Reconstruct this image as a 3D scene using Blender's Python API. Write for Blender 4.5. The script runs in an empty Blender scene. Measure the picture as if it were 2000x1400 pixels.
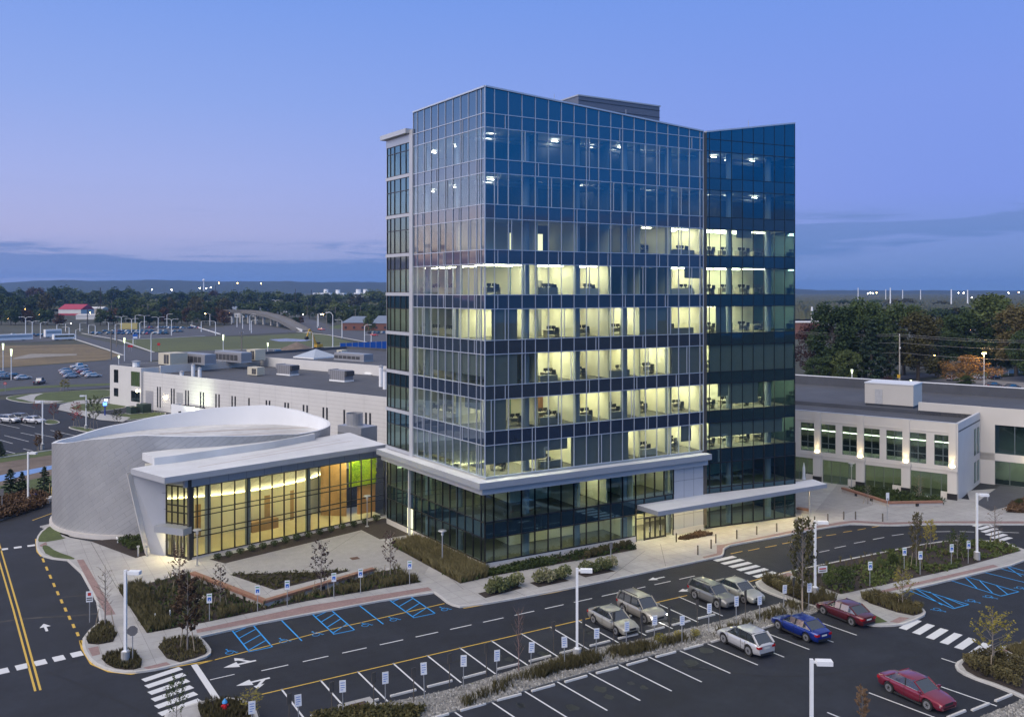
import bpy, math, random
from math import sin, cos, pi, radians, sqrt, atan2, hypot
from mathutils import Vector, Matrix
random.seed(7)
S = bpy.context.scene
COL = S.collection
# ---------------------------------------------------------------- camera
FPX, CAMH, YAW = 1740.0, 26.5, radians(59.04)      # focal length in photo pixels, height, heading
FW = (cos(YAW), sin(YAW)); RT = (sin(YAW), -cos(YAW))
cam = bpy.data.cameras.new('camera'); cam_o = bpy.data.objects.new('camera', cam); COL.objects.link(cam_o)
cam.sensor_width = 36; cam.lens = 36*FPX/2000; cam.shift_y = -132/2000
cam.clip_start = .5; cam.clip_end = 30000
cam_o.location = (0, 0, CAMH); cam_o.rotation_euler = (pi/2, 0, YAW-pi/2)
S.camera = cam_o
S.view_settings.view_transform = 'Standard'; S.view_settings.look = 'None'
S.view_settings.exposure = 1.2; S.view_settings.gamma = 1
S.cycles.use_denoising = True
S.cycles.max_bounces = 8; S.cycles.transparent_max_bounces = 12; S.cycles.diffuse_bounces = 3; S.cycles.glossy_bounces = 3
S.cycles.caustics_reflective = False; S.cycles.caustics_refractive = False
S.cycles.sample_clamp_indirect = 4
# ---------------------------------------------------------------- node helper
class NT:
    def __init__(s, tree): s.t = tree; s.n = tree.nodes; s.l = tree.links
    def new(s, typ, **kw):
        n = s.n.new(typ)
        for k, v in kw.items(): setattr(n, k, v)
        return n
    def put(s, sock, val):
        if isinstance(val, bpy.types.NodeSocket): s.l.new(val, sock)
        elif val is not None:
            if hasattr(sock.default_value, '__len__') and not isinstance(val, (int, float)):
                val = tuple(val)
                if len(sock.default_value) == 4 and len(val) == 3: val += (1,)
            sock.default_value = val
    def math(s, op, a, b=None, c=None, clamp=False):
        n = s.new('ShaderNodeMath', operation=op, use_clamp=clamp)
        s.put(n.inputs[0], a)
        if b is not None: s.put(n.inputs[1], b)
        if c is not None: s.put(n.inputs[2], c)
        return n.outputs[0]
    def mapr(s, v, a, b, c=0, d=1, smooth=False):
        n = s.new('ShaderNodeMapRange'); n.interpolation_type = 'SMOOTHSTEP' if smooth else 'LINEAR'
        for i, x in enumerate((v, a, b, c, d)): s.put(n.inputs[i], x)
        return n.outputs[0]
    def mix(s, f, a, b, mode='MIX'):
        n = s.new('ShaderNodeMix', data_type='RGBA', blend_type=mode)
        s.put(n.inputs[0], f); s.put(n.inputs[6], a); s.put(n.inputs[7], b)
        return n.outputs[2]
    def ramp(s, f, stops, interp='LINEAR'):
        n = s.new('ShaderNodeValToRGB'); r = n.color_ramp; r.interpolation = interp
        while len(r.elements) < len(stops): r.elements.new(0.5)
        for e, (p, c) in zip(r.elements, stops): e.position = p; e.color = (*c, 1) if len(c) == 3 else c
        s.put(n.inputs[0], f)
        return n.outputs[0]
    def noise(s, scale, vec=None, detail=4, rough=.55, dist=0):
        n = s.new('ShaderNodeTexNoise'); n.inputs['Scale'].default_value = scale
        n.inputs['Detail'].default_value = detail; n.inputs['Roughness'].default_value = rough; n.inputs['Distortion'].default_value = dist
        if vec is not None: s.l.new(vec, n.inputs['Vector'])
        return n.outputs[0]
    def mapping(s, vec, scale=(1,1,1), rot=(0,0,0), loc=(0,0,0)):
        n = s.new('ShaderNodeMapping'); s.l.new(vec, n.inputs[0])
        n.inputs['Scale'].default_value = scale; n.inputs['Rotation'].default_value = rot; n.inputs['Location'].default_value = loc
        return n.outputs[0]
# ---------------------------------------------------------------- world: dusk sky, glow low in the west
SUNSET = radians(124)
W = bpy.data.worlds.new('World'); S.world = W; W.use_nodes = True
n = NT(W.node_tree); n.n.clear()
tc = n.new('ShaderNodeTexCoord').outputs['Generated']
sep = n.new('ShaderNodeSeparateXYZ'); n.l.new(tc, sep.inputs[0])
vx, vy, vz = sep.outputs
hl = n.math('SQRT', n.math('ADD', n.math('MULTIPLY', vx, vx), n.math('ADD', n.math('MULTIPLY', vy, vy), 1e-6)))
west = n.math('DIVIDE', n.math('ADD', n.math('MULTIPLY', vx, cos(SUNSET)), n.math('MULTIPLY', vy, sin(SUNSET))), hl)
elev = n.math('MAXIMUM', vz, 0.0)
left = n.ramp(elev, [(0, (.20,.32,.66)), (.03, (.30,.38,.70)), (.06, (.39,.43,.755)), (.12, (.345,.425,.82)), (.2, (.26,.385,.83)), (.32, (.175,.325,.82)), (.55, (.30,.34,.5)), (1, (.34,.34,.40))])
right = n.ramp(elev, [(0, (.165,.295,.60)), (.05, (.19,.31,.70)), (.1, (.205,.315,.82)), (.2, (.205,.32,.83)), (.32, (.17,.31,.82)), (.55, (.30,.34,.5)), (1, (.34,.34,.40))])
front = n.mix(n.mapr(west, -.1, .8, smooth=True), right, left)
eastc = n.ramp(elev, [(0, (.05,.16,.36)), (.05, (.05,.25,.68)), (.13, (.0,.38,1.2)), (.3, (.0,.42,1.3)), (.6, (.28,.34,.5)), (1, (.34,.34,.40))])
glow = n.ramp(elev, [(0, (.5,.4,.5)), (.025, (1.5,1.0,.95)), (.05, (2.3,1.65,1.5)), (.10, (1.5,1.6,2.2)), (.2, (.45,.9,1.8)), (.4, (.35,.5,.9)), (1, (.34,.34,.40))])
c = n.mix(n.mapr(west, -.15, -.6, smooth=True), front, eastc)
c = n.mix(n.mapr(west, .83, .985, smooth=True), c, glow)
# low cloud banks
cm = n.mapping(tc, scale=(2.6, 2.6, 34), loc=(3.1, .7, 0))
cn = n.noise(1.5, cm, 7, .62, .4)
lw = n.mapr(west, .05, .5)
cen = n.mapr(lw, 0, 1, .066, .020); hw_ = n.mapr(lw, 0, 1, .030, .042)
band = n.mapr(n.math('ABSOLUTE', n.math('SUBTRACT', elev, cen)), hw_, n.math('MULTIPLY', hw_, .25), 0, .24)
cloud = n.mapr(n.math('ADD', n.math('SUBTRACT', cn, .60), band), .0, .12, smooth=True)
cloud = n.math('MULTIPLY', cloud, n.mapr(band, 0, .12))
cloudcol = n.ramp(elev, [(0, (.13,.255,.58)), (.035, (.11,.235,.56)), (.08, (.15,.26,.60))])
c = n.mix(n.math('MULTIPLY', cloud, n.mapr(lw, 0, 1, .8, .95)), c, cloudcol)
# thin wisps
wn = n.noise(1.3, n.mapping(tc, scale=(1.5, 1.5, 20), loc=(1, 4, .2)), 5, .6)
wisp = n.math('MULTIPLY', n.mapr(wn, .58, .75), n.math('MULTIPLY', n.mapr(elev, .14, .10), n.mapr(elev, .03, .06)))
c = n.mix(n.math('MULTIPLY', wisp, .3), c, (.20,.29,.62))
sky = n.new('ShaderNodeTexSky', sky_type='NISHITA', sun_disc=False)
sky.sun_elevation = radians(1.5); sky.sun_rotation = pi/2-SUNSET; sky.altitude = 50
add = n.new('ShaderNodeMix', data_type='RGBA', blend_type='ADD'); add.inputs[0].default_value = .02
n.l.new(c, add.inputs[6]); n.l.new(sky.outputs[0], add.inputs[7])
bg = n.new('ShaderNodeBackground'); n.l.new(add.outputs[2], bg.inputs[0]); bg.inputs[1].default_value = .43
n.l.new(bg.outputs[0], n.new('ShaderNodeOutputWorld').inputs[0])
# ---------------------------------------------------------------- soft twilight light
sl = bpy.data.lights.new('sun', 'SUN'); so = bpy.data.objects.new('sun', sl); COL.objects.link(so)
sl.energy = 1.5; sl.angle = radians(70); sl.color = (1, .90, .80)
az, el = radians(196), radians(44)
so.rotation_euler = Vector((cos(az)*cos(el), sin(az)*cos(el), sin(el))).to_track_quat('Z', 'Y').to_euler()
# ---------------------------------------------------------------- materials
MATS = {}
def mat(name, col=(.5,.5,.5), rough=.7, metal=0, var=.12, scale=3.0, bump=0, bscale=None, emit=None, estr=1, objcol=False, spec=None, coat=0, coords='Object', stain=0, hue=0):
    if name in MATS: return MATS[name]
    m = bpy.data.materials.new(name); m.use_nodes = True; MATS[name] = m
    t = NT(m.node_tree); b = t.n['Principled BSDF']
    tcn = t.new('ShaderNodeTexCoord').outputs[coords]
    base = col
    if objcol: base = t.new('ShaderNodeObjectInfo').outputs['Color']
    if var > 0:
        nz = t.noise(scale, tcn, 5, .6)
        f = t.mapr(nz, .25, .75, 1-var, 1+var)
        if stain:
            f2 = t.mapr(t.noise(scale*.13, tcn, 4, .65), .3, .7, 1-stain, 1+stain*.6)
            f = t.math('MULTIPLY', f, f2)
        if hue:
            rnd = t.new('ShaderNodeObjectInfo').outputs['Random']
            f = t.math('MULTIPLY', f, t.mapr(rnd, 0, 1, 1-hue, 1+hue))
        mu = t.new('ShaderNodeMix', data_type='RGBA', blend_type='MULTIPLY'); mu.inputs[0].default_value = 1
        t.put(mu.inputs[6], base)
        cb = t.new('ShaderNodeCombineColor'); [t.l.new(f, cb.inputs[i]) for i in range(3)]
        t.l.new(cb.outputs[0], mu.inputs[7]); base = mu.outputs[2]
    t.put(b.inputs['Base Color'], base)
    b.inputs['Roughness'].default_value = rough; b.inputs['Metallic'].default_value = metal
    if spec is not None: b.inputs['Specular IOR Level'].default_value = spec
    if coat: b.inputs['Coat Weight'].default_value = coat; b.inputs['Coat Roughness'].default_value = .05
    if bump:
        bn = t.new('ShaderNodeBump'); bn.inputs['Strength'].default_value = bump; bn.inputs['Distance'].default_value = .05
        t.l.new(t.noise(bscale or scale*4, tcn, 4, .6), bn.inputs['Height']); t.l.new(bn.outputs[0], b.inputs['Normal'])
    if emit is not None:
        b.inputs['Emission Color'].default_value = (*emit, 1); b.inputs['Emission Strength'].default_value = estr
    return m
def glass(name, tint=(.7,.82,.84), ior=1.9, refl=(.75,.9,1), wav=.0):
    if name in MATS: return MATS[name]
    m = bpy.data.materials.new(name); m.use_nodes = True; MATS[name] = m
    t = NT(m.node_tree); t.n.clear()
    tr = t.new('ShaderNodeBsdfTransparent'); tr.inputs[0].default_value = (*tint, 1)
    gl = t.new('ShaderNodeBsdfGlossy'); gl.inputs['Color'].default_value = (*refl, 1); gl.inputs['Roughness'].default_value = .0
    fr = t.new('ShaderNodeFresnel'); t.l.new(t.mapr(t.new('ShaderNodeNewGeometry').outputs['Backfacing'], 0, 1, ior, 1/ior), fr.inputs[0])
    if wav:
        bn = t.new('ShaderNodeBump'); bn.inputs['Strength'].default_value = wav; bn.inputs['Distance'].default_value = .02
        t.l.new(t.noise(.9, t.new('ShaderNodeTexCoord').outputs['Object'], 2, .4), bn.inputs['Height'])
        t.l.new(bn.outputs[0], gl.inputs['Normal'])
    mx = t.new('ShaderNodeMixShader'); t.l.new(fr.outputs[0], mx.inputs[0]); t.l.new(tr.outputs[0], mx.inputs[1]); t.l.new(gl.outputs[0], mx.inputs[2])
    t.l.new(mx.outputs[0], t.new('ShaderNodeOutputMaterial').inputs[0])
    return m
def lamp_mat(name, col, strength):
    if name in MATS: return MATS[name]
    m = bpy.data.materials.new(name); m.use_nodes = True; MATS[name] = m
    t = NT(m.node_tree); t.n.clear()
    e = t.new('ShaderNodeEmission'); e.inputs[0].default_value = (*col, 1); e.inputs[1].default_value = strength
    t.l.new(e.outputs[0], t.new('ShaderNodeOutputMaterial').inputs[0])
    return m
def foliage(name, a, b, c=None, rough=.8):
    """leaf colour mixed between clumps, between leaves and between plants"""
    if name in MATS: return MATS[name]
    m = bpy.data.materials.new(name); m.use_nodes = True; MATS[name] = m
    t = NT(m.node_tree); p = t.n['Principled BSDF']
    co = t.new('ShaderNodeTexCoord').outputs['Object']
    f = t.math('ADD', t.math('MULTIPLY', t.noise(.55, co, 3, .6), .75), t.math('MULTIPLY', t.noise(6, co, 2), .45))
    rnd = t.new('ShaderNodeObjectInfo').outputs['Random']
    f = t.math('ADD', f, t.mapr(rnd, 0, 1, -.22, .22))
    col = t.ramp(f, [(.32, a), (.62, b), (.85, c or b)])
    t.l.new(col, p.inputs['Base Color']); p.inputs['Roughness'].default_value = rough
    p.inputs['Specular IOR Level'].default_value = .2
    return m
# ---------------------------------------------------------------- mesh builder
ROOT = {}
class MB:
    def __init__(s): s.v = []; s.f = []; s.mi = []; s.mats = []; s.uv = []
    def m(s, mt):
        if mt not in s.mats: s.mats.append(mt)
        return s.mats.index(mt)
    def face(s, pts, mt, uv=None):
        i = len(s.v); s.v += [tuple(p) for p in pts]; s.f.append(tuple(range(i, i+len(pts)))); s.mi.append(s.m(mt)); s.uv.append(uv)
    def grid(s, rows, mt, closed=False):
        i = len(s.v); nn = len(rows[0]); k = s.m(mt)
        for r in rows: s.v += [tuple(p) for p in r]
        for a in range(len(rows)-1):
            for b in range(nn if closed else nn-1):
                c = (b+1) % nn
                s.f.append((i+a*nn+b, i+a*nn+c, i+(a+1)*nn+c, i+(a+1)*nn+b)); s.mi.append(k); s.uv.append(None)
    def obox(s, o, ex, ey, ez, mt):
        """box from corner o with edge vectors ex, ey, ez"""
        o, ex, ey, ez = map(Vector, (o, ex, ey, ez))
        if ex.cross(ey).dot(ez) < 0: o = o+ex; ex = -ex
        p = [o, o+ex, o+ex+ey, o+ey]; q = [a+ez for a in p]; i = len(s.v); s.v += [tuple(a) for a in p+q]; k = s.m(mt)
        for f in ((3,2,1,0),(4,5,6,7),(0,1,5,4),(1,2,6,5),(2,3,7,6),(3,0,4,7)):
            s.f.append(tuple(i+a for a in f)); s.mi.append(k); s.uv.append(None)
    def box(s, x0, x1, y0, y1, z0, z1, mt): s.obox((x0,y0,z0), (x1-x0,0,0), (0,y1-y0,0), (0,0,z1-z0), mt)
    def prism(s, poly, z0, z1, mt, side=None):
        a = sum(poly[i][0]*poly[(i+1)%len(poly)][1]-poly[(i+1)%len(poly)][0]*poly[i][1] for i in range(len(poly)))
        if a < 0: poly = poly[::-1]
        nn = len(poly); i = len(s.v); k = s.m(mt); k2 = s.m(side or mt)
        s.v += [(p[0],p[1],z1) for p in poly]+[(p[0],p[1],z0) for p in poly]
        s.f.append(tuple(range(i, i+nn))); s.mi.append(k); s.uv.append(None)
        s.f.append(tuple(range(i+2*nn-1, i+nn-1, -1))); s.mi.append(k2); s.uv.append(None)
        for j in range(nn):
            l = (j+1) % nn
            s.f.append((i+nn+j, i+nn+l, i+l, i+j)); s.mi.append(k2); s.uv.append(None)
    def tube(s, pts, rad, mt, nn=8, cap=True):
        pts = [Vector(p) for p in pts]
        if not hasattr(rad, '__len__'): rad = [rad]*len(pts)
        rows = []
        for j, p in enumerate(pts):
            d = (pts[min(j+1, len(pts)-1)]-pts[max(j-1, 0)]).normalized()
            a = Vector((0,0,1)) if abs(d.z) < .9 else Vector((1,0,0))
            u = d.cross(a).normalized(); w = u.cross(d)
            rows.append([p+(u*cos(2*pi*q/nn)+w*sin(2*pi*q/nn))*rad[j] for q in range(nn)])
        s.grid(rows, mt, True)
        if cap: s.face(rows[0], mt); s.face(rows[-1][::-1], mt)
    def strip(s, pl, w, z0, z1, mt, closed=False, off=0):
        """band of width w along a polyline"""
        pl = [Vector(p[:2]) for p in pl]; nn = len(pl); L = []; R = []
        for i, p in enumerate(pl):
            if closed: a, b = pl[i-1], pl[(i+1)%nn]
            else: a, b = pl[max(i-1,0)], pl[min(i+1,nn-1)]
            d1 = (p-a).normalized() if (p-a).length > 1e-6 else (b-p).normalized()
            d2 = (b-p).normalized() if (b-p).length > 1e-6 else d1
            t = (d1+d2)
            t = t.normalized() if t.length > 1e-6 else d1
            nrm = Vector((-t.y, t.x)); k = 1/max(.5, nrm.dot(Vector((-d1.y, d1.x))))
            L.append(p+nrm*(w/2+off)*k); R.append(p+nrm*(-w/2+off)*k)
        mm = nn if closed else nn-1
        if z1-z0 < .02:
            for i in range(mm):
                j = (i+1)%nn
                s.face([(*R[i],z1),(*R[j],z1),(*L[j],z1),(*L[i],z1)], mt)
        else:
            rows = [[(*L[i],z0),(*L[i],z1),(*R[i],z1),(*R[i],z0)] for i in range(nn)]
            if closed: rows.append(rows[0])
            s.grid(rows, mt)
            if not closed: s.face(rows[0][::-1], mt); s.face(rows[-1], mt)
    def merge(s, o, off=(0,0,0)):
        i = len(s.v); s.v += [(a[0]+off[0],a[1]+off[1],a[2]+off[2]) for a in o.v]
        for f, mi, u in zip(o.f, o.mi, o.uv): s.f.append(tuple(a+i for a in f)); s.mi.append(s.m(o.mats[mi])); s.uv.append(u)
    def build(s, name, parent=None, world=True, smooth=False, angle=None):
        me = bpy.data.meshes.new(name); vs = s.v
        if parent is not None and world:
            loc, rz = ROOT[parent.name]; c_, s_ = cos(-rz), sin(-rz)
            vs = [((x-loc[0])*c_-(y-loc[1])*s_, (x-loc[0])*s_+(y-loc[1])*c_, z-loc[2]) for x,y,z in vs]
        me.from_pydata(vs, [], s.f)
        for mt in s.mats: me.materials.append(mt)
        me.polygons.foreach_set('material_index', s.mi)
        if any(s.uv):
            ul = me.uv_layers.new(name='UVMap')
            for p, u in zip(me.polygons, s.uv):
                if u:
                    for li, c in zip(p.loop_indices, u): ul.data[li].uv = c
        if smooth: me.polygons.foreach_set('use_smooth', [True]*len(me.polygons))
        if smooth and angle: me.set_sharp_from_angle(angle=radians(angle))
        me.update()
        o = bpy.data.objects.new(name, me); COL.objects.link(o)
        if parent is not None:
            o.parent = parent; ROOT[o.name] = ROOT[parent.name]
        else: ROOT[o.name] = ((0,0,0), 0)
        return o
def tag(o, label=None, cat=None, group=None, kind=None):
    if label: o['label'] = label
    if cat: o['category'] = cat
    if group: o['group'] = group
    if kind: o['kind'] = kind
    return o
def thing(name, label, cat, loc=(0,0,0), rz=0, group=None):
    o = bpy.data.objects.new(name, None); COL.objects.link(o); o.location = loc; o.rotation_euler = (0,0,rz)
    o.empty_display_size = .3
    ROOT[o.name] = (tuple(loc), rz)
    return tag(o, label, cat, group)
KIDS = {}
def kids(o): return [c for c in bpy.data.objects if c.parent == o]
def clone(root, loc, rz=0, label=None, group=None, scale=None, color=None, tree=None):
    """copy of a thing with its parts and sub-parts; tree: cached [(obj, parent index)]"""
    if root.name not in KIDS:
        lst = [(root, -1)]; i = 0
        while i < len(lst):
            for k in lst[i][0].children: lst.append((k, i))
            i += 1
        KIDS[root.name] = lst
    new = []
    for o, pi_ in KIDS[root.name]:
        q = o.copy(); COL.objects.link(q)
        if pi_ >= 0: q.parent = new[pi_]
        if color is not None: q.color = (*color, 1)
        new.append(q)
    r = new[0]; r.location = loc; r.rotation_euler = (0,0,rz)
    if scale is not None: r.scale = scale if hasattr(scale, '__len__') else (scale,)*3
    if label: r['label'] = label
    if group: r['group'] = group
    return r
def refresh(): bpy.context.view_layer.update()
def P(u, v, z=0.0):
    """point of the place at height z that was measured at photo pixel (u, v)"""
    d = FPX*(CAMH-z)/(v-568.0); l = (u-1000)/FPX*d
    return (FW[0]*d+RT[0]*l, FW[1]*d+RT[1]*l)
def PP(lst, z=0.0): return [P(u, v, z) for u, v in lst]
def D(x, y): return x*FW[0]+y*FW[1]
def U(x, y): return 1000+FPX*(x*RT[0]+y*RT[1])/D(x, y)
def at_depth(u, d): l = (u-1000)/FPX*d; return (FW[0]*d+RT[0]*l, FW[1]*d+RT[1]*l)
def rounded(pl, it=2, closed=True):
    for _ in range(it):
        q = []
        nn = len(pl)
        for i in range(nn if closed else nn-1):
            a, b = pl[i], pl[(i+1)%nn]
            q += [(a[0]*.75+b[0]*.25, a[1]*.75+b[1]*.25), (a[0]*.25+b[0]*.75, a[1]*.25+b[1]*.75)]
        if not closed: q = [pl[0]]+q+[pl[-1]]
        pl = q
    return pl
def inside(p, poly):
    x, y = p; r = False; j = len(poly)-1
    for i in range(len(poly)):
        xi, yi = poly[i]; xj, yj = poly[j]
        if (yi > y) != (yj > y) and x < (xj-xi)*(y-yi)/(yj-yi)+xi: r = not r
        j = i
    return r
def rnd_in(poly, rng):
    xs = [p[0] for p in poly]; ys = [p[1] for p in poly]
    while True:
        p = (rng.uniform(min(xs), max(xs)), rng.uniform(min(ys), max(ys)))
        if inside(p, poly): return p
def ordinal(i):
    return ['first','second','third','fourth','fifth','sixth','seventh','eighth','ninth','tenth','eleventh','twelfth','thirteenth','fourteenth','fifteenth','sixteenth','seventeenth','eighteenth','nineteenth','twentieth','twenty-first','twenty-second','twenty-third','twenty-fourth','twenty-fifth','twenty-sixth','twenty-seventh','twenty-eighth','twenty-ninth','thirtieth'][i] if i < 30 else '%dth' % (i+1)
def structure(mb, name, label=None, smooth=False):
    o = mb.build(name, smooth=smooth); tag(o, label, None, None, 'structure'); return o
# common materials
def scored(name, col, rough, size):
    m_ = mat(name, col, rough, var=.08, scale=2, bump=.15, bscale=30, stain=.16); t = NT(m_.node_tree); b = t.n['Principled BSDF']
    src = b.inputs['Base Color'].links[0].from_socket; co = t.new('ShaderNodeTexCoord').outputs['Object']
    br = t.new('ShaderNodeTexBrick'); t.l.new(co, br.inputs['Vector']); br.offset = 0; br.inputs['Scale'].default_value = 1; br.inputs['Brick Width'].default_value = size; br.inputs['Row Height'].default_value = size
    br.inputs['Mortar Size'].default_value = .018; br.inputs['Color1'].default_value = (1.04,1.04,1.04,1); br.inputs['Color2'].default_value = (.95,.95,.95,1); br.inputs['Mortar'].default_value = (.62,.61,.6,1)
    t.l.new(t.mix(1, src, br.outputs[0], 'MULTIPLY'), b.inputs['Base Color']); return m_
ASPH = mat('asphalt', (.0145,.0172,.0255), .8, var=.2, scale=1.5, bump=.3, bscale=40, stain=.42)
ASPH2 = mat('old_asphalt', (.06,.065,.08), .85, var=.12, scale=1.2, bump=.2, bscale=20, stain=.2)
CONC = scored('concrete_paving', (.37,.365,.36), .8, 1.55)
CONC2 = mat('exposed_aggregate', (.30,.295,.29), .85, var=.16, scale=9, bump=.2, bscale=30, stain=.1)
CURB = mat('curb_concrete', (.5,.49,.47), .8, var=.1, scale=3, stain=.1)
BRICKP = mat('red_paver', (.26,.175,.165), .85, var=.2, scale=5, stain=.15)
SOIL = mat('mulch', (.035,.026,.022), .95, var=.5, scale=6, bump=.8, bscale=14)
LAWN = mat('lawn', (.075,.10,.03), .95, var=.25, scale=2, bump=.5, bscale=20, stain=.25)
DRY = mat('dry_grass', (.16,.12,.062), .95, var=.3, scale=.4, bump=.4, stain=.35)
EARTH = mat('bare_earth', (.16,.125,.10), .95, var=.25, scale=.6, bump=.4, stain=.3)
def paint(name, col, wear):
    """road paint worn through to the asphalt in places"""
    m = bpy.data.materials.new(name); m.use_nodes = True; MATS[name] = m; t = NT(m.node_tree); b = t.n['Principled BSDF']
    co = t.new('ShaderNodeTexCoord').outputs['Object']; f = t.math('ADD', t.math('MULTIPLY', t.noise(7, co, 5, .7), .7), t.math('MULTIPLY', t.noise(.5, co, 2), .4))
    c_ = t.mix(t.mapr(f, wear, wear+.1), col, tuple(.35*a+.02 for a in col)); t.l.new(c_, b.inputs['Base Color']); b.inputs['Roughness'].default_value = .65
    return m
WHITEP = paint('white_paint', (.62,.63,.64), .66); YELP = paint('yellow_paint', (.58,.38,.06), .64); BLUEP = paint('blue_paint', (.02,.30,.72), .68)
STEEL = mat('galvanised_steel', (.42,.43,.45), .45, .6, var=.06)
WHITEM = mat('white_coated_metal', (.78,.79,.80), .4, 0, var=.04)
DARKM = mat('dark_metal', (.03,.032,.036), .45, .3, var=.05)
ROCK = mat('river_rock', (.20,.195,.185), .85, var=.35, scale=7, bump=.3)
# ================================================================ GROUND, ROADS, PAVEMENTS
ZP = .13
def sheet(name, poly, z, mt, label=None):
    m = MB(); a = sum(poly[i][0]*poly[(i+1)%len(poly)][1]-poly[(i+1)%len(poly)][0]*poly[i][1] for i in range(len(poly)))
    if a < 0: poly = poly[::-1]
    m.face([(x, y, z) for x, y in poly], mt); return structure(m, name, label)
GRD = mat('ground_vegetation', (.05,.052,.034), .95, var=.4, scale=.02, stain=.3)
sheet('ground', [(-4400,-390),(8900,-390),(8900,8100),(-4400,8100)], -.08, GRD, 'dark vegetated ground reaching to the horizon')
sheet('car_park_asphalt', [(-60,0),(190,0),(190,52),(150,110),(60,150),(30,250),(-60,250)], 0, ASPH, 'dark new asphalt of the car parks and roads')
def slab(name, poly, mt, z1=ZP, z0=-.05, label=None, curb=None, curbw=.18, side=None):
    m = MB(); m.prism(poly, z0, z1, mt, side or mt)
    o = structure(m, name, label)
    if curb:
        k = MB(); k.strip(curb if curb is not True else poly, curbw, -.04, z1+.015, CURB, closed=curb is True, off=0); structure(k, 'kerb', 'pale concrete kerb round the '+name.replace('_',' '))
    return o
# --- main plaza in front of the tower and lobby
kerb_main = PP([(147,1093.4),(176,1146),(207,1203.5)], ZP)
left_island = rounded(PP([(113,1019),(84,1033),(71,1052),(74,1075),(90,1088),(147,1094),(207,1203.5),(164,1240),(163,1264),(180,1291),(212,1306),(255,1311.5),(300,1306),(333,1299),(399,1283),(413,1272),(402,1255),(383,1238),(845,1152.5),(861,1164),(878,1178),(905,1184.6),(1080,1154),(1260,1116),(1399.5,1086.5),(1412,1083.5),(1414,1066.4),(1452,1058.6),(1540,1043),(1591,1032.5),(1639,1025),(1666,1021.5),(1732,1025.6),(1810,1022.5),(2010,1023)], ZP), 1, closed=False)
back = [(150, 62), (112, 70), (107.5, 66.8), (100, 85), (84, 100), (60,100), (41, 97.5), (20, 93), (14.8,95.5), (12, 100.5), (8.5, 106), (6, 113)]
plaza = left_island + [(130,58.5),(126,66)] + back[1:]
plaza_o = slab('plaza_paving', plaza, CONC, label='pale concrete paving round the tower and the lobby')
k = MB(); k.strip(left_island, .17, -.04, ZP+.012, CURB); structure(k, 'kerb', 'pale concrete kerb along the plaza')
# aggregate paving panels, brick bands
def inlay(name, px, mt, label, z=ZP, dz=.005, rnd=0):
    poly = PP(px, z); poly = rounded(poly, rnd) if rnd else poly
    return sheet(name, poly, z+dz, mt, label)
inlay('aggregate_paving', [(439,1101),(706,1036),(743,1054),(842,1097),(830,1120),(760,1108),(700,1113),(600,1117),(455,1121)], CONC2, 'grey aggregate paving between lobby and bench')
inlay('aggregate_paving', [(1591,1000),(1640,940),(1668,958),(1705,986),(1650,1003)], CONC2, 'grey aggregate paving between tower and low cream wing')
inlay('brick_band', [(150,1093),(163,1092),(226,1199),(207,1201)], BRICKP, 'red brick band beside the left drive')
inlay('brick_band', [(385,1235.5),(383,1229),(600,1182.5),(836,1146),(844,1152)], BRICKP, 'red brick band above the accessible bays')
inlay('brick_band', [(77,1064),(90,1058),(92,1064),(80,1068)], BRICKP, 'small red brick ramp at the left crossing')
inlay('brick_band', [(172,1265),(192,1261),(196,1277),(180,1281)], BRICKP, 'red brick ramp at the lower left crossing')
inlay('brick_band', [(279,1303),(325,1292),(333,1297),(290,1307)], BRICKP, 'red brick ramp above the striped crossing')
inlay('brick_band', [(1372,1087),(1400,1080),(1400,1064),(1413,1063),(1540,1037),(1640,1019),(1668,1016),(1735,1020),(1810,1017.5),(2000,1017.5),(2000,1022),(1810,1021),(1735,1024),(1666,1020),(1540,1041.5),(1416,1066),(1412,1082),(1375,1090)], BRICKP, 'red brick band along the entrance kerb')
for i, px in enumerate([[(340,1124),(439,1101)],[(231,1152),(400,1112)],[(176,1056),(230,1150)],[(520,1160),(706,1036)],[(842,1097),(905,1150)],[(1030,1165),(950,1127)],[(1240,1120),(1150,1082)],[(1300,1105),(1290,1062)],[(1480,1047),(1400,1040)],[(1180,1135),(1260,1075)]]):
    m = MB(); m.strip(PP(px, ZP), .05, ZP+.004, ZP+.008, mat('joint_line', (.16,.155,.15), .9, var=.1)); structure(m, 'paving_joint', 'dark joint line in the plaza paving')
# --- right-hand planted island and its paths
r_isl = rounded(PP([(1476,1133),(1482,1147),(1512,1160),(1548,1171),(1600,1186),(1690,1216),(1708,1220),(1756,1219),(1790,1207),(1808,1197),(1800,1186),(1730,1160),(1860,1130),(2010,1093.5),(2010,1076),(1985,1068),(1960,1056),(1860,1054),(1792,1064),(1600,1103),(1545,1115)], ZP), 1)
slab('island_path_paving', r_isl, CONC, label='concrete paths of the right planted island', curb=True)
inlay('brick_band', [(1711,1160.5),(1704,1156.5),(1940,1102),(1950,1106)], BRICKP, 'red brick band above the right accessible bays')
inlay('brick_band', [(1737,1214),(1757,1204),(1777,1206),(1756,1216)], BRICKP, 'red brick ramp beside the parked maroon saloon')
inlay('brick_band', [(1518,1124),(1540,1117),(1550,1122),(1530,1128)], BRICKP, 'red brick ramp below the entrance crossing')
br_isl = rounded(PP([(2030,1249),(1966,1260),(1915,1275),(1874,1289),(1866,1302),(1890,1318),(1960,1342),(2030,1374)], ZP), 1)
slab('corner_island_paving', br_isl, CONC, label='concrete of the lower right corner island', curb=True)
inlay('brick_band', [(1935,1276),(1958,1266),(1970,1270),(1950,1281)], BRICKP, 'red brick ramp on the corner island')
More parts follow.
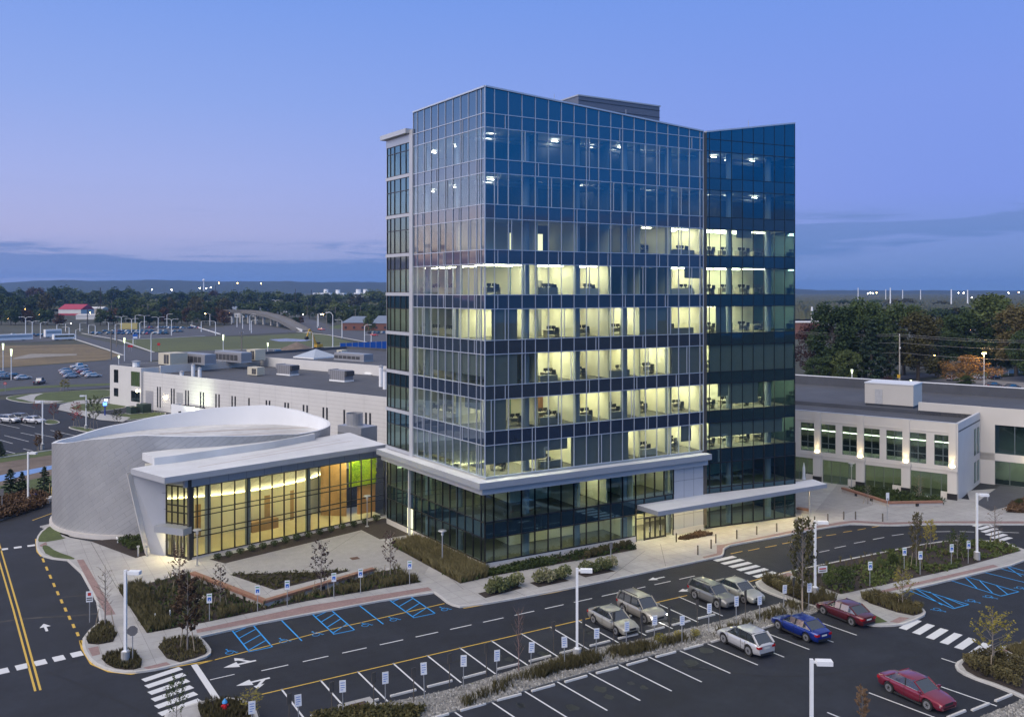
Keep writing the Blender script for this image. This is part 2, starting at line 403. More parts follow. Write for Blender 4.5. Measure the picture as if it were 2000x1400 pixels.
# lower-left corner island (hydrant)
ll_isl = rounded(PP([(322,1400),(330,1390),(385,1372),(420,1364),(455,1362),(490,1373),(500,1390),(510,1440),(330,1440)], ZP), 1)
slab('hydrant_island_paving', ll_isl, CONC, label='small kerbed island with the fire hydrant', curb=True)
# --- long rock median between stall rows
med = rounded(PP([(600,1400),(860,1351),(950,1323),(1040,1295),(1130,1270),(1250,1249),(1330,1229),(1410,1212),(1470,1191),(1548,1172),(1600,1187),(1594,1197),(1500,1222),(1374,1256),(1328,1268),(1265,1279),(1160,1308),(1040,1341),(959,1370),(860,1394),(800,1420),(560,1420)], .1), 1)
slab('rock_median', med, ROCK, z1=.1, label='long rock-filled median between two rows of bays')
br_rock = PP([(1890,1420),(1915,1398),(1960,1381),(2010,1358),(2040,1400),(2040,1430)], .1)
slab('rock_median', br_rock, ROCK, z1=.1, label='rock strip in the lower right corner')
# ================================================================ PLANTING BEDS
BEDS = {}
def bed(key, px, label, mt=SOIL, z=ZP, rnd=0, dz=.012):
    poly = PP(px, z); poly = rounded(poly, rnd) if rnd else poly
    sheet('planting_bed', poly, z+dz, mt, label); BEDS[key] = poly; return poly
bed('big', [(232,1153),(342,1125),(372,1118),(395,1135),(517,1186),(640,1150),(735,1117),(775,1110),(824,1136),(600,1173),(400,1215),(287,1236)], 'large mulched bed behind the accessible bays')
bed('tri', [(448,1121.5),(570,1118),(685,1114),(600,1136),(537,1152)], 'triangular mulched bed inside the bench')
bed('lobby', [(409,1092),(439,1100),(706,1035),(742,1053),(802,1044),(752,1011),(600,1044)], 'narrow mulched bed along the lobby glass')
bed('towerleft', [(766,1066),(815,1054),(948,1118),(953,1127),(899,1139)], 'mulched bed along the left side of the tower')
bed('towerfront', [(953,1126),(944,1117),(1229,1058),(1244,1073)], 'mulched bed along the front of the tower')
bed('drumgrass', [(114,1020),(118,1047),(132,1051),(78,1060),(73,1052),(86,1034)], 'grass strip round the foot of the grey drum', LAWN, rnd=1)
bed('curbgrass', [(80,1065),(93,1064),(108,1076),(147,1089),(143,1093),(92,1086)], 'small lawn strip at the left kerb', LAWN, rnd=1)
bed('drum', [(177,1056.5),(235,1051),(288,1045),(285,1084),(265,1089.5)], 'mulched bed between drum and lobby door')
bed('isl1', [(207,1205),(236,1250),(175,1261),(166,1243)], 'mulched corner bed beside the left drive', rnd=1)
bed('isl2', [(192,1280),(262,1265),(282,1301),(255,1309),(215,1303)], 'mulched bed round the lamp base', rnd=1)
bed('isl3', [(300,1252),(382,1240),(407,1270),(398,1280),(335,1297)], 'mulched bed with a brown tree', rnd=1)
for i, px in enumerate([[(933.5,1158.5),(948,1167.5),(1020,1148),(1003,1140)],[(1034,1137.5),(1052,1146.5),(1112,1133.6),(1094,1127)],[(1124,1119.5),(1143.5,1127),(1202,1115),(1184,1109.6)]]):
    bed('pl%d' % i, px, ['mulched planter nearest the bays','mulched planter in the middle of the pavement','mulched planter near the entrance'][i])
bed('entr', [(1324,1053),(1366,1038.5),(1394,1044),(1338,1055)], 'small mulched bed beside the entrance doors')
bed('r1', [(1546,1116),(1600,1104.5),(1792,1065.5),(1857,1056),(1958,1058),(1995,1075),(1860,1112),(1642,1160),(1548,1124)], 'large planted bed of the right island')
bed('r2', [(1675,1170),(1708,1161),(1730,1163),(1798,1187),(1804,1196),(1778,1204)], 'mulched corner bed of the right island', rnd=1)
bed('r2g', [(1690,1190),(1734,1214),(1708,1217),(1690,1211)], 'small lawn wedge beside the maroon saloon', LAWN)
bed('r3', [(1874,1291),(1920,1276),(1950,1284),(2020,1302),(2030,1370),(1960,1338),(1892,1316)], 'mulched bed of the corner island', rnd=1)
bed('r3b', [(1962,1267),(2020,1254),(2020,1290),(1985,1279)], 'mulched upper bed of the corner island')
bed('capend', [(1480,1133),(1500,1124),(1640,1163),(1620,1190),(1550,1169)], 'mulched end bed with an ornamental pear', rnd=1)
bed('rp', [(1646,958),(1660,957),(1735,986),(1840,986),(1840,978),(1760,966),(1690,955)], 'mulched bed inside the right bench')
bed('rr', [(1965,1000),(1982,985),(2010,978),(2010,1002)], 'mulched bed with red flowers at the right edge')
bed('llb', [(386,1377),(420,1367),(455,1365),(484,1375),(500,1430),(400,1430)], 'mulched bed round the hydrant')
m = MB()
for (u, v, w, d_) in [(700,1378,2.2,1.6),(1412,1231,2.1,1.7)]:
    x, y = P(u, v, .1); m.box(x-w/2, x+w/2, y-d_/2, y+d_/2, .0, .14, CONC)
    o = MB(); o.box(x-w/2, x+w/2, y-d_/2, y+d_/2, .0, .14, CONC); g = thing('storm_drain', 'concrete storm drain inlet in the rock strip '+('near the striped bays' if u < 1000 else 'behind the silver crossover'), 'drain', (x,y,0))
    o.build('drain_frame', g); o = MB()
    for q in range(7): o.box(x-.5+q*.15, x-.42+q*.15, y-.35, y+.35, .143, .16, mat('rusty_iron', (.12,.065,.045), .8, .3))
    o.box(x-.55, x+.6, y-.4, y+.4, .1405, .142, DARKM); o.build('grate', g)
for u, v, lab in [(693,1090,'rusty square drain grate in the lobby plaza')]:
    x, y = P(u, v, ZP); o = MB()
    o.box(x-.4, x+.4, y-.4, y+.4, ZP, ZP+.02, mat('rusty_iron', (.12,.065,.045), .8, .3)); tag(o.build('drain_grate'), lab, 'drain')
PATCH = mat('asphalt_patch', (.011,.012,.016), .75, var=.25, scale=2, stain=.3); SEAM = mat('asphalt_seam', (.034,.036,.043), .85, var=.4, scale=3)
for i, px in enumerate([[(1590,1080),(1740,1030)],[(1600,1150),(1500,1098)]]): 
    m = MB(); m.strip(PP(px), .07, .002, .004, SEAM); structure(m, 'asphalt_seam', 'fine seam in the drive asphalt')
sheet('asphalt_patch', PP([(1650,1032),(1640,1048),(1750,1078),(1830,1050),(1900,1047),(2010,1052),(2010,1028),(1810,1026),(1735,1030),(1668,1026)]), .0025, PATCH, 'darker new asphalt on the right drive')
for i, px in enumerate([[(0,1214),(60,1206),(135,1203),(205,1196)],[(120,1166),(190,1160)],[(700,1330),(900,1290),(1180,1225)],[(1330,1300),(1560,1330),(1800,1280)],[(90,1310),(180,1345),(300,1400)]]):
    m = MB(); m.strip(rounded(PP(px), 2, False), .22+.1*(i == 0), .002, .0035, mat('tyre_dust', (.05,.047,.045), .9, var=.5, scale=2, stain=.4) if i < 2 else PATCH); structure(m, 'tyre_mark', 'faint tyre mark on the asphalt')
rs = random.Random(8)
for i in range(26):
    row_u = i % 2; x = 30+rs.randrange(10)*2.67+rs.uniform(-.4,.4); y = rs.uniform(54.2,56.5) if row_u else rs.uniform(46.5,49.3); r0 = rs.uniform(.18,.5)
    sheet('oil_stain', [(x+r0*rs.uniform(.6,1.3)*cos(q*pi/5), y+r0*1.3*rs.uniform(.6,1.3)*sin(q*pi/5)) for q in range(10)], .002, mat('oil_stain', (.007,.0075,.010), .45, var=.4, scale=6))
# ================================================================ MARKINGS
ZM = .006
YL = 58.8                                  # yellow edge line of the upper bays
def marks(name, label): 
    m = MB(); m._n = name; m._l = label; return m
def done(m): structure(m, m._n, m._l)
m = marks('bay_markings', 'white bay lines of the upper row')
ux = [28.06+2.675*i for i in range(-7, 10)]
for x in ux: m.strip([(x, YL), (x+.02, 53.5)], .12, 0, ZM, WHITEP)
done(m)
m = marks('bay_markings', 'white bay lines of the lower row')
lx = [28.4+2.66*i for i in range(-3, 12)]
for x in lx: m.strip([(x, 50.4), (x+.42, 45.2)], .12, 0, ZM, WHITEP)
done(m)
m = marks('bay_markings', 'white bay lines of the lower right lot')
a0 = P(1771,1317); b0 = P(1947,1378); 
dx, dy = a0[0]-P(1697,1352)[0], a0[1]-P(1697,1352)[1]
for i in range(-1, 6):
    m.strip([(a0[0]-dx*i, a0[1]-dy*i), (b0[0]-dx*i, b0[1]-dy*i)], .12, 0, ZM, WHITEP)
done(m)
m = marks('yellow_edge_lines', 'yellow edge lines of the entrance drive')
m.strip([(14, YL+.0)] if 0 else [(16,YL-.1),(53,YL-.1)], .12, 0, ZM, YELP)
m.strip(PP([(385,1297),(640,1230),(868,1178)]), .12, 0, ZM, YELP)
m.strip(PP([(905,1187.5),(1080,1157),(1260,1118.6),(1399,1088)]), .12, 0, ZM, YELP)
m.strip(PP([(1454,1138),(1480,1131),(1545,1114)]), .12, 0, ZM, YELP)
m.strip(PP([(70,1052),(73,1077),(81,1086)]), .16, 0, ZM, YELP)
m.strip(PP([(156,1250),(160,1266),(178,1296),(212,1311),(256,1316),(333,1303),(420,1288)]), .14, 0, ZM, YELP)
done(m)
m = marks('white_lane_dashes', 'white dashed lane line of the drive')
yl = 62.6
dl = [(424,1322,474,1310),(500,1303,543,1292),(575,1292,623,1282)]
x = 17.0
while x < 58:
    m.strip([(x, 62.35+.0*x), (x+1.9, 62.35)], .12, 0, ZM, WHITEP); x += 2.95
for a in [(1600,1078,1620,1074),(1630,1070,1652,1065.5),(1668,1060.5,1690,1056.5),(1705,1053,1727,1049),(1742,1045.5,1765,1042.5),(1827,1038,1856,1037.5),(1874,1037.5,1903,1038.5),(1950,1038.5,1990,1040)]:
    m.strip(PP([a[:2], a[2:]]), .12, 0, ZM, WHITEP)
done(m)
m = marks('yellow_lane_dashes', 'yellow dashed line of the right drive')
for a in [(1427,1081,1450,1076),(1461,1075,1483,1070.5),(1495,1068.5,1517,1064.5),(1528,1061.5,1547,1058),(1580,1053,1605,1048),(1614,1045.5,1633,1043),(1647,1039,1664,1036.5),(1675,1034.5,1691,1031.5),(1703,1029.5,1718,1026.8)]:
    m.strip(PP([a[:2], a[2:]]), .13, 0, ZM, YELP)
done(m)
m = marks('yellow_centre_lines', 'double yellow line of the left drive')
m.strip(PP([(-12,1060),(26,1190),(69,1349)]), .14, 0, ZM, YELP); m.strip(PP([(-2,1060),(36,1190),(79,1347)]), .14, 0, ZM, YELP)
m.strip(PP([(63,1016),(115,997)]), .14, 0, ZM, YELP); 
done(m)
m = marks('yellow_lane_dashes', 'yellow dashes curving beside the left kerb')
for v in range(1090, 1262, 16):
    f = (v-1090)/165; m.strip(PP([(83+70*f+8*f*f, v), (86+70*f+8*f*f, v+7.5)]), .2, 0, ZM, YELP)
done(m)
def zebra(name, label, p0, p1, nbar, half, w, dirv=None):
    m = marks(name, label); a = Vector(P(*p0)); b = Vector(P(*p1)); d = (b-a).normalized(); q = Vector((-d.y, d.x)) if dirv is None else Vector(dirv).normalized()
    for i in range(nbar):
        c = a+(b-a)*(i/(nbar-1)); m.strip([c-q*half, c+q*half], w, 0, ZM, WHITEP)
    done(m)
zebra('crossing_stripes', 'white striped crossing at the tower entrance', (1416,1090.5), (1494,1121.5), 6, 1.35, .62, (1,.02))
zebra('crossing_stripes', 'white striped crossing in the lower lot', (1778,1219), (1915,1266), 6, 1.4, .62, (.98,.2))
zebra('crossing_stripes', 'white striped crossing at the far right', (1916,1024), (1960,1053), 6, 1.4, .6, (1,.05))
zebra('crossing_stripes', 'white striped crossing by the hydrant island', (317,1316), (352,1380), 6, 1.35, .62, (1,.3))
zebra('crossing_stripes', 'white square crossing marks at the lower left', (5,1310), (150,1277), 5, .5, .75)
zebra('crossing_stripes', 'white square crossing marks beside the drum', (8,1072), (61,1065), 3, .35, .7)
m = marks('stop_line', 'white stop line beside the hydrant island'); m.strip(PP([(379,1297),(425,1366)]), .42, 0, ZM, WHITEP); m.strip(PP([(410,1327),(458,1316)]), .1, 0, ZM, WHITEP); done(m)
def arrow(p, ang, s, label, turn=0):
    m = marks('lane_arrow', label); x, y = P(*p); c, q = cos(ang), sin(ang)
    def t(a, b): return (x+(a*c-b*q)*s, y+(a*q+b*c)*s, ZM)
    m.face([t(0,-.1), t(1.1,-.1), t(1.1,.1), t(0,.1)], WHITEP); m.face([t(1.1,-.42), t(2,0), t(1.1,.42)], WHITEP)
    if turn:
        m.face([t(.3,.1*turn), t(.55,.1*turn), t(.95,.6*turn), t(.72,.6*turn)][::turn], WHITEP); m.face([t(.5,.6*turn), t(1.15,.6*turn), t(1.05,1.1*turn)][::turn], WHITEP)
    done(m)
arrow((1298,1126), pi-.02, .95, 'white arrow of the upper lane')
arrow((1357,1148), pi-.02, .95, 'white arrow beside the grey estate')
arrow((92,1232), radians(94), .95, 'white arrow on the left drive')
arrow((500,1289), pi+.03, 1.15, 'white turn arrow nearest the accessible bays', -1)
arrow((527,1323), pi+.03, 1.15, 'white turn arrow of the lower lane', 1)
# accessible bays
m = marks('accessible_bay_markings', 'blue lines of the accessible bays by the bench')
y0, y1 = 71.3, 66.1
def hatch(xa, xb):
    for x in (xa, xb): m.strip([(x, y0), (x+.08, y1)], .11, 0, ZM, BLUEP)
    for k_ in range(4):
        yy = y1+.3+k_*1.35
        m.strip([(xa+.1, yy+.0), (xb+.02, min(y0, yy+1.2))], .1, 0, ZM, BLUEP)
    m.strip([(xa, y1), (xb, y1)], .1, 0, ZM, BLUEP)
for xa, xb in ((17.05,18.75),(23.55,25.2),(30.3,32.2)): hatch(xa, xb)
for x in (20.98, 27.6): m.strip([(x, y0), (x+.1, y1)], .11, 0, ZM, BLUEP)
def wheelchair(mm, x, y, s, ang):
    c, q = cos(ang), sin(ang)
    def t(a, b): return (x+(a*c-b*q)*s, y+(a*q+b*c)*s)
    mm.strip([t(.42*cos(a), .42*sin(a)) for a in [radians(100+i*25) for i in range(11)]], .09*s, 0, ZM, BLUEP)
    mm.strip([t(-.05,1.0), t(0,.35), t(.5,.35), t(.75,-.35), t(.95,-.3)], .11*s, 0, ZM, BLUEP); mm.strip([t(-.03,.68), t(.4,.66)], .09*s, 0, ZM, BLUEP)
    mm.strip([t(-.17,1.16), t(.05,1.16)], .22*s, 0, ZM, BLUEP)
for u, v in ((448,1274),(553,1252),(617,1239),(713,1220.5),(768,1210),(868,1190)):
    x, y = P(u, v); wheelchair(m, x, y, .62, pi/2*0)
done(m)
m = marks('accessible_bay_markings', 'blue lines of the accessible bays at the right')
for (a, b) in (((1772,1151),(1862,1188)),((1785,1147.5),(1892,1180)),((1854,1132),(1955,1163.5)),((1882,1124),(1990,1155)),((1913,1115),(2010,1139)),((1946,1108),(2015,1126)),((1967,1105),(2020,1120))):
    m.strip(PP([a, b]), .11, 0, ZM, BLUEP)
for a, b in (((1862,1188),(1892,1180)),((1955,1163.5),(1990,1155)),((1785,1147),(1840,1181)),((1815,1155),(1863,1186)),((1845,1166),(1884,1182)),((1882,1124),(1908,1148)),((1912,1132),(1938,1157)),((1945,1142),(1968,1160)),((1967,1106),(1995,1125))):
    m.strip(PP([a, b]), .1, 0, ZM, BLUEP)
for u, v in ((1830,1189),(1897,1172),(1931,1164),(1992,1147)):
    x, y = P(u, v); wheelchair(m, x, y, .62, pi)
done(m)
# ================================================================ FAR GROUND (left)
sheet('pond_liner', PP([(-20,932),(120,905),(118,912),(-20,945)]), .02, mat('blue_tarp_sheet', (.16,.28,.55), .5, var=.15, scale=1), 'pale blue sheeting laid on bare earth behind the shrubs')
sheet('dirt_track', PP([(-30,900),(118,884),(118,935),(-30,965)]), .012, EARTH, 'bare earth track behind the shrubs')
sheet('lawn', PP([(-30,892),(118,876),(118,886),(-30,908)]), .03, LAWN, 'mown verge along the near left car park')
sheet('lawn', PP([(-30,955),(118,925),(118,965),(60,985),(-30,1000)]), .02, LAWN, 'rough grass below the small evergreens')
bed('leftbed', [(-30,985),(60,965),(95,975),(80,990),(0,1015),(-30,1025)], 'shrub bed at the left drive corner')
k = MB(); k.strip(PP([(-30,1026),(0,1016),(50,999),(82,989),(84,981)]), .2, -.02, .15, CURB); structure(k, 'kerb', 'kerb of the shrub bed at the left edge')
k = MB(); k.strip(PP([(-30,897),(10,893),(118,877)]), .3, -.02, .15, CURB); structure(k, 'kerb', 'kerb below the near left car park')
m = marks('bay_markings', 'white bay lines of the near left car park')
for a in [(8,850,56,862),(40,845,75,852),(68,846,110,855),(98,840,148,851),(0,859,25,866),(0,828,38,836),(40,828,68,834),(10,880,32,886),(45,876,65,881)]: m.strip(PP([a[:2], a[2:]]), .13, 0, ZM, WHITEP)
done(m)
def isl(px, label):
    poly = rounded(PP(px, .1), 2); slab('car_park_island', poly, LAWN, z1=.1, label=label, curb=True)
isl([(84,822),(100,818),(119,824),(108,828),(90,828)], 'small planted island with a red maple')
isl([(128,834),(150,832),(185,838),(196,842),(176,845)], 'planted island with a white lamp')
slab('lawn', rounded(PP([(5,778),(30,771),(120,764),(225,759),(225,775),(120,788),(50,787)], .08), 2), LAWN, z1=.08, label='large lawn oval beside the white building', curb=True)
slab('lawn', rounded(PP([(125,795),(150,788),(230,787),(255,794),(205,802),(160,804)], .08), 2), LAWN, z1=.08, label='lawn beside the white building corner', curb=True)
slab('lawn', rounded(PP([(205,815),(245,806),(290,804),(330,806),(310,813),(240,822)], .08), 2), LAWN, z1=.08, label='lawn round the green cabinets', curb=True)
for px, lab in [([(30,778),(60,770),(85,768),(70,774),(66,781),(125,783),(100,787),(62,785),(44,780)],'curving footpath on the lawn oval'),([(112,800),(118,790),(150,782),(225,778),(225,787),(160,788),(135,797),(200,808),(255,815),(240,824),(195,820),(140,806)],'footpath between the two lawns')]:
    sheet('footpath', PP(px, .1), .105, CONC, lab)
sheet('access_road', PP([(-40,775),(225,756),(225,735),(120,738),(-40,752)]), .01, ASPH2, 'grey road behind the lawn oval')
sheet('lawn', PP([(-40,764),(40,755),(225,748),(225,752),(40,760),(-40,770)]), .03, LAWN, 'grass verge beside the grey road')
sheet('far_car_park_asphalt', PP([(-60,765),(40,756),(225,747),(300,700),(215,704),(-60,724)]), .0, ASPH2, 'grey asphalt of the middle left car park')
sheet('dry_field', PP([(-60,722),(215,702),(240,695),(205,684),(165,672),(-60,676)]), -.04, DRY, 'tan dry grass field')
sheet('spoil_sheet', PP([(26,699),(60,691),(150,691),(150,694),(90,697),(26,702)]), .02, mat('pale_gravel', (.24,.22,.19), .9, var=.3, scale=.5), 'pale gravel strip on the dry field')
sheet('field_road', PP([(205,704),(330,704),(300,690),(262,680),(130,650),(112,651),(160,665),(210,682),(236,693)]), .02, mat('far_asphalt', (.07,.073,.085), .9, var=.1), 'far road running to the car park')
sheet('field_road', PP([(262,690),(420,684),(760,678),(760,684),(420,690),(280,697)]), .025, MATS['far_asphalt'], 'far road behind the white building')
sheet('lawn', PP([(300,687),(232,664),(330,658),(500,656),(600,650),(640,655),(700,672),(650,680),(430,685)]), -.03, mat('far_lawn', (.085,.10,.034), .95, var=.15, scale=.05, stain=.2), 'broad green lawn before the overpass')
sheet('far_car_park_asphalt', PP([(175,659),(232,640),(330,636),(425,644),(440,652),(405,657),(240,663)]), .01, MATS['far_asphalt'], 'far car park full of cars')
sheet('far_car_park_asphalt', PP([(-60,662),(20,652),(85,651),(130,664),(60,668),(-60,670)]), .01, MATS['far_asphalt'], 'far car park at the left edge')
sheet('far_car_park_asphalt', PP([(425,648),(410,641),(470,632),(520,636),(590,648),(440,656)]), .015, MATS['far_asphalt'], 'empty car park before the overpass')
sheet('far_highway', PP([(585,633),(600,645),(640,653),(700,665),(760,672),(760,650),(680,645),(620,628),(596,618),(584,622)]), .02, MATS['far_asphalt'], 'highway running down from the overpass')
sheet('lawn', PP([(640,640),(665,633),(680,636),(660,643)]), .03, LAWN, 'small bright lawn by the highway')
for px in ([(300,688),(232,664),(160,651)],[(420,684),(560,681),(680,676),(715,668),(640,654),(580,648)],[(400,656),(330,660),(235,664)],[(112,651),(210,683),(240,694)]):
    k = MB(); k.strip(PP(px), 1.1, -.02, .12, CURB); structure(k, 'kerb', 'pale kerb of the far roads')
sheet('pond', PP([(525,663),(560,661),(610,664),(590,667),(545,667)]), .04, mat('pond_water', (.10,.13,.17), .1, var=0), 'small pale pond on the green lawn')
# far ground (right)
sheet('far_car_park_asphalt', PP([(1690,775),(1800,744),(1900,733),(2040,742),(2040,790),(1850,772)]), .0, mat('pale_asphalt', (.20,.19,.19), .9, var=.12, scale=.6), 'pale asphalt car park behind the right building')
sheet('far_car_park_asphalt', PP([(1935,742),(1950,735),(2040,728),(2040,750)]), .02, MATS['far_asphalt'], 'dark asphalt beside the fenced lawn')
sheet('back_road', PP([(1550,756),(1690,748),(1860,732),(1860,727),(1690,738),(1550,744)]), .02, MATS['far_asphalt'], 'road behind the right building')
sheet('lawn', PP([(1750,752),(1860,734),(1900,732),(1800,744),(1770,754)]), .02, LAWN, 'verge beside the back road')
sheet('lawn', PP([(1860,730),(2040,716),(2040,730),(1940,738)]), .02, LAWN, 'fenced lawn at the right edge')
sheet('driveway', [P(1935,1000), P(1905,985), P(1953,950), P(2040,956), P(2040,985), P(1985,986)], ZP+.01, ASPH2, 'grey driveway at the right wing door')
sheet('field_clearing', PP([(1800,592),(1845,590),(1860,597),(1802,600)]), .5, mat('clearing_earth', (.28,.21,.15), .9, var=.1), 'pale bare clearing among the far trees')
# ================================================================ GLASS TOWER
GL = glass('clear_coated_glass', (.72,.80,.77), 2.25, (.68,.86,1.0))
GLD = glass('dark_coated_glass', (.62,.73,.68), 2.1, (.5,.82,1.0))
GLC = glass('clear_glass', (.85,.9,.88), 1.5, (.9,.95,1))
GLP = glass('punched_window_glass', (.50,.60,.60), 1.75, (.65,.85,.95))
def spandrel_mat(name, base, ior, refl):
    m = bpy.data.materials.new(name); m.use_nodes = True; t = NT(m.node_tree); t.n.clear()
    d = t.new('ShaderNodeBsdfDiffuse'); d.inputs[0].default_value = (*base, 1)
    g = t.new('ShaderNodeBsdfGlossy'); g.inputs['Color'].default_value = (*refl, 1); g.inputs['Roughness'].default_value = .03
    f = t.new('ShaderNodeFresnel'); t.l.new(t.mapr(t.new('ShaderNodeNewGeometry').outputs['Backfacing'], 0, 1, ior, 1/ior), f.inputs[0])
    x = t.new('ShaderNodeMixShader'); t.l.new(f.outputs[0], x.inputs[0]); t.l.new(d.outputs[0], x.inputs[1]); t.l.new(g.outputs[0], x.inputs[2])
    t.l.new(x.outputs[0], t.new('ShaderNodeOutputMaterial').inputs[0]); return m
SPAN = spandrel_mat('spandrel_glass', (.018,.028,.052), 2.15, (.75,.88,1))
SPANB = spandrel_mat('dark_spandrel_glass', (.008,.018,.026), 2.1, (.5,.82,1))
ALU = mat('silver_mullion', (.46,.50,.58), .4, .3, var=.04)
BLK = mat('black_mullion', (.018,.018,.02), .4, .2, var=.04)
PANEL = mat('light_metal_panel', (.44,.45,.48), .45, .2, var=.04, scale=.8)
FASC = mat('grey_fascia_metal', (.36,.38,.42), .42, .35, var=.05, scale=.7)
ROOFW = mat('white_membrane', (.62,.63,.65), .75, var=.06, scale=.6, stain=.12, bump=.1)
BASEC = mat('cast_stone_base', (.55,.52,.49), .8, var=.06, scale=1.5, stain=.08)
CEIL = mat('ceiling_white', (.6,.6,.54), .9, var=.05)
CARPET = mat('office_carpet', (.17,.165,.14), .95, var=.15)
CREAM = mat('cream_wall', (.72,.69,.54), .85, var=.04, scale=.5)
BLIND = mat('grey_blind', (.17,.18,.19), .9, var=.06, scale=2)
WOODD = mat('wood_door', (.25,.11,.04), .5, var=.15)
OFFL = lamp_mat('office_light', (1, .93, .60), 17)
OFFV = [OFFL, lamp_mat('office_light_soft', (1,.94,.66), 11), lamp_mat('office_light_bright', (1,.94,.64), 22)]
OFFLC = lamp_mat('fluorescent', (1, .96, .88), 14)
TX, TY = 41.17, 73.6
tower = thing('office_tower', 'tall glass office tower with lit floors and a folded roofline', 'office tower', (TX, TY, 0))
aL = radians(93.6); aB = -radians(6.7)
class Face:
    def __init__(s, o, ang, flip=1): s.o = o; s.d = (cos(ang), sin(ang)); s.n = (sin(ang)*flip, -cos(ang)*flip)
    def p(s, t, off, z): return (s.o[0]+s.d[0]*t+s.n[0]*off, s.o[1]+s.d[1]*t+s.n[1]*off, z)
    def bx(s, mb, t0, t1, o0, o1, z0, z1, mt): 
        a = s.p(t0, o0, z0); mb.obox(a, [(t1-t0)*s.d[0],(t1-t0)*s.d[1],0], [(o1-o0)*s.n[0],(o1-o0)*s.n[1],0], (0,0,z1-z0), mt)
    def quad(s, mb, t0, t1, off, z0, z1, mt, wob=0):
        r = lambda: random.uniform(-wob, wob)
        a = r(); b = r()          # a pane stays flat: tilt about both axes
        mb.face([s.p(t0,off-a-b,z0), s.p(t1,off+a-b,z0), s.p(t1,off+a+b,z1), s.p(t0,off-a+b,z1)], mt)
    def hit(s, u):
        """distance along the face that photo column u meets"""
        k_ = (u-1000)/FPX; dx = FW[0]+RT[0]*k_; dy = FW[1]+RT[1]*k_
        den = dx*s.d[1]-dy*s.d[0]
        return (s.o[1]*dx-s.o[0]*dy)/(dy*s.d[0]-dx*s.d[1])
FR = Face((TX,TY), 0); FL = Face((TX,TY), aL, -1); FB = Face((69.3,73.66), aB)
SILL = [8.86+4.31*k_ for k_ in range(8)]; HEAD = [s_+2.97 for s_ in SILL]
rngT = random.Random(11)
sR = [0,1.03]+[1.03+1.535*i for i in range(1,18)]; sR[-1] = 27.13; sR.append(27.63)
sL = [0,.65,1.45]+[1.45+1.48*i for i in range(1,9)]+[14.0]; sL[-1] = 14.2
sB = [0,.45]+[.45+1.52*i for i in range(1,9)]; sB[-1] = 12.6
sBay = [15.0,15.9,17.2,18.6,19.6,20.4]
def roofR(t): return 45.78-1.73*t/27.63
def roofB(t): return 44.05+1.93*t/12.6
def groups(edges, sizes):
    out = []; i = 0
    for g in sizes: out.append(edges[i:i+g+1]); i += g
    return out
def cw(face, edges, sizes, rows, gl, sp, mul, top, wob, nm, mw=.055, extra=True, md=.07):
    gm = MB(); t0, t1 = edges[0], edges[-1]
    for (z0, z1, z2) in rows:                     # sill, head, next sill
        for g in groups(edges, sizes):
            w = MB()
            for a, b in zip(g[:-1], g[1:]): face.quad(w, a, b, 0, z0, z1, gl, wob)
            w.build('window', tower)
        w = MB()
        for a, b in zip(edges[:-1], edges[1:]): face.quad(w, a, b, 0, z1, z2, sp, wob*.7)
        w.build('spandrel', tower)
        for z in (z0, z1): face.bx(gm, t0, t1, -.05, md-.004, z-.035, z+.035, mul)
        if extra:
            for (za, zb) in ((z0, z1), (z1, z2)):
                i = rngT.randint(1, 4)
                while i < len(edges)-2:
                    t = edges[i]+.36*(1 if rngT.random() < .5 else -1)+(0); face.bx(gm, t-mw*.5, t+mw*.5, -.04, md-.006, za, zb, mul); i += rngT.randint(4, 6)
    zb = rows[0][0]; zt = rows[-1][2]
    face.bx(gm, t0, t1, -.05, md-.004, zt-.035, zt+.035, mul)
    for t in edges:
        ztt = top(t) if top else zt
        face.bx(gm, t-mw/2, t+mw/2, -.06, md, zb, ztt-.02, mul)
    if top:
        w = MB()
        for a, b in zip(edges[:-1], edges[1:]):
            w.face([face.p(a,0,zt), face.p(b,0,zt), face.p(b,0,top(b)), face.p(a,0,top(a))], sp)
        w.build('spandrel', tower)
        cp = MB(); a, b = t0, t1; e = .14
        cp.v = [face.p(a,e,top(a)), face.p(b,e,top(b)), face.p(b,-.4,top(b)), face.p(a,-.4,top(a)), face.p(a,e,top(a)+.16), face.p(b,e,top(b)+.16), face.p(b,-.4,top(b)+.16), face.p(a,-.4,top(a)+.16)]
        k_ = cp.m(ALU)
        for f in ((3,2,1,0),(4,5,6,7),(0,1,5,4),(1,2,6,5),(2,3,7,6),(3,0,4,7)): cp.f.append(f); cp.mi.append(k_); cp.uv.append(None)
        cp.build('parapet_coping', tower)
    gm.build('mullion_grid', tower)
rowsU = [(SILL[k_], HEAD[k_], SILL[k_]+4.31) for k_ in range(8)]
cw(FR, sR, [4,4,4,4,3], rowsU, GL, SPAN, ALU, roofR, .008, 'R')
cw(FL, sL, [4,4,3], rowsU, GL, SPAN, ALU, lambda t: 45.75-.12*t/14, .0075, 'L')
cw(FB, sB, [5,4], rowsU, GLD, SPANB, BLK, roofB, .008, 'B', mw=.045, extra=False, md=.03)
rowsBay = [(SILL[k_]+.25, SILL[k_]+2.75, SILL[k_]+4.31) for k_ in range(8)]; rowsBay[-1] = (rowsBay[-1][0], rowsBay[-1][1], 42.6)
cw(FL, sBay, [5], rowsBay, GLD, SPANB, BLK, None, .003, 'Bay', mw=.07, extra=False)
m = MB()
for k_ in range(8): FL.bx(m, 14.95, 20.55, -.1, .16, SILL[k_]-.15, SILL[k_]+.2, PANEL)
FL.bx(m, 14.2, 14.95, -.4, .14, 8.6, 43.9, PANEL)
m.build('bay_frame', tower)
